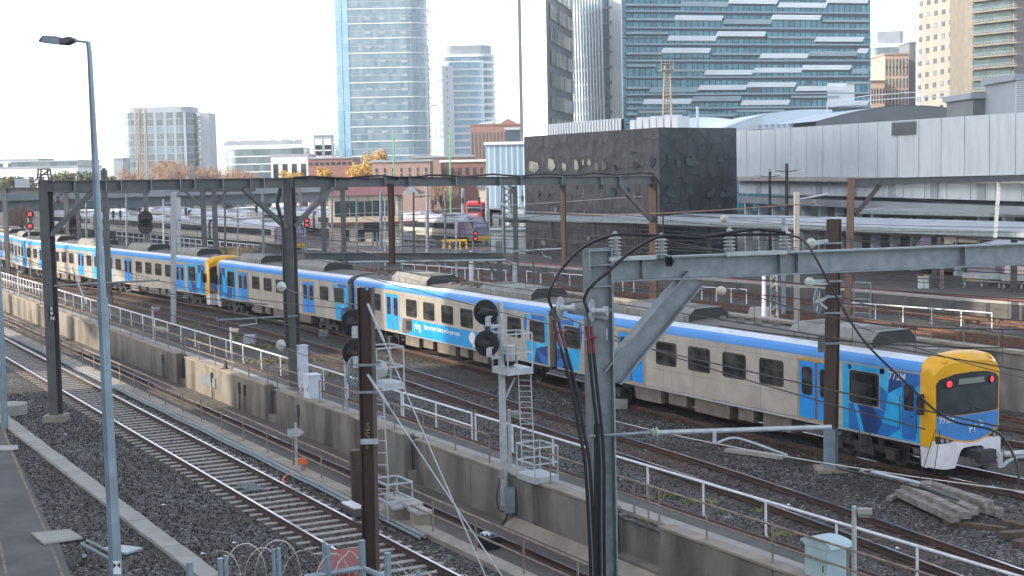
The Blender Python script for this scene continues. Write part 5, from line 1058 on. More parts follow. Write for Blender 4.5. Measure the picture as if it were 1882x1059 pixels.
# regional trains
def regional(label, p_front, heading, ncars, cab_front=True, group='regional trains'):
    d = heading.normalized(); n = V((-d.y, d.x, 0))
    for k in range(ncars):
        t = T('regional_train_car', (label if k == 0 else label.replace('front car', ('second car', 'third car', 'fourth car')[k-1])), 'train car', p_front+d*(25.2*k), math.atan2(d.y, d.x), group)
        x0 = 2.2 if (k == 0 and cab_front) else .4; x1 = 24.8
        pr = [(1.45, .95), (1.5, 1.3), (1.5, 2.9), (1.42, 3.2), (1.2, 3.5), (.8, 3.72), (0, 3.8)]; full = pr+[(-y, z) for y, z in reversed(pr[:-1])]; q = len(full)
        b = MB(); b.add([(x, y, z) for x in (x0, x1) for y, z in full], [(i, (i+1) % q, q+(i+1) % q, q+i) for i in range(q)]+[tuple(range(q)), tuple(range(q, 2*q))], [1 if 2 <= i < q-4 else 0 for i in range(q)]+[0, 0]); b.build('body', ['silver train', 'silver roof'], t, local=True)
        for sg in (1, -1):
            b = MB(); b.box(x0+(2.4 if k == 0 else 1.6), x1-1.5, *sorted((sg*1.49, sg*1.515)), 1.95, 2.72)
            b.build('window_band', 'dark glass', t, local=True)
            for e in (x0+1.1, x1-1.1): b = MB(); b.box(e-.4, e+.4, *sorted((sg*1.49, sg*1.512)), 1.05, 2.95); b.build('door', 'purple' if k == 0 else 'silver train', t, local=True)
        b = MB(); b.box(x0+.5, x1-.5, -1.25, 1.25, .35, .95)
        for e in (3.6, 21.): b.box(e-1.4, e+1.4, -1.35, 1.35, .1, .8)
        b.build('bogie', 'bogie', t, local=True)
        b = MB(); b.box(5, 9, -1., 1., 3.7, 3.98); b.box(15, 18.5, -1., 1., 3.7, 3.98); b.build('roof_pod', 'silver roof', t, local=True)
        if k == 0 and cab_front:
            b = MB(); r0 = [(2.2, y, z) for y, z in full]; r1 = [(1.2, y*.97, .9+(z-.9)*.93) for y, z in full]; r2 = [(.25, y*.82, .8+(z-.9)*.55) for y, z in full]
            b.add(r0+r1+r2, [(j*q+i, j*q+(i+1) % q, (j+1)*q+(i+1) % q, (j+1)*q+i) for j in (0, 1) for i in range(q)]+[tuple(range(2*q, 3*q))]); b.build('cab_nose', 'purple', t, local=True)
            b = MB(); b.prism([(1.15, -1.2, 3.35), (1.15, 1.2, 3.35), (.28, 1.15, 2.1), (.28, -1.15, 2.1)], (-.06, 0, .04)); b.build('windscreen', 'dark glass', t, local=True)
            b = MB(); b.prism([(.1, -1.25, 1.1), (.1, 1.25, 1.1), (.15, 1.15, .5), (.15, -1.15, .5)], (1.4, 0, 0)); b.build('yellow_apron', 'regional yellow', t, local=True)
            b = MB()
            for sg in (1, -1): b.prism([(2.2, sg*1.5, 1.3), (3.6, sg*1.5, 1.3), (3.0, sg*1.5, 3.1), (2.2, sg*1.5, 3.1)], (0, sg*.012, 0))
            b.build('purple_panel', 'purple', t, local=True)
        if k < ncars-1:
            b = MB(); b.box(24.8, 25.6, -1.35, 1.35, .7, 3.55); b.box(24.7, 25.3, -1.52, 1.52, .9, 3.6); b.build('gangway', 'deep purple', t, local=True)
pa, pb2 = P(548, 462, .2), P(200, 432, .2); regional('front car of the regional train whose purple cab shows right of the central portal post', pa, pb2-pa, 4)
pa, pb2 = P(886, 449, .2), P(640, 432, .2); regional('front car of the regional train with a purple cab beside the two red lights', pa, pb2-pa, 3)
pa, pb2 = P(470, 430, .2), P(100, 405, .2); regional('front car of the farthest silver regional train, behind the other two', pa, pb2-pa, 4, False)
pa = Q(1790, 500, 116); pa.z = .2; regional('front car of the purple roofed regional train at the right picture edge', pa, V((.62, -.78, 0)), 2)
pa = Q(1690, 470, 135); pa.z = .2; regional('front car of the orange fronted regional train deep under the canopy', pa, V((.62, -.78, 0)), 1)
# red signals and boards
def light_signal(label, px, ys, Y, base_y, r_=.28, back=False):
    p = Q(px, ys[0], Y); t = T('railway_signal', label, 'railway signal', V((p.x, Y, 0)))
    MB().cyl(V((p.x-.25, Y+.25, 0)), V((p.x-.25, Y+.25, p.z+.4)), .1, n=8).build('mast', 'galvanised', t)
    for y in ys:
        c = Q(px, y, Y); b = MB(); b.lathe(c, (0, 1, 0), [(0, r_*1.75), (.05, r_*1.75), (.1, r_), (.4, r_*.8)], 16); b.build('backboard', 'black', t)
        if not back: b = MB(); b.lathe(c-V((0, .03, 0)), (0, 1, 0), [(0, r_*.75), (.03, r_*.75)], 14); b.build('red_light', 'red lamp', t)
light_signal('signal with two red lights at the far left above the train roof', 55, (393, 415), 150, 440, .23)
light_signal('signal with two red lights at the nose of the silver regional train', 874, (428, 438), 140, 470, .15)
light_signal('black signal seen from behind, between the lamp post and the silver masts', 267, (400, 416), 145, 440, .42, True)
light_signal('second black signal seen from behind, close to the tall lamp post', 137, (401, 416), 150, 440, .38, True)
light_signal('small signal with a red light right of the central portal post', 564, (405, 413), 165, 440, .2)
c0, c1 = Q(668, 409, 150), Q(698, 426, 150); t = T('display_board', 'blank black board on two legs in front of the silver train', 'board', V((c0.x, 150, 0)))
MB().box(c0.x, c1.x, 150, 150.2, c1.z, c0.z).build('board', 'black', t)
for x in (c0.x+.9, c1.x-.3): MB().box(x-.07, x+.07, 150.05, 150.15, 0, c1.z).build('leg', 'galvanised', t)
c = P(812, 458); t = T('buffer_stop', 'yellow buffer stop frame in front of the regional train cab', 'buffer stop', c)
b = MB(); b.box(c.x, c.x+3.2, c.y, c.y+.2, 1., 1.25); [b.box(c.x+k, c.x+k+.2, c.y, c.y+.2, 0, 1.1) for k in (.1, .9, 2.2, 3.)]; b.build('frame', 'regional yellow', t)
c = P(752, 449); t = T('equipment_box', 'white box on short legs beside the silver regional train', 'equipment box', c); MB().box(c.x-.9, c.x+.9, c.y, c.y+.8, .7, 1.8).build('box', 'shed white', t); b = MB(); [b.box(c.x+k, c.x+k+.1, c.y, c.y+.1, 0, .7) for k in (-.8, .7)]; b.build('legs', 'galvanised', t)
for a, y0, y1, Y, lab in (((903, 965), 424, 456, 165, 'white metal shed under the station canopy end'), ((900, 920), 383, 402, 260, 'white hut left of the lattice mast, behind the canopy end'), ((937, 963), 381, 403, 255, 'white hut right of the lattice mast, beside the black building')):
    p, q = Q(a[0], y1, Y), Q(a[1], y0, Y); t = T('shed', lab, 'shed', V((p.x, Y, 0))); MB().box(p.x, q.x, Y, Y+5, 0, q.z).build('wall', 'shed white', t); MB().box(p.x-.2, q.x+.2, Y-.2, Y+5.2, q.z, q.z+.2).build('roof', 'canopy edge', t); MB().box(p.x+.5, p.x+1.6, Y-.05, Y, 0, 2.1).build('door', 'galvanised', t)
def lattice(label, px, y0, y1, Y, wd, m_='dark steel', n=10, name='lattice_mast'):
    a, c = Q(px, y1, Y), Q(px, y0, Y); a.z = max(0, a.z) if a.z > 3 else 0; b = MB(); k = [(-wd/2, -wd/2), (wd/2, -wd/2), (wd/2, wd/2), (-wd/2, wd/2)]; h = c.z-a.z
    for x, y in k: b.tube([a+V((x, y, 0)), c+V((x*.6, y*.6, 0))], wd*.06, 4)
    for i in range(n):
        for j in range(4):
            f, g_ = 1-.4*i/n, 1-.4*(i+1)/n; p, q = k[j], k[(j+1) % 4]; b.tube([a+V((p[0]*f, p[1]*f, h*i/n)), a+V((q[0]*g_, q[1]*g_, h*(i+1)/n))], wd*.04, 4)
    return b.build(name, m_, label=label, cat='mast')
lattice('dark lattice mast beside the black cladded building', 931, 340, 440, 185, 1.6)
lattice('thin pale lattice mast in front of the cylindrical apartment tower', 262, 200, 400, 330, 2.0, 'coping concrete', 22)
lattice('pale lattice mast right of the central portal post', 545, 330, 400, 260, 1.8, 'coping concrete')
# timber station building
Y = 190; x0, x1 = Q(598, 393, Y).x, Q(768, 393, Y).x; zt = Q(680, 358, Y).z; zr = Q(680, 338, Y).z
t = T('signal_building', 'two storey cream building with a maroon roof behind the silver train', 'building', V(((x0+x1)/2, Y, 0)))
MB().box(x0+.4, x1-2.5, Y, Y+9, 0, zt).build('wall', 'cream wall', t)
b = MB(); e = .5; gx = Q(737, 350, Y).x; b.add([(x0-e, Y-e, zt), (x1+e, Y-e, zt), (x1+e, Y+9.5, zt), (x0-e, Y+9.5, zt), (x0+3, Y+4.5, zr), (x1-1.5, Y+4.5, zr)], [(0, 1, 5, 4), (1, 2, 5), (2, 3, 4, 5), (3, 0, 4), (0, 1, 2, 3)]); rf = b.build('roof', 'maroon roof', t)
b = MB(); c0 = Q(737, 358, Y-.8).x; c1 = Q(770, 358, Y-.8).x; b.prism([(c0, Y-.9, zt), (c1, Y-.9, zt), ((c0+c1)/2, Y-.9, zr-.2)], (0, 3, 0)); b.build('gable', 'canopy roof', rf)
b = MB(); b.box(x0-.5, x1, Y-1.1, Y, zt*.48, zt*.52); b.build('balcony', 'maroon roof', t)
for k in range(8):
    x = x0+1.2+k*(x1-x0-4)/8; f = MB().box(x, x+.85, Y-.04, Y+.02, zt*.62, zt*.9).build('window', 'dark glass', t)
    if k % 2: MB().box(x, x+.8, Y-.04, Y+.02, zt*.16, zt*.38).build('window', 'dark glass', t)
# cars and buses
def car_(label, px, py, m_, rz, Y):
    p = Q(px, py, Y); p.z = 0; t = T('parked_car', label, 'car', p, rz, 'cars parked in the far car park')
    b = MB(); b.prism([(x, -.88, z) for x, z in ((-2.2, .3), (2.2, .3), (2.25, .75), (1.3, .92), (-2.1, .95), (-2.25, .7))], (0, 1.76, 0)); b.build('body', m_, t, local=True)
    b = MB(); b.prism([(x, -.78, z) for x, z in ((-1.9, .93), (1.2, .92), (.5, 1.45), (-1.4, 1.47))], (0, 1.56, 0)); b.build('cabin', 'dark glass', t, local=True)
    b = MB(); b.prism([(x, -.74, z) for x, z in ((.45, 1.45), (-1.35, 1.46), (-1.3, 1.5), (.4, 1.5))], (0, 1.48, 0)); b.build('car_roof', m_, t, local=True)
    for x in (-1.4, 1.4):
        for y in (-.8, .8): MB().cyl((x, y-.1, .32), (x, y+.1, .32), .32, n=12).build('wheel', 'car dark', t, local=True)
for i, (px, py, m_, rz, lab) in enumerate(((806, 391, 'car white', .5, 'white car parked nearest the grey pole, at the left of the row'), (818, 391, 'car white', .5, 'second white car in the parked row'), (831, 388, 'car white', .4, 'white car with a higher cabin in the middle of the parked row'), (843, 389, 'car white', .6, 'white car parked directly left of the red bus'), (775, 383, 'car white', .2, 'white car parked at the corner of the cream building'), (788, 386, 'car dark', .3, 'dark car parked between the cream building and the white cars'))): car_(lab, px, py, m_, rz, 262)
for x0_, x1_, y0, y1, lab in ((857, 885, 370, 390, 'red bus with pale lettering on its flank, left of two'), (876, 905, 371, 389, 'red bus partly behind the other bus, right of two')):
    Y = 262 if x0_ < 870 else 270; a, c = Q(x0_, y1, Y), Q(x1_, y0, Y); t = T('red_bus', lab, 'bus', V((a.x, Y, 0)), 0, 'red buses'); L_ = c.x-a.x; zt = c.z
    ob = MB().box(a.x, c.x, Y, Y+8, .35, zt).build('body', 'bus red', t); bv = ob.modifiers.new('b', 'BEVEL'); bv.width = .2
    MB().box(a.x+.2, c.x-.2, Y-.03, Y+.02, zt*.58, zt*.85).build('window_band', 'dark glass', t)
    if x0_ < 870: b = MB(); [b.box(a.x+.5+k*.3, a.x+.7+k*.3, Y-.03, Y+.01, zt*.36, zt*.5) for k in range(5)]; b.build('lettering', 'white paint', t)
    for k in (.2, .8): MB().cyl((a.x+L_*k, Y-.02, .45), (a.x+L_*k, Y+.3, .45), .45, n=12).build('wheel', 'car dark', t)
# viaduct on the left
t = T('viaduct', 'grey road viaduct crossing behind the left portals', 'viaduct', Q(250, 390, 300)); a, c = Q(-60, 350, 270), Q(625, 352, 310); a.z = c.z = Q(300, 350, 290).z
b = MB(); b.bar(a, c, 9, 2.0); b.build('deck', 'viaduct', t); b = MB(); b.bar(a-V((0, 0, 2.0)), c-V((0, 0, 2.0)), 6, 2.1); b.build('girder', 'viaduct dark', t)
for k in range(1, 9): p = a.lerp(c, k/9); b = MB(); b.box(p.x-.6, p.x+.6, p.y-2, p.y+2, 0, a.z-2); b.build('pier', 'viaduct', t)
b = MB(); b.bar(a+V((0, -4.4, 1.9)), c+V((0, -4.4, 1.9)), .08, .08); [b.bar(a.lerp(c, k/60)+V((0, -4.4, 1)), a.lerp(c, k/60)+V((0, -4.4, 1.95)), .08, .08) for k in range(61)]; b.build('parapet_rail', 'viaduct dark', t)
c = Q(41, 342, 268); MB().box(c.x-1.3, c.x+1.3, c.y-.2, c.y, c.z-.2, c.z+1.4).build('white_board', 'white paint', label='blank white board on the viaduct rail at the far left', cat='sign')
# ballast heap and scrub
c = P(485, 478); b = MB(); n = 22; v = [c+V((0, 0, 2.0))]+[c+V((3.2*math.cos(k*6.283/n)*rnd.uniform(.85, 1.15), 2.4*math.sin(k*6.283/n), 0)) for k in range(n)]; b.add(v, [(0, k+1, (k+1) % n+1) for k in range(n)]); b.build('ballast_heap', 'ballast', label='dark heap of ballast left of the central portal post', cat='heap')
def tuft(label, pts, h, m_, nb=900, spread=2., kind='stuff', name='scrub'):
    b = MB()
    for i in range(nb):
        c = rnd.choice(pts)+V((rnd.gauss(0, spread), rnd.gauss(0, spread*.4), 0)); q = c+V((rnd.uniform(-.3, .3), rnd.uniform(-.2, .2), h*rnd.uniform(.3, 1))); w_ = V((rnd.uniform(.02, .06), rnd.uniform(-.03, .03), 0))
        b.add([c-w_, c+w_, q], [(0, 1, 2)])
    b.build(name, m_, fix=False, kind=kind, label=label, cat='scrub')
tuft('dry golden scrub behind the yellow cab of the far set', [P(400, 470), P(425, 472), P(450, 474), P(470, 476)], 1.6, 'dry grass', 1800, 1.6)
tuft('green weeds on the ballast behind the train roof beside the cab', [P(1690, 640), P(1710, 645), P(1730, 650), P(1760, 652)], .5, 'weed', 700, .9)
tuft('low weeds along the white fence at the left', [P(330, 600), P(400, 625), P(460, 640), P(520, 665), P(600, 690)], .25, 'weed', 900, 1.2)
tuft('small green weeds in the ballast beside the white fence at the right', [P(1212, 915), P(1225, 960), P(1285, 925), P(1440, 985), P(1430, 940), P(1000, 830), P(870, 760)], .16, 'weed', 260, .35)
tuft('dry scrub behind the train roof near the low portal', [P(900, 540), P(800, 520), P(1000, 550)], .6, 'dry grass', 900, 2.)
# ---------------------------------------------------------------- buildings
panel_mat('teal glass', (.022, .14, .20), (.075, .26, .34), (.006, .03, .05), 1.5, 3.9, .08, .12, wob=.3)
panel_mat('tower glass', (.09, .17, .23), (.19, .27, .33), (.15, .2, .24), 1.6, 3.2, .12, .06)
panel_mat('tower glass blue', (.16, .34, .47), (.26, .44, .56), (.16, .28, .38), 1.7, 3.2, .1, .06)
panel_mat('tower glass dark', (.05, .09, .115), (.14, .20, .225), (.08, .11, .13), 2.4, 3.2, .12, .08)
panel_mat('shade glass', (.05, .06, .06), (.42, .40, .33), (.06, .065, .07), 2.2, 4, .08, .06)
panel_mat('blue strip wall', (.20, .33, .46), (.30, .43, .55), (.6, .64, .66), 1.0, 30, .4, .12)
panel_mat('brick', (.27, .135, .11), (.23, .115, .095), (.22, .12, .1), 1.2, .4, .85, .04)
panel_mat('brick pale', (.34, .24, .215), (.30, .21, .19), (.3, .21, .19), 1.2, .4, .85, .04)
panel_mat('hotel stone', (.25, .225, .20), (.22, .20, .18), (.36, .33, .3), 3.1, 3.2, .8, .03)
panel_mat('hotel pink', (.32, .19, .14), (.29, .175, .13), (.42, .24, .17), 3.1, 3.2, .8, .03)
mat('white tile', (.9, .9, .91), .6, c2=(.87, .87, .89), sc=.05)
mat('tower white', (.72, .75, .78), .5, c2=(.66, .69, .72), sc=.2); mat('tower grey', (.30, .34, .38), .6, c2=(.25, .29, .33), sc=.2)
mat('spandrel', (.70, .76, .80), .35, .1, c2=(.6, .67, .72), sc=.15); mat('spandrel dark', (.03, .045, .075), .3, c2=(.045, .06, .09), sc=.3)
mat('terrace glass', (.02, .045, .05), .3, c2=(.05, .09, .10), sc=.4, spec=.25); mat('spandrel grey', (.30, .38, .44), .35, .2, c2=(.24, .32, .38), sc=.3); mat('fin pale', (.20, .24, .27), .4, .2, c2=(.16, .20, .23), sc=.2); mat('fin', (.10, .16, .22), .3, .2, c2=(.07, .12, .17), sc=.2); mat('roof metal', (.50, .58, .66), .35, .4, c2=(.42, .5, .58), sc=.15); mat('roof dark', (.12, .135, .15), .5, c2=(.15, .165, .18), sc=.3)
mat('terrace', (.17, .15, .12), .7, c2=(.13, .12, .10), sc=.5); mat('sun pink', (.43, .31, .235), .8, c2=(.39, .28, .21), sc=.3)
def plane_at(px, py, A, B):                 # point of the upright plane through A, B seen at a picture point
    n = V((-(B-A).y, (B-A).x, 0)); d = ray(px, py); o = V((0, 0, HC)); return o+d*((A-o).dot(n)/d.dot(n))
def tower(label, plan, z1, fh, glass, band, cat='tower', name='glass_tower', bh=.5, every=1, cap=None, z0=0, proud=.25, gl2=None, parts=95):
    c = sum((V(p) for p in plan), V((0, 0, 0)))/len(plan); t = T(name, label, cat, V((c.x, c.y, 0))); n = len(plan)
    k = int((z1-z0)/fh); k0 = max(0, k-parts//2)
    def ringed(za, zb, out, m_, nm, **kw):
        b = MB(); q = [V(p)+(V(p)-c).normalized()*out for p in plan]; b.add([V((p.x, p.y, z)) for z in (za, zb) for p in q], [(i, (i+1) % n, n+(i+1) % n, n+i) for i in range(n)]+[tuple(range(n)), tuple(range(n, 2*n))]); return b.build(nm, m_, t, **kw)
    for i in range(k):
        za = z0+i*fh; ringed(za+bh*.5, za+fh-.002-bh*.5, 0, glass if not gl2 or i % 3 else gl2, 'glazing_band')
        ringed(za+fh-bh*.5, za+fh+bh*.5, proud if (i % every) == 0 else -.05, band if (i % every) == 0 else 'tower grey', 'floor_slab')
    if cap: ringed(z0+k*fh+bh*.5, z1+cap, -1.5, 'tower grey', 'plant_room')
    return t
def rplan(x0, x1, y0, y1, r, n=6):
    o = []
    for cx, cy, a0 in ((x1-r, y0+r, -90), (x1-r, y1-r, 0), (x0+r, y1-r, 90), (x0+r, y0+r, 180)):
        for k in range(n+1): a = R(a0+90*k/n); o.append(V((cx+r*math.cos(a), cy+r*math.sin(a), 0)))
    return o
def X(px, Y): return Q(px, 300, Y).x
def Z(px, py, Y): return Q(px, py, Y).z
Y = 650; t = tower('tall blue glass tower with rounded corners and pale floor bands, left of centre', rplan(X(610, Y), X(790, Y), Y, Y+30, 9), Z(700, -40, Y), 3.15, 'tower glass', 'tower white', every=2, bh=.36)
for px in (628, 640): b = MB(); b.box(X(px, Y)-1, X(px, Y)+1.6, Y-.2, Y+.3, 0, Z(700, -40, Y)); b.build('blue_strip', 'tower glass blue', t)
for k in range(9):
    for px in (671, 697, 736): MB().box(X(px+6, Y), X(px+17, Y), Y-.12, Y+.1, Z(px, 36+26*k, Y), Z(px, 31+26*k, Y)).build('loggia', 'tower grey', t)
Y = 700; t = tower('white apartment tower with curved balconies and a flat plant room', rplan(X(808, Y), X(912, Y), Y, Y+22, 7), Z(860, 92, Y), 3.25, 'tower glass', 'tower white', bh=1.3, cap=2.5)
p = rplan(X(818, Y), X(893, Y), Y-9, Y+4, 6); b = MB()
for i in range(int(Z(850, 112, Y-9)/3.25)): 
    m = len(p); b = MB(); b.add([V((q.x, q.y, z)) for z in (i*3.25+2.3, i*3.25+3.25) for q in p], [(j, (j+1) % m, m+(j+1) % m, m+j) for j in range(m)]+[tuple(range(m)), tuple(range(m, 2*m))]); b.build('balcony', 'tower white', t)
b = MB(); m = len(p); b.add([V((q.x, q.y+.4, z)) for z in (0, Z(850, 113, Y-9)) for q in p], [(j, (j+1) % m, m+(j+1) % m, m+j) for j in range(m)]+[tuple(range(m, 2*m))]); b.build('balcony_glazing', 'tower glass blue', t)
MB().box(X(818, Y), X(838, Y), Y-9.3, Y-2, 0, Z(830, 120, Y-9)).build('white_wall', 'tower white', t)
for i in range(13): MB().box(X(826, Y), X(828, Y), Y-9.4, Y-9.2, Z(827, 124+13*i+5, Y-9), Z(827, 124+13*i, Y-9)).build('window', 'tower grey', t)
Y = 700; t = tower('grey glass apartment block with rounded ends at the left, below the clear sky', rplan(X(221, Y), X(359, Y), Y, Y+24, 6), Z(300, 202, Y), 3.2, 'tower glass dark', 'tower grey', bh=.35, name='apartment_block', cat='building', proud=.12, cap=1.6, gl2='tower glass')
MB().box(X(368, Y), X(384, Y), Y+4, Y+20, 0, Z(376, 206, Y)).build('lift_core', 'tower grey', t)
for k in range(8): MB().box(X(356, Y), X(370, Y), Y+6, Y+16, Z(360, 214+11*k, Y), Z(360, 211+11*k, Y)).build('balcony', 'tower white', t)
for k in range(7): px = 234+k*18; MB().box(X(px, Y)-.6, X(px, Y)+.6, Y-.1+(2.5 if k in (0,) else 0), Y+3, 0, Z(px, 205, Y)).build('mullion', 'tower grey', t)
Y = 640; t = tower('low wavy topped apartment block behind the bare trees', rplan(X(412, Y), X(556, Y), Y, Y+30, 6), Z(480, 263, Y), 3.3, 'tower glass dark', 'tower white', bh=.4, name='apartment_block', cat='building', proud=.15)
b = MB(); v = []; n = 24
for i in range(n+1): x = X(412, Y)+(X(556, Y)-X(412, Y))*i/n; z = Z(480, 262, Y)+1.3*abs(math.sin(i*.75)); v += [(x, Y, Z(480, 266, Y)), (x, Y, z), (x, Y+20, z)]
b.add(v, [(i*3+k, i*3+k+1, i*3+k+4, i*3+k+3) for i in range(n) for k in (0, 1)]); b.build('wavy_roof', 'tower grey', t)
def block(label, px0, px1, py, Y, dpt, m_, cat='building', name='building', wins=None, wm='dark glass', roof='tower grey', zb=0, rot=0):
    x0, x1, z = X(px0, Y), X(px1, Y), Z((px0+px1)/2, py, Y); t = T(name, label, cat, V(((x0+x1)/2, Y, 0)))
    MB().box(x0, x1, Y, Y+dpt, zb, z).build('wall', m_, t); MB().box(x0-.3, x1+.3, Y-.3, Y+dpt+.3, z+.004, z+.5).build('roof', roof, t)
    if wins:
        nx, pys, h, fr = wins
        for py_ in pys:
            for i in range(nx):
                xa = x0+(x1-x0)*(i+.5-fr/2)/nx; xb = x0+(x1-x0)*(i+.5+fr/2)/nx; zc = Z(px0, py_, Y)
                MB().box(xa, xb, Y-.08, Y+.2, zc-h, zc).build('window', wm, t)
    return t
block('pale blue office block half hidden by the trees at the left edge', -30, 142, 308, 520, 30, 'tower white', wins=(9, (326,), 3, .5)); block('dark glazed low block behind the pale office at the far left', 20, 142, 297, 560, 30, 'tower glass dark'); block('white block at the far left edge with dark windows', -20, 70, 294, 600, 20, 'tower white', wins=(6, (300, 306), 2.2, .4))
block('small cylindrical grey block beside the grey apartment block', 209, 226, 292, 640, 12, 'tower grey'); block('white office block in front of the wavy topped block', 498, 566, 286, 420, 18, 'tower white', wins=(4, (301, 314), 2.2, .55))
block('small white and grey block left of the blue tower', 578, 612, 249, 700, 14, 'tower grey', wins=(2, (255, 266, 277), 5, .7), wm='tower white'); block('long low brick building with a flat roof behind the golden tree', 566, 648, 291, 400, 20, 'brick', wins=(8, (298,), .8, .6))
block('pale pink brick warehouse right of the golden tree', 684, 790, 297, 330, 14, 'brick pale', wins=(7, (309, 319), .9, .22)); block('brown brick shed behind the green masts', 760, 870, 289, 370, 18, 'brick pale'); block('orange brick building with a white parapet left of the blue striped block', 810, 892, 297, 340, 14, 'brick', roof='tower white', wins=(6, (308,), 1.6, .4))
t = block('red brick warehouse with rows of small windows and a gabled front', 866, 960, 229, 560, 26, 'brick', wins=(14, (243, 259, 275), 3, .45), roof='brick'); Y = 560
b = MB(); xg, xh = X(915, Y), X(956, Y); z = Z(930, 229, Y); b.prism([(xg, Y-.4, z), (xh, Y-.4, z), ((xg+xh)/2, Y-.4, Z(930, 217, Y))], (0, 8, 0)); b.build('gable', 'brick', t)
b = MB(); b.prism([(X(868, Y), Y-.2, z), (X(905, Y), Y-.2, z), (X(915, Y), Y-.2, Z(910, 219, Y)), (X(890, Y), Y-.2, Z(890, 224, Y))], (0, 10, 0)); b.build('sloping_roof', 'roof metal', t)
block('long low block with blue vertical strips left of the black building', 893, 968, 265, 260, 20, 'blue strip wall', roof='tower white'); block('dark billboard panel above the blue striped block', 931, 960, 238, 300, 1.5, 'spandrel dark', zb=Z(945, 263, 300), name='billboard', cat='billboard'); block('slim white tower behind the blue tower', 790, 803, 193, 720, 10, 'tower white'); block('dark brown hut with a pale wall behind the red bus', 878, 912, 346, 280, 10, 'cream wall', roof='roof dark')
block('long brown brick shed under the viaduct at the left', 205, 420, 368, 330, 20, 'roof dark'); block('low grey industrial shed behind the farthest regional train', 425, 600, 385, 300, 10, 'tower grey', roof='tower white')
# white slab and shaded glass building
Y = 270; t = T('office_tower', 'blank white tiled slab tower with a dark glazed side, left of the teal building', 'tower', V((X(985, Y), Y, 0))); zt = Z(985, -60, Y)
A, B = V((X(961, Y+30), Y+30, 0)), V((X(1008, Y), Y, 0)); cc = V((X(1056, Y+34), Y+34, 0))
MB().prism([A, B, B+V((1, 25, 0)), A+V((3, 5, 0))], (0, 0, zt)).build('white_wall', 'white tile', t)
d = (cc-B); L_ = d.length; d.normalize(); nn = V((d.y, -d.x, 0))
MB().prism([B+d*.02, B+d*L_, B+d*L_+V((-3, 6, 0)), B+V((.6, 8, 0))], (0, 0, zt)).build('glazed_wall', 'roof dark', t)
for k in range(13):
    z = 4+k*4.1
    MB().prism([B+d*4+nn*.1+V((0, 0, z)), B+d*L_*.98+nn*.1+V((0, 0, z)), B+d*L_*.98+nn*.1+V((0, 0, z+2.6)), B+d*4+nn*.1+V((0, 0, z+2.6))], nn*.1).build('window_band', 'shade glass', t)
MB().bar(V((A.x-.35, Y-.3, 0)), V((A.x-.35, Y-.3, zt)), .6, .6).build('corner_pole', 'roof dark', t)
# teal building
Y1, Y2 = 300., 315.; A, B = V((X(1147, Y1), Y1, 0)), V((X(1600, Y2), Y2, 0)); Lf = V((X(1054, 319), 319, 0)); d = (B-A).normalized(); nn = V((d.y, -d.x, 0)); zt = Z(1300, -70, Y1)
t = T('office_building', 'large teal glass office building with stepped pale spandrel strips', 'office building', (A+B)/2)
MB().prism([A, B, B+V((0, 30, 0)), Lf+V((8, 10, 0))], (0, 0, zt)).build('curtain_wall', 'teal glass', t)
for k in range(11):
    y = 2+30.5*k if k < 5 else 124+25.8*(k-4)+6; off = 1252-11.4*k
    p = plane_at(1150, y+16, A, B); q = plane_at(1597, y+16, A, B); q.z = p.z; MB().prism([p, q, q-V((0, 0, .3)), p-V((0, 0, .3))], nn*.2).build('floor_line', 'spandrel grey', t)
    p = p-V((0, 0, .32)); q = q-V((0, 0, .32)); MB().prism([p, q, q-V((0, 0, .7)), p-V((0, 0, .3))], nn*.1).build('spandrel_dark_strip', 'spandrel dark', t)  # narrow dark strip below each floor line
    for n_ in range(-1, 5):
        a, c = off+90*n_, off+90*n_+88
        if n_ == -1: a = 1150
        a, c = max(a, 1150), min(c, 1596)
        if c-a < 12: continue
        dy = (4, 0, -5, 2, -6, 3)[(n_+1+k) % 6]; h = 4 if n_ == -1 or (n_ + k) % 5 == 4 else 9
        if k > 6: h = min(h, 5)
        p = plane_at(a, y+dy, A, B); q = plane_at(c, y+dy, A, B); hh = h*Y1/F; q.z = p.z; sl_ = d*.5*(1 if h > 5 else 0)
        MB().prism([p, q, q-sl_-V((0, 0, hh)), p-sl_-V((0, 0, hh))], nn*.35).build('spandrel', 'spandrel' if h > 5 and (k*3+n_*2) % 5 else 'spandrel grey', t)  # pale and grey strips paint in a varied gleam
        if n_ % 2: p2 = p-V((0, 0, hh)); q2 = q-V((0, 0, hh)); MB().prism([p2, q2, q2-V((0, 0, .35)), p2-V((0, 0, .35))], nn*.12).build('spandrel_dark_strip', 'spandrel dark', t)
dl = (Lf-A).normalized(); nl = V((dl.y, -dl.x, 0)); nl = nl if nl.y < 0 else -nl; Ll = (Lf-A).length
MB().prism([A+nl*.05, A+dl*Ll*.22+nl*.05, A+dl*Ll*.22+nl*.3, A+nl*.3], (0, 0, zt)).build('corner_glazing', 'tower white', t)
MB().prism([A+dl*Ll*.22, Lf, Lf+nl*.3, A+dl*Ll*.22+nl*.3], (0, 0, zt)).build('fin_wall', 'fin', t)
for k in range(13):
    f = .3+.7*k/12; p = A+dl*Ll*f; MB().prism([p+nl*.3, p+nl*.6, p+nl*.6+dl*.3, p+nl*.3+dl*.3], (-dl.x*-1.6, -dl.y*1.6, zt)).build('fin', 'spandrel', t)
for k in range(11):
    z = plane_at(1100, 20+27*k, A, Lf).z; p, q = A+dl*Ll*.17+nl*.3, Lf+nl*.3; MB().prism([p+V((0, 0, z)), q+V((0, 0, z)), q+V((0, 0, z+.5)), p+V((0, 0, z+.5))], nl*.15).build('floor_line', 'tower grey', t)
for k in range(5): zc = plane_at(1560, 165+k*9, A, B)
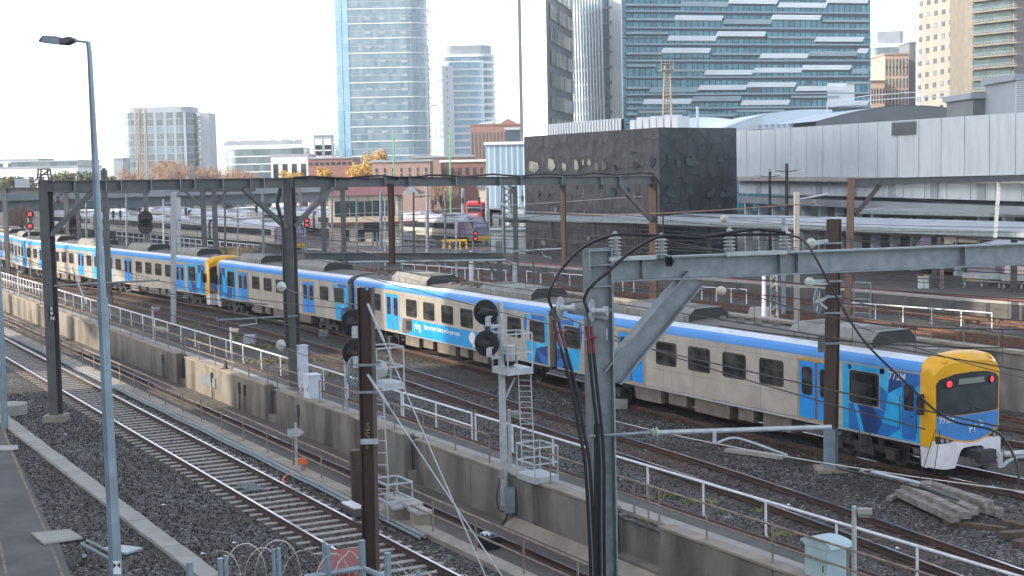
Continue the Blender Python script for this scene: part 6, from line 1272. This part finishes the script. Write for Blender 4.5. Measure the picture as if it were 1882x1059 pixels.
MB().prism([plane_at(x, y, A, B) for x, y in ((1520, 152), (1570, 152), (1570, 194), (1520, 194))], nn*.15).build('grey_panel', 'spandrel', t)
for x, y in ((1268, 164), (1268, 188), (1478, 158), (1478, 182), (1380, 164)): MB().prism([plane_at(a, b_, A, B) for a, b_ in ((x, y-5), (x+18, y-5), (x+18, y+5), (x, y+5))], nn*.1).build('louvre', 'roof dark', t)
lattice('thin white lattice mast with a head frame in front of the teal building', 1226, 118, 225, 270, 1.6, 'coping concrete', 18)
b = MB(); c = Q(1226, 120, 270); [b.box(c.x-1.2, c.x+1.2, c.y-1, c.y+1, c.z+k-.05, c.z+k+.05) for k in (-.8, .3)]; [b.box(c.x+k-.05, c.x+k+.05, c.y-1, c.y-.9, c.z-1, c.z+1) for k in (-1.1, -.4, .4, 1.1)]; b.box(c.x-2.2, c.x, c.y-.1, c.y, c.z+.9, c.z+1); b.build('mast_head', 'coping concrete', bpy.data.objects['lattice_mast.003'])
# black cladded building
A, Bc, Cc = V((X(964, 163), 163, 0)), V((X(1212, 133), 133, 0)), V((X(1354, 141), 141, 0)); zt = Z(1211, 233.5, 133)
t = T('clad_building', 'black building clad in petal shaped tiles with scattered angular windows', 'building', (A+Bc)/2); D4 = Cc+A-Bc
MB().add([A, Bc, Bc+V((0, 0, zt)), A+V((0, 0, zt))], [(0, 1, 2, 3)]).add([D4, A, A+V((0, 0, zt)), D4+V((0, 0, zt))], [(0, 1, 2, 3)]).build('west_wall', 'dark shingles', t)
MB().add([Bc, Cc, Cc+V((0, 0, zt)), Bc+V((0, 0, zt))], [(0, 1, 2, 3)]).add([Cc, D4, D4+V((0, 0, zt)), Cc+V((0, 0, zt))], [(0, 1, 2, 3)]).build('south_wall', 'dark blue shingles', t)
MB().add([q+V((0, 0, zt-.01)) for q in (A, Bc, Cc, D4)], [(0, 1, 2, 3)]).build('roof', 'roof dark', t)
nA = V(((Bc-A).y, -(Bc-A).x, 0)).normalized(); nB = V(((Cc-Bc).y, -(Cc-Bc).x, 0)).normalized()
def facet(px, py, w_, h, m_, a, b_, nn):
    o = [(rnd.uniform(-.5, -.2), -.5), (rnd.uniform(.2, .5), -.35), (.5, rnd.uniform(0, .3)), (rnd.uniform(0, .4), .5), (rnd.uniform(-.5, -.3), .3)]
    q = [plane_at(px+u*w_, py+v*h, a, b_) for u, v in o]; c = sum(q, V((0, 0, 0)))/5
    f = MB().prism([p+nn*.02 for p in q], nn*.07).build('angular_window', m_, t)
W1 = [(981, 306, 22, 22), (1014, 302, 17, 24), (1038, 306, 8, 15), (1060, 303, 11, 22), (1073, 298, 3, 10), (1084, 297, 8, 14), (1098, 306, 8, 14), (1112, 304, 8, 14), (1131, 307, 5, 10), (1169, 302, 12, 12), (1199, 297, 11, 22), (1128, 284, 8, 7), (1165, 280, 9, 6)]
for q in W1: facet(*q, 'gold reflection glass' if q[0] < 1120 else 'dark glass', A, Bc, nA)
for q in [(989, 355, 8, 14), (1006, 355, 9, 12), (1028, 352, 8, 18), (1060, 342, 4, 12), (1128, 352, 12, 18), (1155, 350, 6, 12), (1172, 358, 3, 12), (1105, 342, 4, 12), (1050, 358, 5, 7), (980, 390, 6, 16), (1022, 385, 4, 12), (1075, 388, 4, 10), (1003, 398, 5, 12), (1058, 400, 8, 10), (1085, 397, 4, 8), (1138, 395, 10, 14), (1000, 447, 8, 14), (1083, 437, 9, 12), (1170, 440, 6, 8), (1020, 440, 5, 10), (1114, 436, 4, 8), (1108, 398, 6, 7)]: facet(*q, 'dark glass' if q[1] < 380 else rnd.choice(('dark glass', 'gold reflection glass')), A, Bc, nA)
for q in [(1270, 297, 24, 22), (1245, 301, 10, 16), (1324, 291, 16, 14), (1228, 287, 7, 10), (1232, 352, 17, 26), (1267, 346, 16, 20), (1304, 355, 16, 22), (1328, 358, 16, 13), (1240, 397, 14, 8), (1320, 383, 8, 10), (1330, 330, 4, 4)]: facet(*q, 'dark glass', Bc, Cc, nB)
b = MB(); p = A.lerp(Bc, .08); q = A.lerp(Bc, .62)
for k in range(26): c = p.lerp(q, k/25)-nA*2; b.obox(c+V((0, 0, zt+.62)), (Bc-A).normalized()*.2, nA*.06, V((0, 0, .62)))
b.build('screen_fins', 'tower white', t)
b = MB(); c = p.lerp(q, .5)-nA*2.4; b.obox(c+V((0, 0, zt+.6)), (q-p)/2, nA*.05, V((0, 0, .58))); b.build('roof_screen', 'black', t)
for k in range(7): c = A.lerp(Bc, .68+.045*k)-nA*3; ob = MB().obox(c+V((0, 0, zt+.5)), (Bc-A).normalized()*.55, nA*.6, V((0, 0, .5+.2*(k % 2)))).build('plant_unit', 'tower white', t)
MB().box(X(1281, 145), X(1285, 145), 145, 145.4, zt, Z(1283, 195, 145)).build('flue', 'tower white', t)
# grey concrete station building
A, B = V((X(1353, 172), 172, 0)), V((X(1882, 119), 119, 0)); B = A+(B-A)*1.12; d = (B-A).normalized(); nn = V((d.y, -d.x, 0)); zt = 13.75; L_ = (B-A).length
t = T('station_hall', 'long windowless grey concrete station hall with joints between tall panels', 'station building', (A+B)/2); np_ = 17
for k in range(np_):
    p, q = A+d*(L_*k/np_), A+d*(L_*(k+1)/np_-.1); z1 = zt+(.0 if k < 9 else .0)
    MB().prism([p+V((0, 0, 8.6)), q+V((0, 0, 8.6)), q+V((0, 0, z1)), p+V((0, 0, z1))], nn*.3).build('cladding_panel', 'grey cladding', t)
    MB().prism([p-nn*.5+V((0, 0, 6.7)), q-nn*.5+V((0, 0, 6.7)), q-nn*.5+V((0, 0, 8.15)), p-nn*.5+V((0, 0, 8.15))], nn*.2).build('lower_panel', 'grey cladding', t)
    if k % 2: MB().prism([p+d*1-nn*.3+V((0, 0, 6.8)), p+d*2.2-nn*.3+V((0, 0, 6.8)), p+d*2.2-nn*.3+V((0, 0, 8.1)), p+d*1-nn*.3+V((0, 0, 8.1))], nn*.08).build('vent_panel', 'tower grey', t)
    c = p-nn*1.5; MB().box(c.x-.4, c.x+.4, c.y-.4, c.y+.4, 0, 6.3).build('column', 'grey cladding', t)
MB().prism([A-nn*.2+V((0, 0, 8.16)), B-nn*.2+V((0, 0, 8.16)), B-nn*.2+V((0, 0, 8.58)), A-nn*.2+V((0, 0, 8.58))], nn*.75).build('ledge', 'pale concrete', t)
MB().prism([A-nn*8, B-nn*8, B-nn*8.4, A-nn*8.4], (0, 0, 8)).build('rear_wall', 'roof dark', t); MB().prism([A-nn*.05+V((0, 0, zt-.3)), B-nn*.05+V((0, 0, zt-.3)), B-nn*26+V((0, 0, zt-.3)), A-nn*26+V((0, 0, zt-.3))], (0, 0, .25)).build('roof', 'roof dark', t)
for z, h, o in ((5.6, .7, .8), (3.5, .45, 1.2)): MB().prism([A-nn*9+V((0, 0, z)), B-nn*9+V((0, 0, z)), B+nn*(o-1)+V((0, 0, z)), A+nn*(o-1)+V((0, 0, z))], (0, 0, h)).build('deck', 'viaduct', t)  # darker grey on the decks paints in the shade under the hall
pl = lambda x, y: plane_at(x, y, A, B)
b = MB()
for k in range(9): y = 223+k*2.8; p, q = pl(1645, y), pl(1690, y-1); p.z = q.z; b.prism([p+nn*.3, q+nn*.3, q+nn*.42-V((0, 0, .08)), p+nn*.42-V((0, 0, .08))], (0, 0, .05))
b.build('louvre', 'roof dark', t)
def arc_roof(label, x0, x1, ytop, yb0, yb1, Y, m_='roof metal', dpt=30, fas='roof dark', fz=1.2):
    n = 18; xa, xb = X(x0, Y), X(x1, Y); v = []; t = T('arched_roof', label, 'roof', V((xa, Y, 0)), 0, 'arched station roofs')
    for i in range(n+1):
        f = i/n; py = yb0+(yb1-yb0)*f-((yb0+yb1)/2-ytop)*math.sin(math.pi*f); x = xa+(xb-xa)*f; z = Z(x0+(x1-x0)*f, py, Y); v += [(x, Y, z), (x, Y+dpt, z+.3)]
    MB().add(v, [(2*i, 2*i+1, 2*i+3, 2*i+2) for i in range(n)]).build('roof_sheet', m_, t); zb = min(q[2] for q in v)-fz
    MB().add([q for i in range(n+1) for q in ((v[2*i][0], Y+.05, v[2*i][2]-.04), (v[2*i][0], Y+.05, zb))], [(2*i, 2*i+1, 2*i+3, 2*i+2) for i in range(n)]).build('roof_end', fas, t)
arc_roof('pale arched station roof directly right of the black building', 1330, 1530, 205, 236, 200, 190, fas='roof metal'); arc_roof('dark ended arched station roof behind the grey concrete hall', 1500, 1800, 193, 222, 206, 160); arc_roof('low pale arched roof between the teal building and the other roofs', 1180, 1390, 214, 232, 226, 215, fas='roof metal')
Y = 150; block('dark grey plant box on the station roof, left of the slatted box', 1788, 1852, 180, 132, 8, 'roof dark', zb=12, name='plant_box', cat='plant room')
t = block('slatted plant room with a pale hipped cap at the right picture edge', 1866, 1930, 146, 124, 8, 'tower grey', zb=12, name='plant_box', cat='plant room'); b = MB()
for k in range(22): z = 13.5+k*.16; b.box(X(1865, 124), X(1931, 124), 123.75, 123.95, z, z+.08)
b.build('slats', 'tower white', t)
b = MB(); c = Q(1832, 172, 134); b.add([c+V(q) for q in ((-1.4, -1, -.6), (1.4, -1, -.6), (1.4, 2, -.6), (-1.4, 2, -.6), (-.8, 0, .1), (.8, 0, .1))], [(0, 1, 5, 4), (1, 2, 5), (2, 3, 4, 5), (3, 0, 4)]); b.build('skylight', 'roof metal', t)
fence('white guard rail along the crest of the arched roof', [Q(1520, 206, 161), Q(1600, 193, 162), Q(1690, 187, 163), Q(1770, 186, 164)], 1.1, 3, (.5,), 'tower white', .05, 'roof_rail')
t = block('sawtooth skylight strip at the foot of the arched roof', 1398, 1452, 236, 168, 6, 'tower white', zb=12.2, name='skylight', cat='skylight'); b = MB()
for k in range(5): xa = X(1398, 168)+k*.66; b.prism([(xa, 167.6, Z(1420, 236, 168)), (xa+.66, 167.6, Z(1420, 236, 168)), (xa+.3, 167.6, Z(1420, 226, 168))], (0, 5, 0))
b.build('sawtooth', 'roof metal', t)
# hotel, balconied tower, lit apartment house, far tower
Y = 380; A, B = V((X(1690, 400), 400, 0)), V((X(1762, Y), Y, 0)); d = (B-A).normalized(); nn = V((d.y, -d.x, 0)); zt = Z(1720, -40, Y)
t = T('hotel_tower', 'sandstone hotel tower with a grid of small square windows', 'tower', (A+B)/2); MB().prism([A, B, B-nn*20, A-nn*20], (0, 0, zt)).build('wall', 'hotel stone', t)
for r_ in range(10):
    for c_ in range(5):
        x = 1690+c_*14-r_*.5; y = 30+22*r_-c_*2.4-28; MB().prism([plane_at(a, b_, A, B) for a, b_ in ((x, y), (x+6, y-.8), (x+6, y+8), (x, y+9))], nn*.12).build('window', 'dark glass' if (r_*3+c_*5) % 4 else 'tower glass dark', t)
C2 = V((X(1776, 383), 383, 0)); MB().prism([B, C2, C2+V((0, 15, 0)), B+V((0, 15, 0))], (0, 0, zt)).build('side_wall', 'hotel pink', t)
MB().prism([B-d*.1+nn*.15, B+d*1.0+nn*.15, B+d*1.0-nn*.4, B-d*.1-nn*.4], (0, 0, zt)).build('corner_strip', 'tower grey', t)
Y = 372; A, B = V((X(1772, Y), Y, 0)), V((X(1862, Y-12), Y-12, 0)); d = (B-A).normalized(); nn = V((d.y, -d.x, 0)); t = T('balcony_tower', 'brown apartment tower with long curved balconies at the right edge', 'tower', (A+B)/2)
MB().prism([A, B, B+d*8+V((0, 10, 0)), A+V((0, 20, 0))], (0, 0, zt)).build('wall', 'terrace', t)
for k in range(12):
    z = Z(1820, 192-20.5*k, Y); a, c = A+d*2.5, B-d*.5
    MB().prism([a+nn*.05+V((0, 0, z-2.)), c+nn*.05+V((0, 0, z-2.)), c+nn*.05+V((0, 0, z)), a+nn*.05+V((0, 0, z))], nn*.15).build('balcony_glazing', 'terrace glass', t)
    sl = MB().prism([a+V((0, 0, z-2.45)), a+nn*1.3+d*.5+V((0, 0, z-2.45)), c+nn*1.6+V((0, 0, z-2.45)), c+nn*1.2+d*2.2+V((0, 0, z-2.45)), c+d*3+V((0, 0, z-2.45))], (0, 0, .4)).build('balcony', 'terrace', t)
    b = MB(); q = [a+nn*1.25+d*.5, c+nn*1.5, c+nn*1.1+d*2.1]
    for e in (-1.4, -1.75): b.tube([p+V((0, 0, z+e)) for p in q], .05, 4)
    for j in range(12): p = q[0].lerp(q[1], j/11); b.tube([p+V((0, 0, z-2.05)), p+V((0, 0, z-1.4))], .04, 4)
    b.build('balustrade', 'tower grey', t)
Y = 430; t = block('sunlit pink apartment house with tall narrow windows', 1626, 1670, 100, Y, 16, 'sun pink', wins=(7, (108, 122, 144, 165, 180), 2.6, .4), wm='tower glass dark', roof='brick pale'); t['category'] = 'apartment house'
block('lower sunlit house with arched windows in front of the pink one', 1600, 1626, 150, 425, 14, 'sun pink', wins=(5, (162, 176), 2, .4), roof='terrace'); block('narrow dark brown house wall right of the pink apartment house', 1671, 1683, 78, 440, 12, 'roof dark', wins=(1, (90, 110, 130, 150, 170), 1.6, .5), wm='terrace')
t = tower('white banded far tower behind the pink apartment house', rplan(X(1602, 700), X(1668, 700), 700, 716, 3), Z(1635, 62, 700), 5.2, 'tower glass dark', 'tower white', bh=1.6, cap=1.5)
for px, y0, Y, lab in ((723, 240, 300, 'green mast in front of the tall blue tower'), (826, 232, 290, 'green mast in front of the white apartment tower')): MB().cyl(V((X(px, Y), Y, 0)), Q(px, y0, Y), .15, n=8).build('green_mast', 'green mast', label=lab, cat='mast')
# unseen blocks added to shade the yard; gaps and raised slab steer the sun
for i, (y0, y1, h) in enumerate(((-140, 47, 74), (63, 74, 74), (74, 152, 90), (156, 256, 46))):
    x0 = (-72, -72, -80, -104)[i]; t = T('shade_block', 'unseen shading block added along the left side of the yard, %s of four' % ('nearest', 'second', 'third', 'farthest')[i], 'office building', (x0-10, (y0+y1)/2, 0), 0)
    MB().box(x0-24, x0, y0, y1, 40 if i == 2 else 0, h).build('wall', 'tower grey', t)
    if i == 2:
        for k in range(9): MB().box(x0-3, x0-2, y0+2+k*12, y0+3+k*12, 0, 40).build('column', 'tower grey', t)
    for k in range(10 if i == 2 else 0, int(h/4)): MB().box(x0, x0+.15, y0+1, y1-1, k*4+1, k*4+3).build('window_band', 'dark glass', t)
# ---------------------------------------------------------------- trees
def tree(label, px, pyb, pyt, wpx, Y, leaf, n=2600, sz=.45, bare=False, cat='tree'):
    base = V((X(px, Y), Y, 0)); zt = Z(px, pyt, Y); rw = wpx/2*Y/F; zb = max(1.5, min(zt*.35, zt-rw*1.1)); t = T('tree', label, cat, base)
    b = MB(); b.tube([base, base+V((.2, 0, zb*.6)), base+V((0, .2, zb+1))], [.35, .28, .16], 8)
    hubs = []
    for k in range(34):
        a = rnd.uniform(0, 6.28); r_ = rw*rnd.uniform(.2, .85); z = zb+(zt-zb)*rnd.uniform(.25, .88); r_ *= 1-.55*max(0, (z-zb)/(zt-zb)-.45)
        h = base+V((r_*math.cos(a), r_*.8*math.sin(a), z)); hubs.append(h); b.tube([base+V((0, 0, zb*.8)), (base+V((0, 0, zb)))*.5+h*.5+V((0, 0, .5)), h], [.13, .08, .03], 5)
        if bare:
            for _ in range(3): e = h+V((rnd.gauss(0, rw*.25), rnd.gauss(0, rw*.2), rnd.uniform(.3, (zt-zb)*.3))); b.tube([h, e], [.05, .015], 4)
    b.build('trunk', 'bark', t); b = MB(); rad = max(rw*.33, .9)
    for i in range(n):
        h = rnd.choice(hubs); u = V((rnd.gauss(0, 1), rnd.gauss(0, 1), rnd.gauss(0, .8))); u = u/(u.length+.01)*rad*rnd.uniform(.35, 1.12); p = h+u
        if p.z > zt+.4 or p.z < 1: continue
        if bare: e = p+V((rnd.gauss(0, .25), rnd.gauss(0, .2), rnd.uniform(.3, 1.1))); s_ = V((.045, 0, .02)); b.add([p-s_, p+s_, e], [(0, 1, 2)])
        else:
            a = V((rnd.gauss(0, 1), rnd.gauss(0, 1), rnd.gauss(0, 1))).normalized(); c = a.cross(V((rnd.gauss(0, 1), 1, rnd.gauss(0, 1)))).normalized(); s_ = sz*.8*rnd.uniform(.4, 1.1); b.add([p-a*s_, p+c*s_*.6, p+a*s_, p-c*s_*.6], [(0, 1, 2, 3)])
    b.build('crown', leaf, t, fix=False)
tree('golden autumn tree with a round crown in front of the blue tower', 690, 330, 275, 72, 360, 'leaf amber', 6500, .34); tree('bright yellow tree at the left foot of the round golden tree', 660, 335, 296, 54, 345, 'leaf gold', 3600, .34); tree('low yellow tree right of the central portal post', 592, 335, 305, 40, 335, 'leaf gold', 1800)
tree('small golden tree left of the bright yellow one', 540, 335, 312, 60, 335, 'leaf gold', 1600)
tree('bare pinkish tree in front of the grey apartment block', 315, 345, 297, 92, 345, 'twig', 6500, bare=True); tree('bare tree right of the grey apartment block', 378, 345, 307, 62, 345, 'twig', 3500, bare=True); tree('bare tree left of the grey apartment block', 240, 345, 312, 70, 340, 'twig', 3500, bare=True); tree('bare tree in front of the wavy topped block', 440, 345, 312, 70, 345, 'twig', 3500, bare=True); tree('bare tree behind the cream building with the maroon roof', 810, 385, 330, 60, 300, 'twig', 3000, bare=True); tree('bare dark tree above the red bus', 905, 345, 305, 40, 320, 'twig', 1500, bare=True)
tree('olive green tree at the far left edge', 20, 350, 321, 50, 340, 'leaf green', 2400); tree('green tree in front of the pale office at the left', 115, 345, 310, 56, 380, 'leaf green', 2800); tree('green tree left of the tall lamp post', 155, 345, 312, 44, 370, 'leaf green', 2200); tree('low green bush tree beneath the white board', 50, 350, 330, 50, 330, 'leaf green', 1800); tree('green tree just right of the tall lamp post', 205, 345, 322, 30, 370, 'leaf green', 1400); tree('dark evergreen growing under the canopy at the foot of the black building', 1280, 470, 425, 60, 142, 'leaf green', 2400, .22)
tree('bare tree beneath the viaduct at the far left', 35, 425, 385, 50, 250, 'twig', 1800, bare=True)
# ---------------------------------------------------------------- wires
def wire(label, pts, r=.012, m_='wire', name='overhead_wire', sg=0., cat='overhead wire'):
    o = []
    for a, c in zip(pts, pts[1:]): o += sag(a, c, sg, 6 if sg else 1)
    return MB().tube(o, r, 4).build(name, m_, label=label, cat=cat)
# catenary over the tracks: messenger, contact wire and droppers of each as one thing
def catenary(label, cl, zc=5.3, zm=6.4, r=.018, m_='wire', span=40):
    t = T('catenary', label, 'overhead wire', cl[0]); n = len(cl); ms = []
    for i, p in enumerate(cl): f = (i % 10)/10; ms.append(V((p.x, p.y, zm-(zm-zc-.35)*4*f*(1-f)*.7)))
    MB().tube([V((p.x, p.y, zc)) for p in cl], r, 4).build('contact_wire', m_, t); MB().tube(ms, r, 4).build('messenger_wire', m_, t)
    for i in range(1, n-1, 2): MB().tube([ms[i], V((cl[i].x, cl[i].y, zc))], r*.6, 3).build('dropper', m_, t)
ctr = lambda off, a, b_, st=5: [trk(s, off)[0] for s in range(a, b_, st)]
catenary('catenary wires above the passenger train', ctr(1.525, -16, 135)); catenary('catenary wires above the track beside the white fence', _A[6:]); catenary('catenary wires directly behind the passenger train', ctr(6.3, -14, 135)); catenary('catenary wires in front of the parapet wall', ctr(10.2, -14, 135))
for off, lab in ((17.6, 'first'), (22.2, 'second'), (29.5, 'third'), (36.3, 'fourth')): catenary('catenary wires beyond the parapet wall, %s set' % lab, ctr(off, -30, 100))
catenary('catenary wires above the foreground track', [C(s, 1.07-.0052*s) for s in range(-85, 20, 5)], 5.0, 6.2); catenary('catenary wires above the sunken track', [C(s, 5.97) for s in range(-85, 14, 5)], 4.2, 5.6)
for (x1, y1, Ya), (x2, y2, Yb), r, m_, lab in (((515, 526, 68), (676, 563, 31), .014, 'wire', 'black wire from the upper glass insulator to the numbered post'), ((515, 634, 68), (660, 672, 31), .014, 'wire', 'black wire from the lower glass insulator to the numbered post'),
        ((680, 510, 60), (1882, 795, 24), .016, 'wire', 'long black wire dropping across the train to the right edge'), ((1005, 572, 40), (1700, 790, 26), .014, 'wire', 'black wire crossing below the gantry strut'), ((1110, 770, 45), (1882, 905, 24), .012, 'bright wire', 'pale wire low in front of the train wheels'),
        ((1040, 395, 95), (1500, 372, 70), .025, 'copper wire', 'twisted copper coloured cable in front of the black building'), ((560, 395, 150), (1180, 360, 95), .02, 'bright wire', 'pale wire rising from the yard to the portal corner'), ((940, 360, 110), (1560, 420, 85), .016, 'wire', 'wire sloping down right from the lattice mast'), ((1000, 375, 110), (1880, 470, 70), .016, 'wire', 'second wire sloping down right across the canopy'),
        ((1210, 395, 85), (1560, 395, 90), .014, 'wire', 'level wire between the two dark portals'), ((1640, 360, 92), (1900, 378, 80), .014, 'wire', 'wire from the hanging insulator to the right edge'), ((1540, 545, 49), (1900, 622, 40), .014, 'wire', 'upper wire from the brown post to the right edge'), ((1540, 585, 49), (1900, 700, 38), .014, 'wire', 'lower wire from the brown post to the right edge'), ((860, 380, 180), (1180, 395, 100), .02, 'bright wire', 'pale wire above the station canopy end'), ((0, 470, 120), (330, 520, 80), .014, 'wire', 'wire above the far cars at the left'), ((770, 395, 150), (150, 380, 150), .014, 'wire', 'level wire in front of the regional trains')):
    wire(lab, [Q(x1, y1, Ya), Q(x2, y2, Yb)], r, m_, sg=.15)
t = T('section_insulator', 'hanging section insulator bars with wire hangers in front of the cab bumper', 'section insulator', Q(1650, 880, 24)); Y = 24
MB().tube([Q(1600, 868, Y), Q(1690, 889, Y)], .03, 8).build('bar', 'galvanised pale', t); MB().tube([Q(1540, 862, Y), Q(1640, 884, Y), Q(1760, 918, Y)], .02, 6).build('lower_bar', 'wire', t); MB().tube([Q(1690, 893, Y), Q(1762, 920, Y)], .035, 8).build('coil', 'dark steel', t)
for (a, c) in (((1580, 790), (1579, 866)), ((1598, 790), (1606, 866)), ((1720, 790), (1689, 886)), ((1728, 790), (1714, 890))): MB().tube([Q(*a, Y), Q(*c, Y)], .007, 4).build('hanger', 'wire', t)
MB().tube([Q(1579, 866, Y), Q(1606, 864, Y), Q(1598, 874, Y), Q(1579, 866, Y)], .012, 4).build('stirrup', 'bright wire', t); MB().tube([Q(1689, 890, Y), Q(1714, 890, Y), Q(1697, 900, Y)], .012, 4).build('stirrup', 'bright wire', t)
for x, y, lab in ((516, 527, 'upper pale green glass insulator beside the central portal post'), (515, 635, 'lower pale green glass insulator beside the central portal post')):
    c = Q(x, y, P2.y-.9); ax = V((.7, -.7, 0)); b = MB(); b.lathe(c, ax, [(-.1, .05), (0, .24), (.05, .26), (.1, .1), (.15, .2), (.2, .06), (.4, .04)], 20); b.build('glass_insulator', 'glass insulator', label=lab, cat='insulator', group='glass disc insulators')
for x, y, Y, lab in ((1331, 401, 60, 'cream ball marker on the wire above the canopy'), (1325, 535, 45, 'cream ball insulator on the wire under the gantry beam'), (923, 376, 110, 'cream ball marker beside the lattice mast')):
    c = Q(x, y, Y); MB().lathe(c, (1, -.3, 0), [(-.15, .05), (-.1, .13), (0, .17), (.1, .13), (.15, .05)], 14).build('wire_ball', 'cream wall', label=lab, cat='wire marker', smooth=True)
t = T('registration_arm', 'pale pipe arm reaching left from the central portal post across the far train', 'registration arm', Q(540, 588, P2.y))
MB().tube([Q(547, 582, P2.y-.4), Q(500, 584, P2.y-.4), Q(398, 590, P2.y-1)], .045, 8).build('pipe', 'galvanised', t); MB().tube([Q(470, 586, P2.y-.6), Q(472, 596, P2.y-.6), Q(440, 600, P2.y-1)], .025, 6).build('steady_arm', 'galvanised pale', t)
t = T('registration_arm', 'grey pipe arm reaching right from the left portal post past the lamp post', 'registration arm', Q(110, 525, P1.y))
MB().tube([Q(100, 525, P1.y-.4), Q(200, 519, P1.y-.6), Q(293, 514, P1.y-1)], .045, 8).build('pipe', 'galvanised', t); MB().tube([Q(262, 515, P1.y-.8), Q(250, 528, P1.y-1), Q(232, 537, P1.y-1.2)], .025, 6).build('steady_arm', 'galvanised pale', t)
for (a, c, lab) in (((133, 490), (158, 560), 'wooden ended stay rod hanging in front of the far train'),): b = MB(); b.tube([Q(*a, 60), Q(*c, 60)], .035, 6); b.tube([Q(155, 550, 60), Q(158, 560, 60)], .07, 8); b.build('stay_rod', 'galvanised pale', label=lab, cat='stay rod')
for (x1, x2, y1, y2, Y, lab) in ((640, 930, 481, 477, 100, 'long pale pipe arm in front of the low dark portal'), (946, 1036, 461, 456, 100, 'pale pipe arm between the dark end post and the hanging dropper'), (1466, 1522, 366, 356, 88, 'pale raking arm at the head of the cream mast')):
    t = T('registration_arm', lab, 'registration arm', Q(x1, y1, Y)); MB().tube([Q(x1, y1, Y), Q(x2, y2, Y+1)], .06, 8).build('pipe', 'galvanised pale', t); MB().tube([Q(x1+(x2-x1)*.55, y1+1, Y+.4), Q(x1+(x2-x1)*.6, y1+9, Y+.4), Q(x1+(x2-x1)*.75, y1+13, Y+.6)], .03, 6).build('steady_arm', 'galvanised pale', t)
lattice('pale ladder like lattice mast below the gantry beam', 1422, 500, 600, 84, .5, 'galvanised', 9)
for (px, y0, y1, Y, r_, m_, lab) in ((158, 360, 450, 160, .12, 'galvanised', 'thin grey pole between the left portal post and the lamp post'), (232, 352, 455, 165, .12, 'galvanised', 'thin grey pole right of the tall lamp post'), (300, 365, 450, 170, .11, 'galvanised pale', 'thin pale pole left of the pair of silver masts'), (413, 352, 460, 160, .12, 'dark steel', 'thin dark pole right of the two dark portal posts'), (437, 372, 460, 175, .11, 'galvanised', 'thin grey pole in front of the regional train windows'), (610, 352, 462, 150, .12, 'galvanised', 'thin grey pole between the pair of dark posts'),
        (655, 362, 455, 160, .12, 'galvanised', 'thin grey pole left of the black display board'), (707, 365, 460, 150, .1, 'galvanised pale', 'thin pale pole right of the black display board'), (760, 352, 470, 145, .12, 'dark steel', 'thin dark pole in front of the maroon gable'), (818, 350, 465, 150, .13, 'galvanised', 'thin grey pole in front of the parked white cars'), (838, 395, 520, 110, .09, 'galvanised pale', 'thin pale post right of the white pole by the low portal'), (980, 440, 520, 120, .1, 'dark steel', 'thin dark post at the corner of the black building'),
        (1415, 310, 430, 150, .16, 'brown steel', 'brown lamp pole in front of the grey hall, left of two'), (1446, 300, 430, 145, .18, 'brown steel', 'taller brown lamp pole in front of the grey hall'), (1771, 300, 430, 135, .17, 'brown steel', 'brown lamp pole in front of the right half of the grey hall')):
    a, q = Q(px, y1, Y), Q(px, y0, Y); t = T('pole', lab, 'pole', V((a.x, Y, 0))); MB().cyl(V((a.x, Y, 0)), q, r_, r_*.8, 8).build('shaft', m_, t)
    if px > 1400:
        for s_ in (-1, 1): b = MB(); c = q+V((0, 0, -.8)); b.tube([c, c+V((s_*1.1, 0, .15))], .04, 5); b.build('arm', m_, t); b = MB(); c = c+V((s_*1.35, 0, .15)); b.box(c.x-.35, c.x+.35, c.y-.12, c.y+.12, c.z-.06, c.z+.1); b.build('lamp_head', 'shed white', t)
    else:
        b = MB(); c = q-V((0, 0, .5)); b.tube([c, c+V((1.6, 0, .1))], .05, 5); b.lathe(c+V((.6, 0, .05)), (1, 0, 0), [(0, .04), (.06, .12), (.12, .05), (.18, .12), (.24, .04)], 8); b.build('arm', m_, t)
for k, (x, y) in enumerate(((120, 800), (165, 905), (300, 930), (430, 1000), (700, 770), (1230, 935), (1450, 930), (1650, 1010), (1330, 770), (905, 735), (590, 700), (372, 1020))):
    c = P(x, y, .03); MB().add([c+V(q) for q in ((-.07, 0, .01), (.05, -.05, .03), (.09, .04, .0), (-.02, .07, .05))], [(0, 1, 2), (0, 2, 3)]).build('paper_scrap', 'white paint', fix=False, label='small scrap of white litter lying in the ballast', cat='litter', group='scraps of white litter in the ballast')
for (x1, y1, Ya), (x2, y2, Yb), lab in (((480, 455, 140), (930, 486, 105), 'wire low over the yard right of the central portal post'), ((560, 440, 140), (1000, 395, 110), 'pale wire climbing to the end post across the display board'), ((190, 370, 130), (520, 440, 110), 'wire sloping down right behind the silver masts'), ((560, 360, 150), (900, 470, 105), 'wire sloping down right across the red roofed building'), ((1040, 440, 100), (1540, 470, 60), 'wire just above the gantry beam from the hanging dropper'), ((1210, 440, 90), (1880, 520, 60), 'wire under the station canopy front'), ((1470, 420, 70), (1880, 480, 60), 'wire from the brown post across the canopy'), ((1320, 600, 45), (1880, 640, 45), 'wire along the roof of the nearest car'), ((700, 488, 80), (1120, 560, 70), 'wire running above the roof of the middle car')):
    wire(lab, [Q(x1, y1, Ya), Q(x2, y2, Yb)], .018, 'wire', sg=.2)
# ---------------------------------------------------------------- air
hm = bpy.data.materials.new('haze'); hm.use_nodes = True; n = hm.node_tree; n.nodes.remove(n.nodes['Principled BSDF'])
pv = n.nodes.new('ShaderNodeVolumePrincipled'); pv.inputs['Color'].default_value = (.95, .97, 1, 1); pv.inputs['Density'].default_value = .00026; pv.inputs['Anisotropy'].default_value = .5
n.links.new(pv.outputs[0], n.nodes['Material Output'].inputs['Volume']); MT['haze'] = hm
b = MB(); b.box(-420, 420, -60, 900, -3.2, 190); b.build('haze', 'haze', kind='stuff')
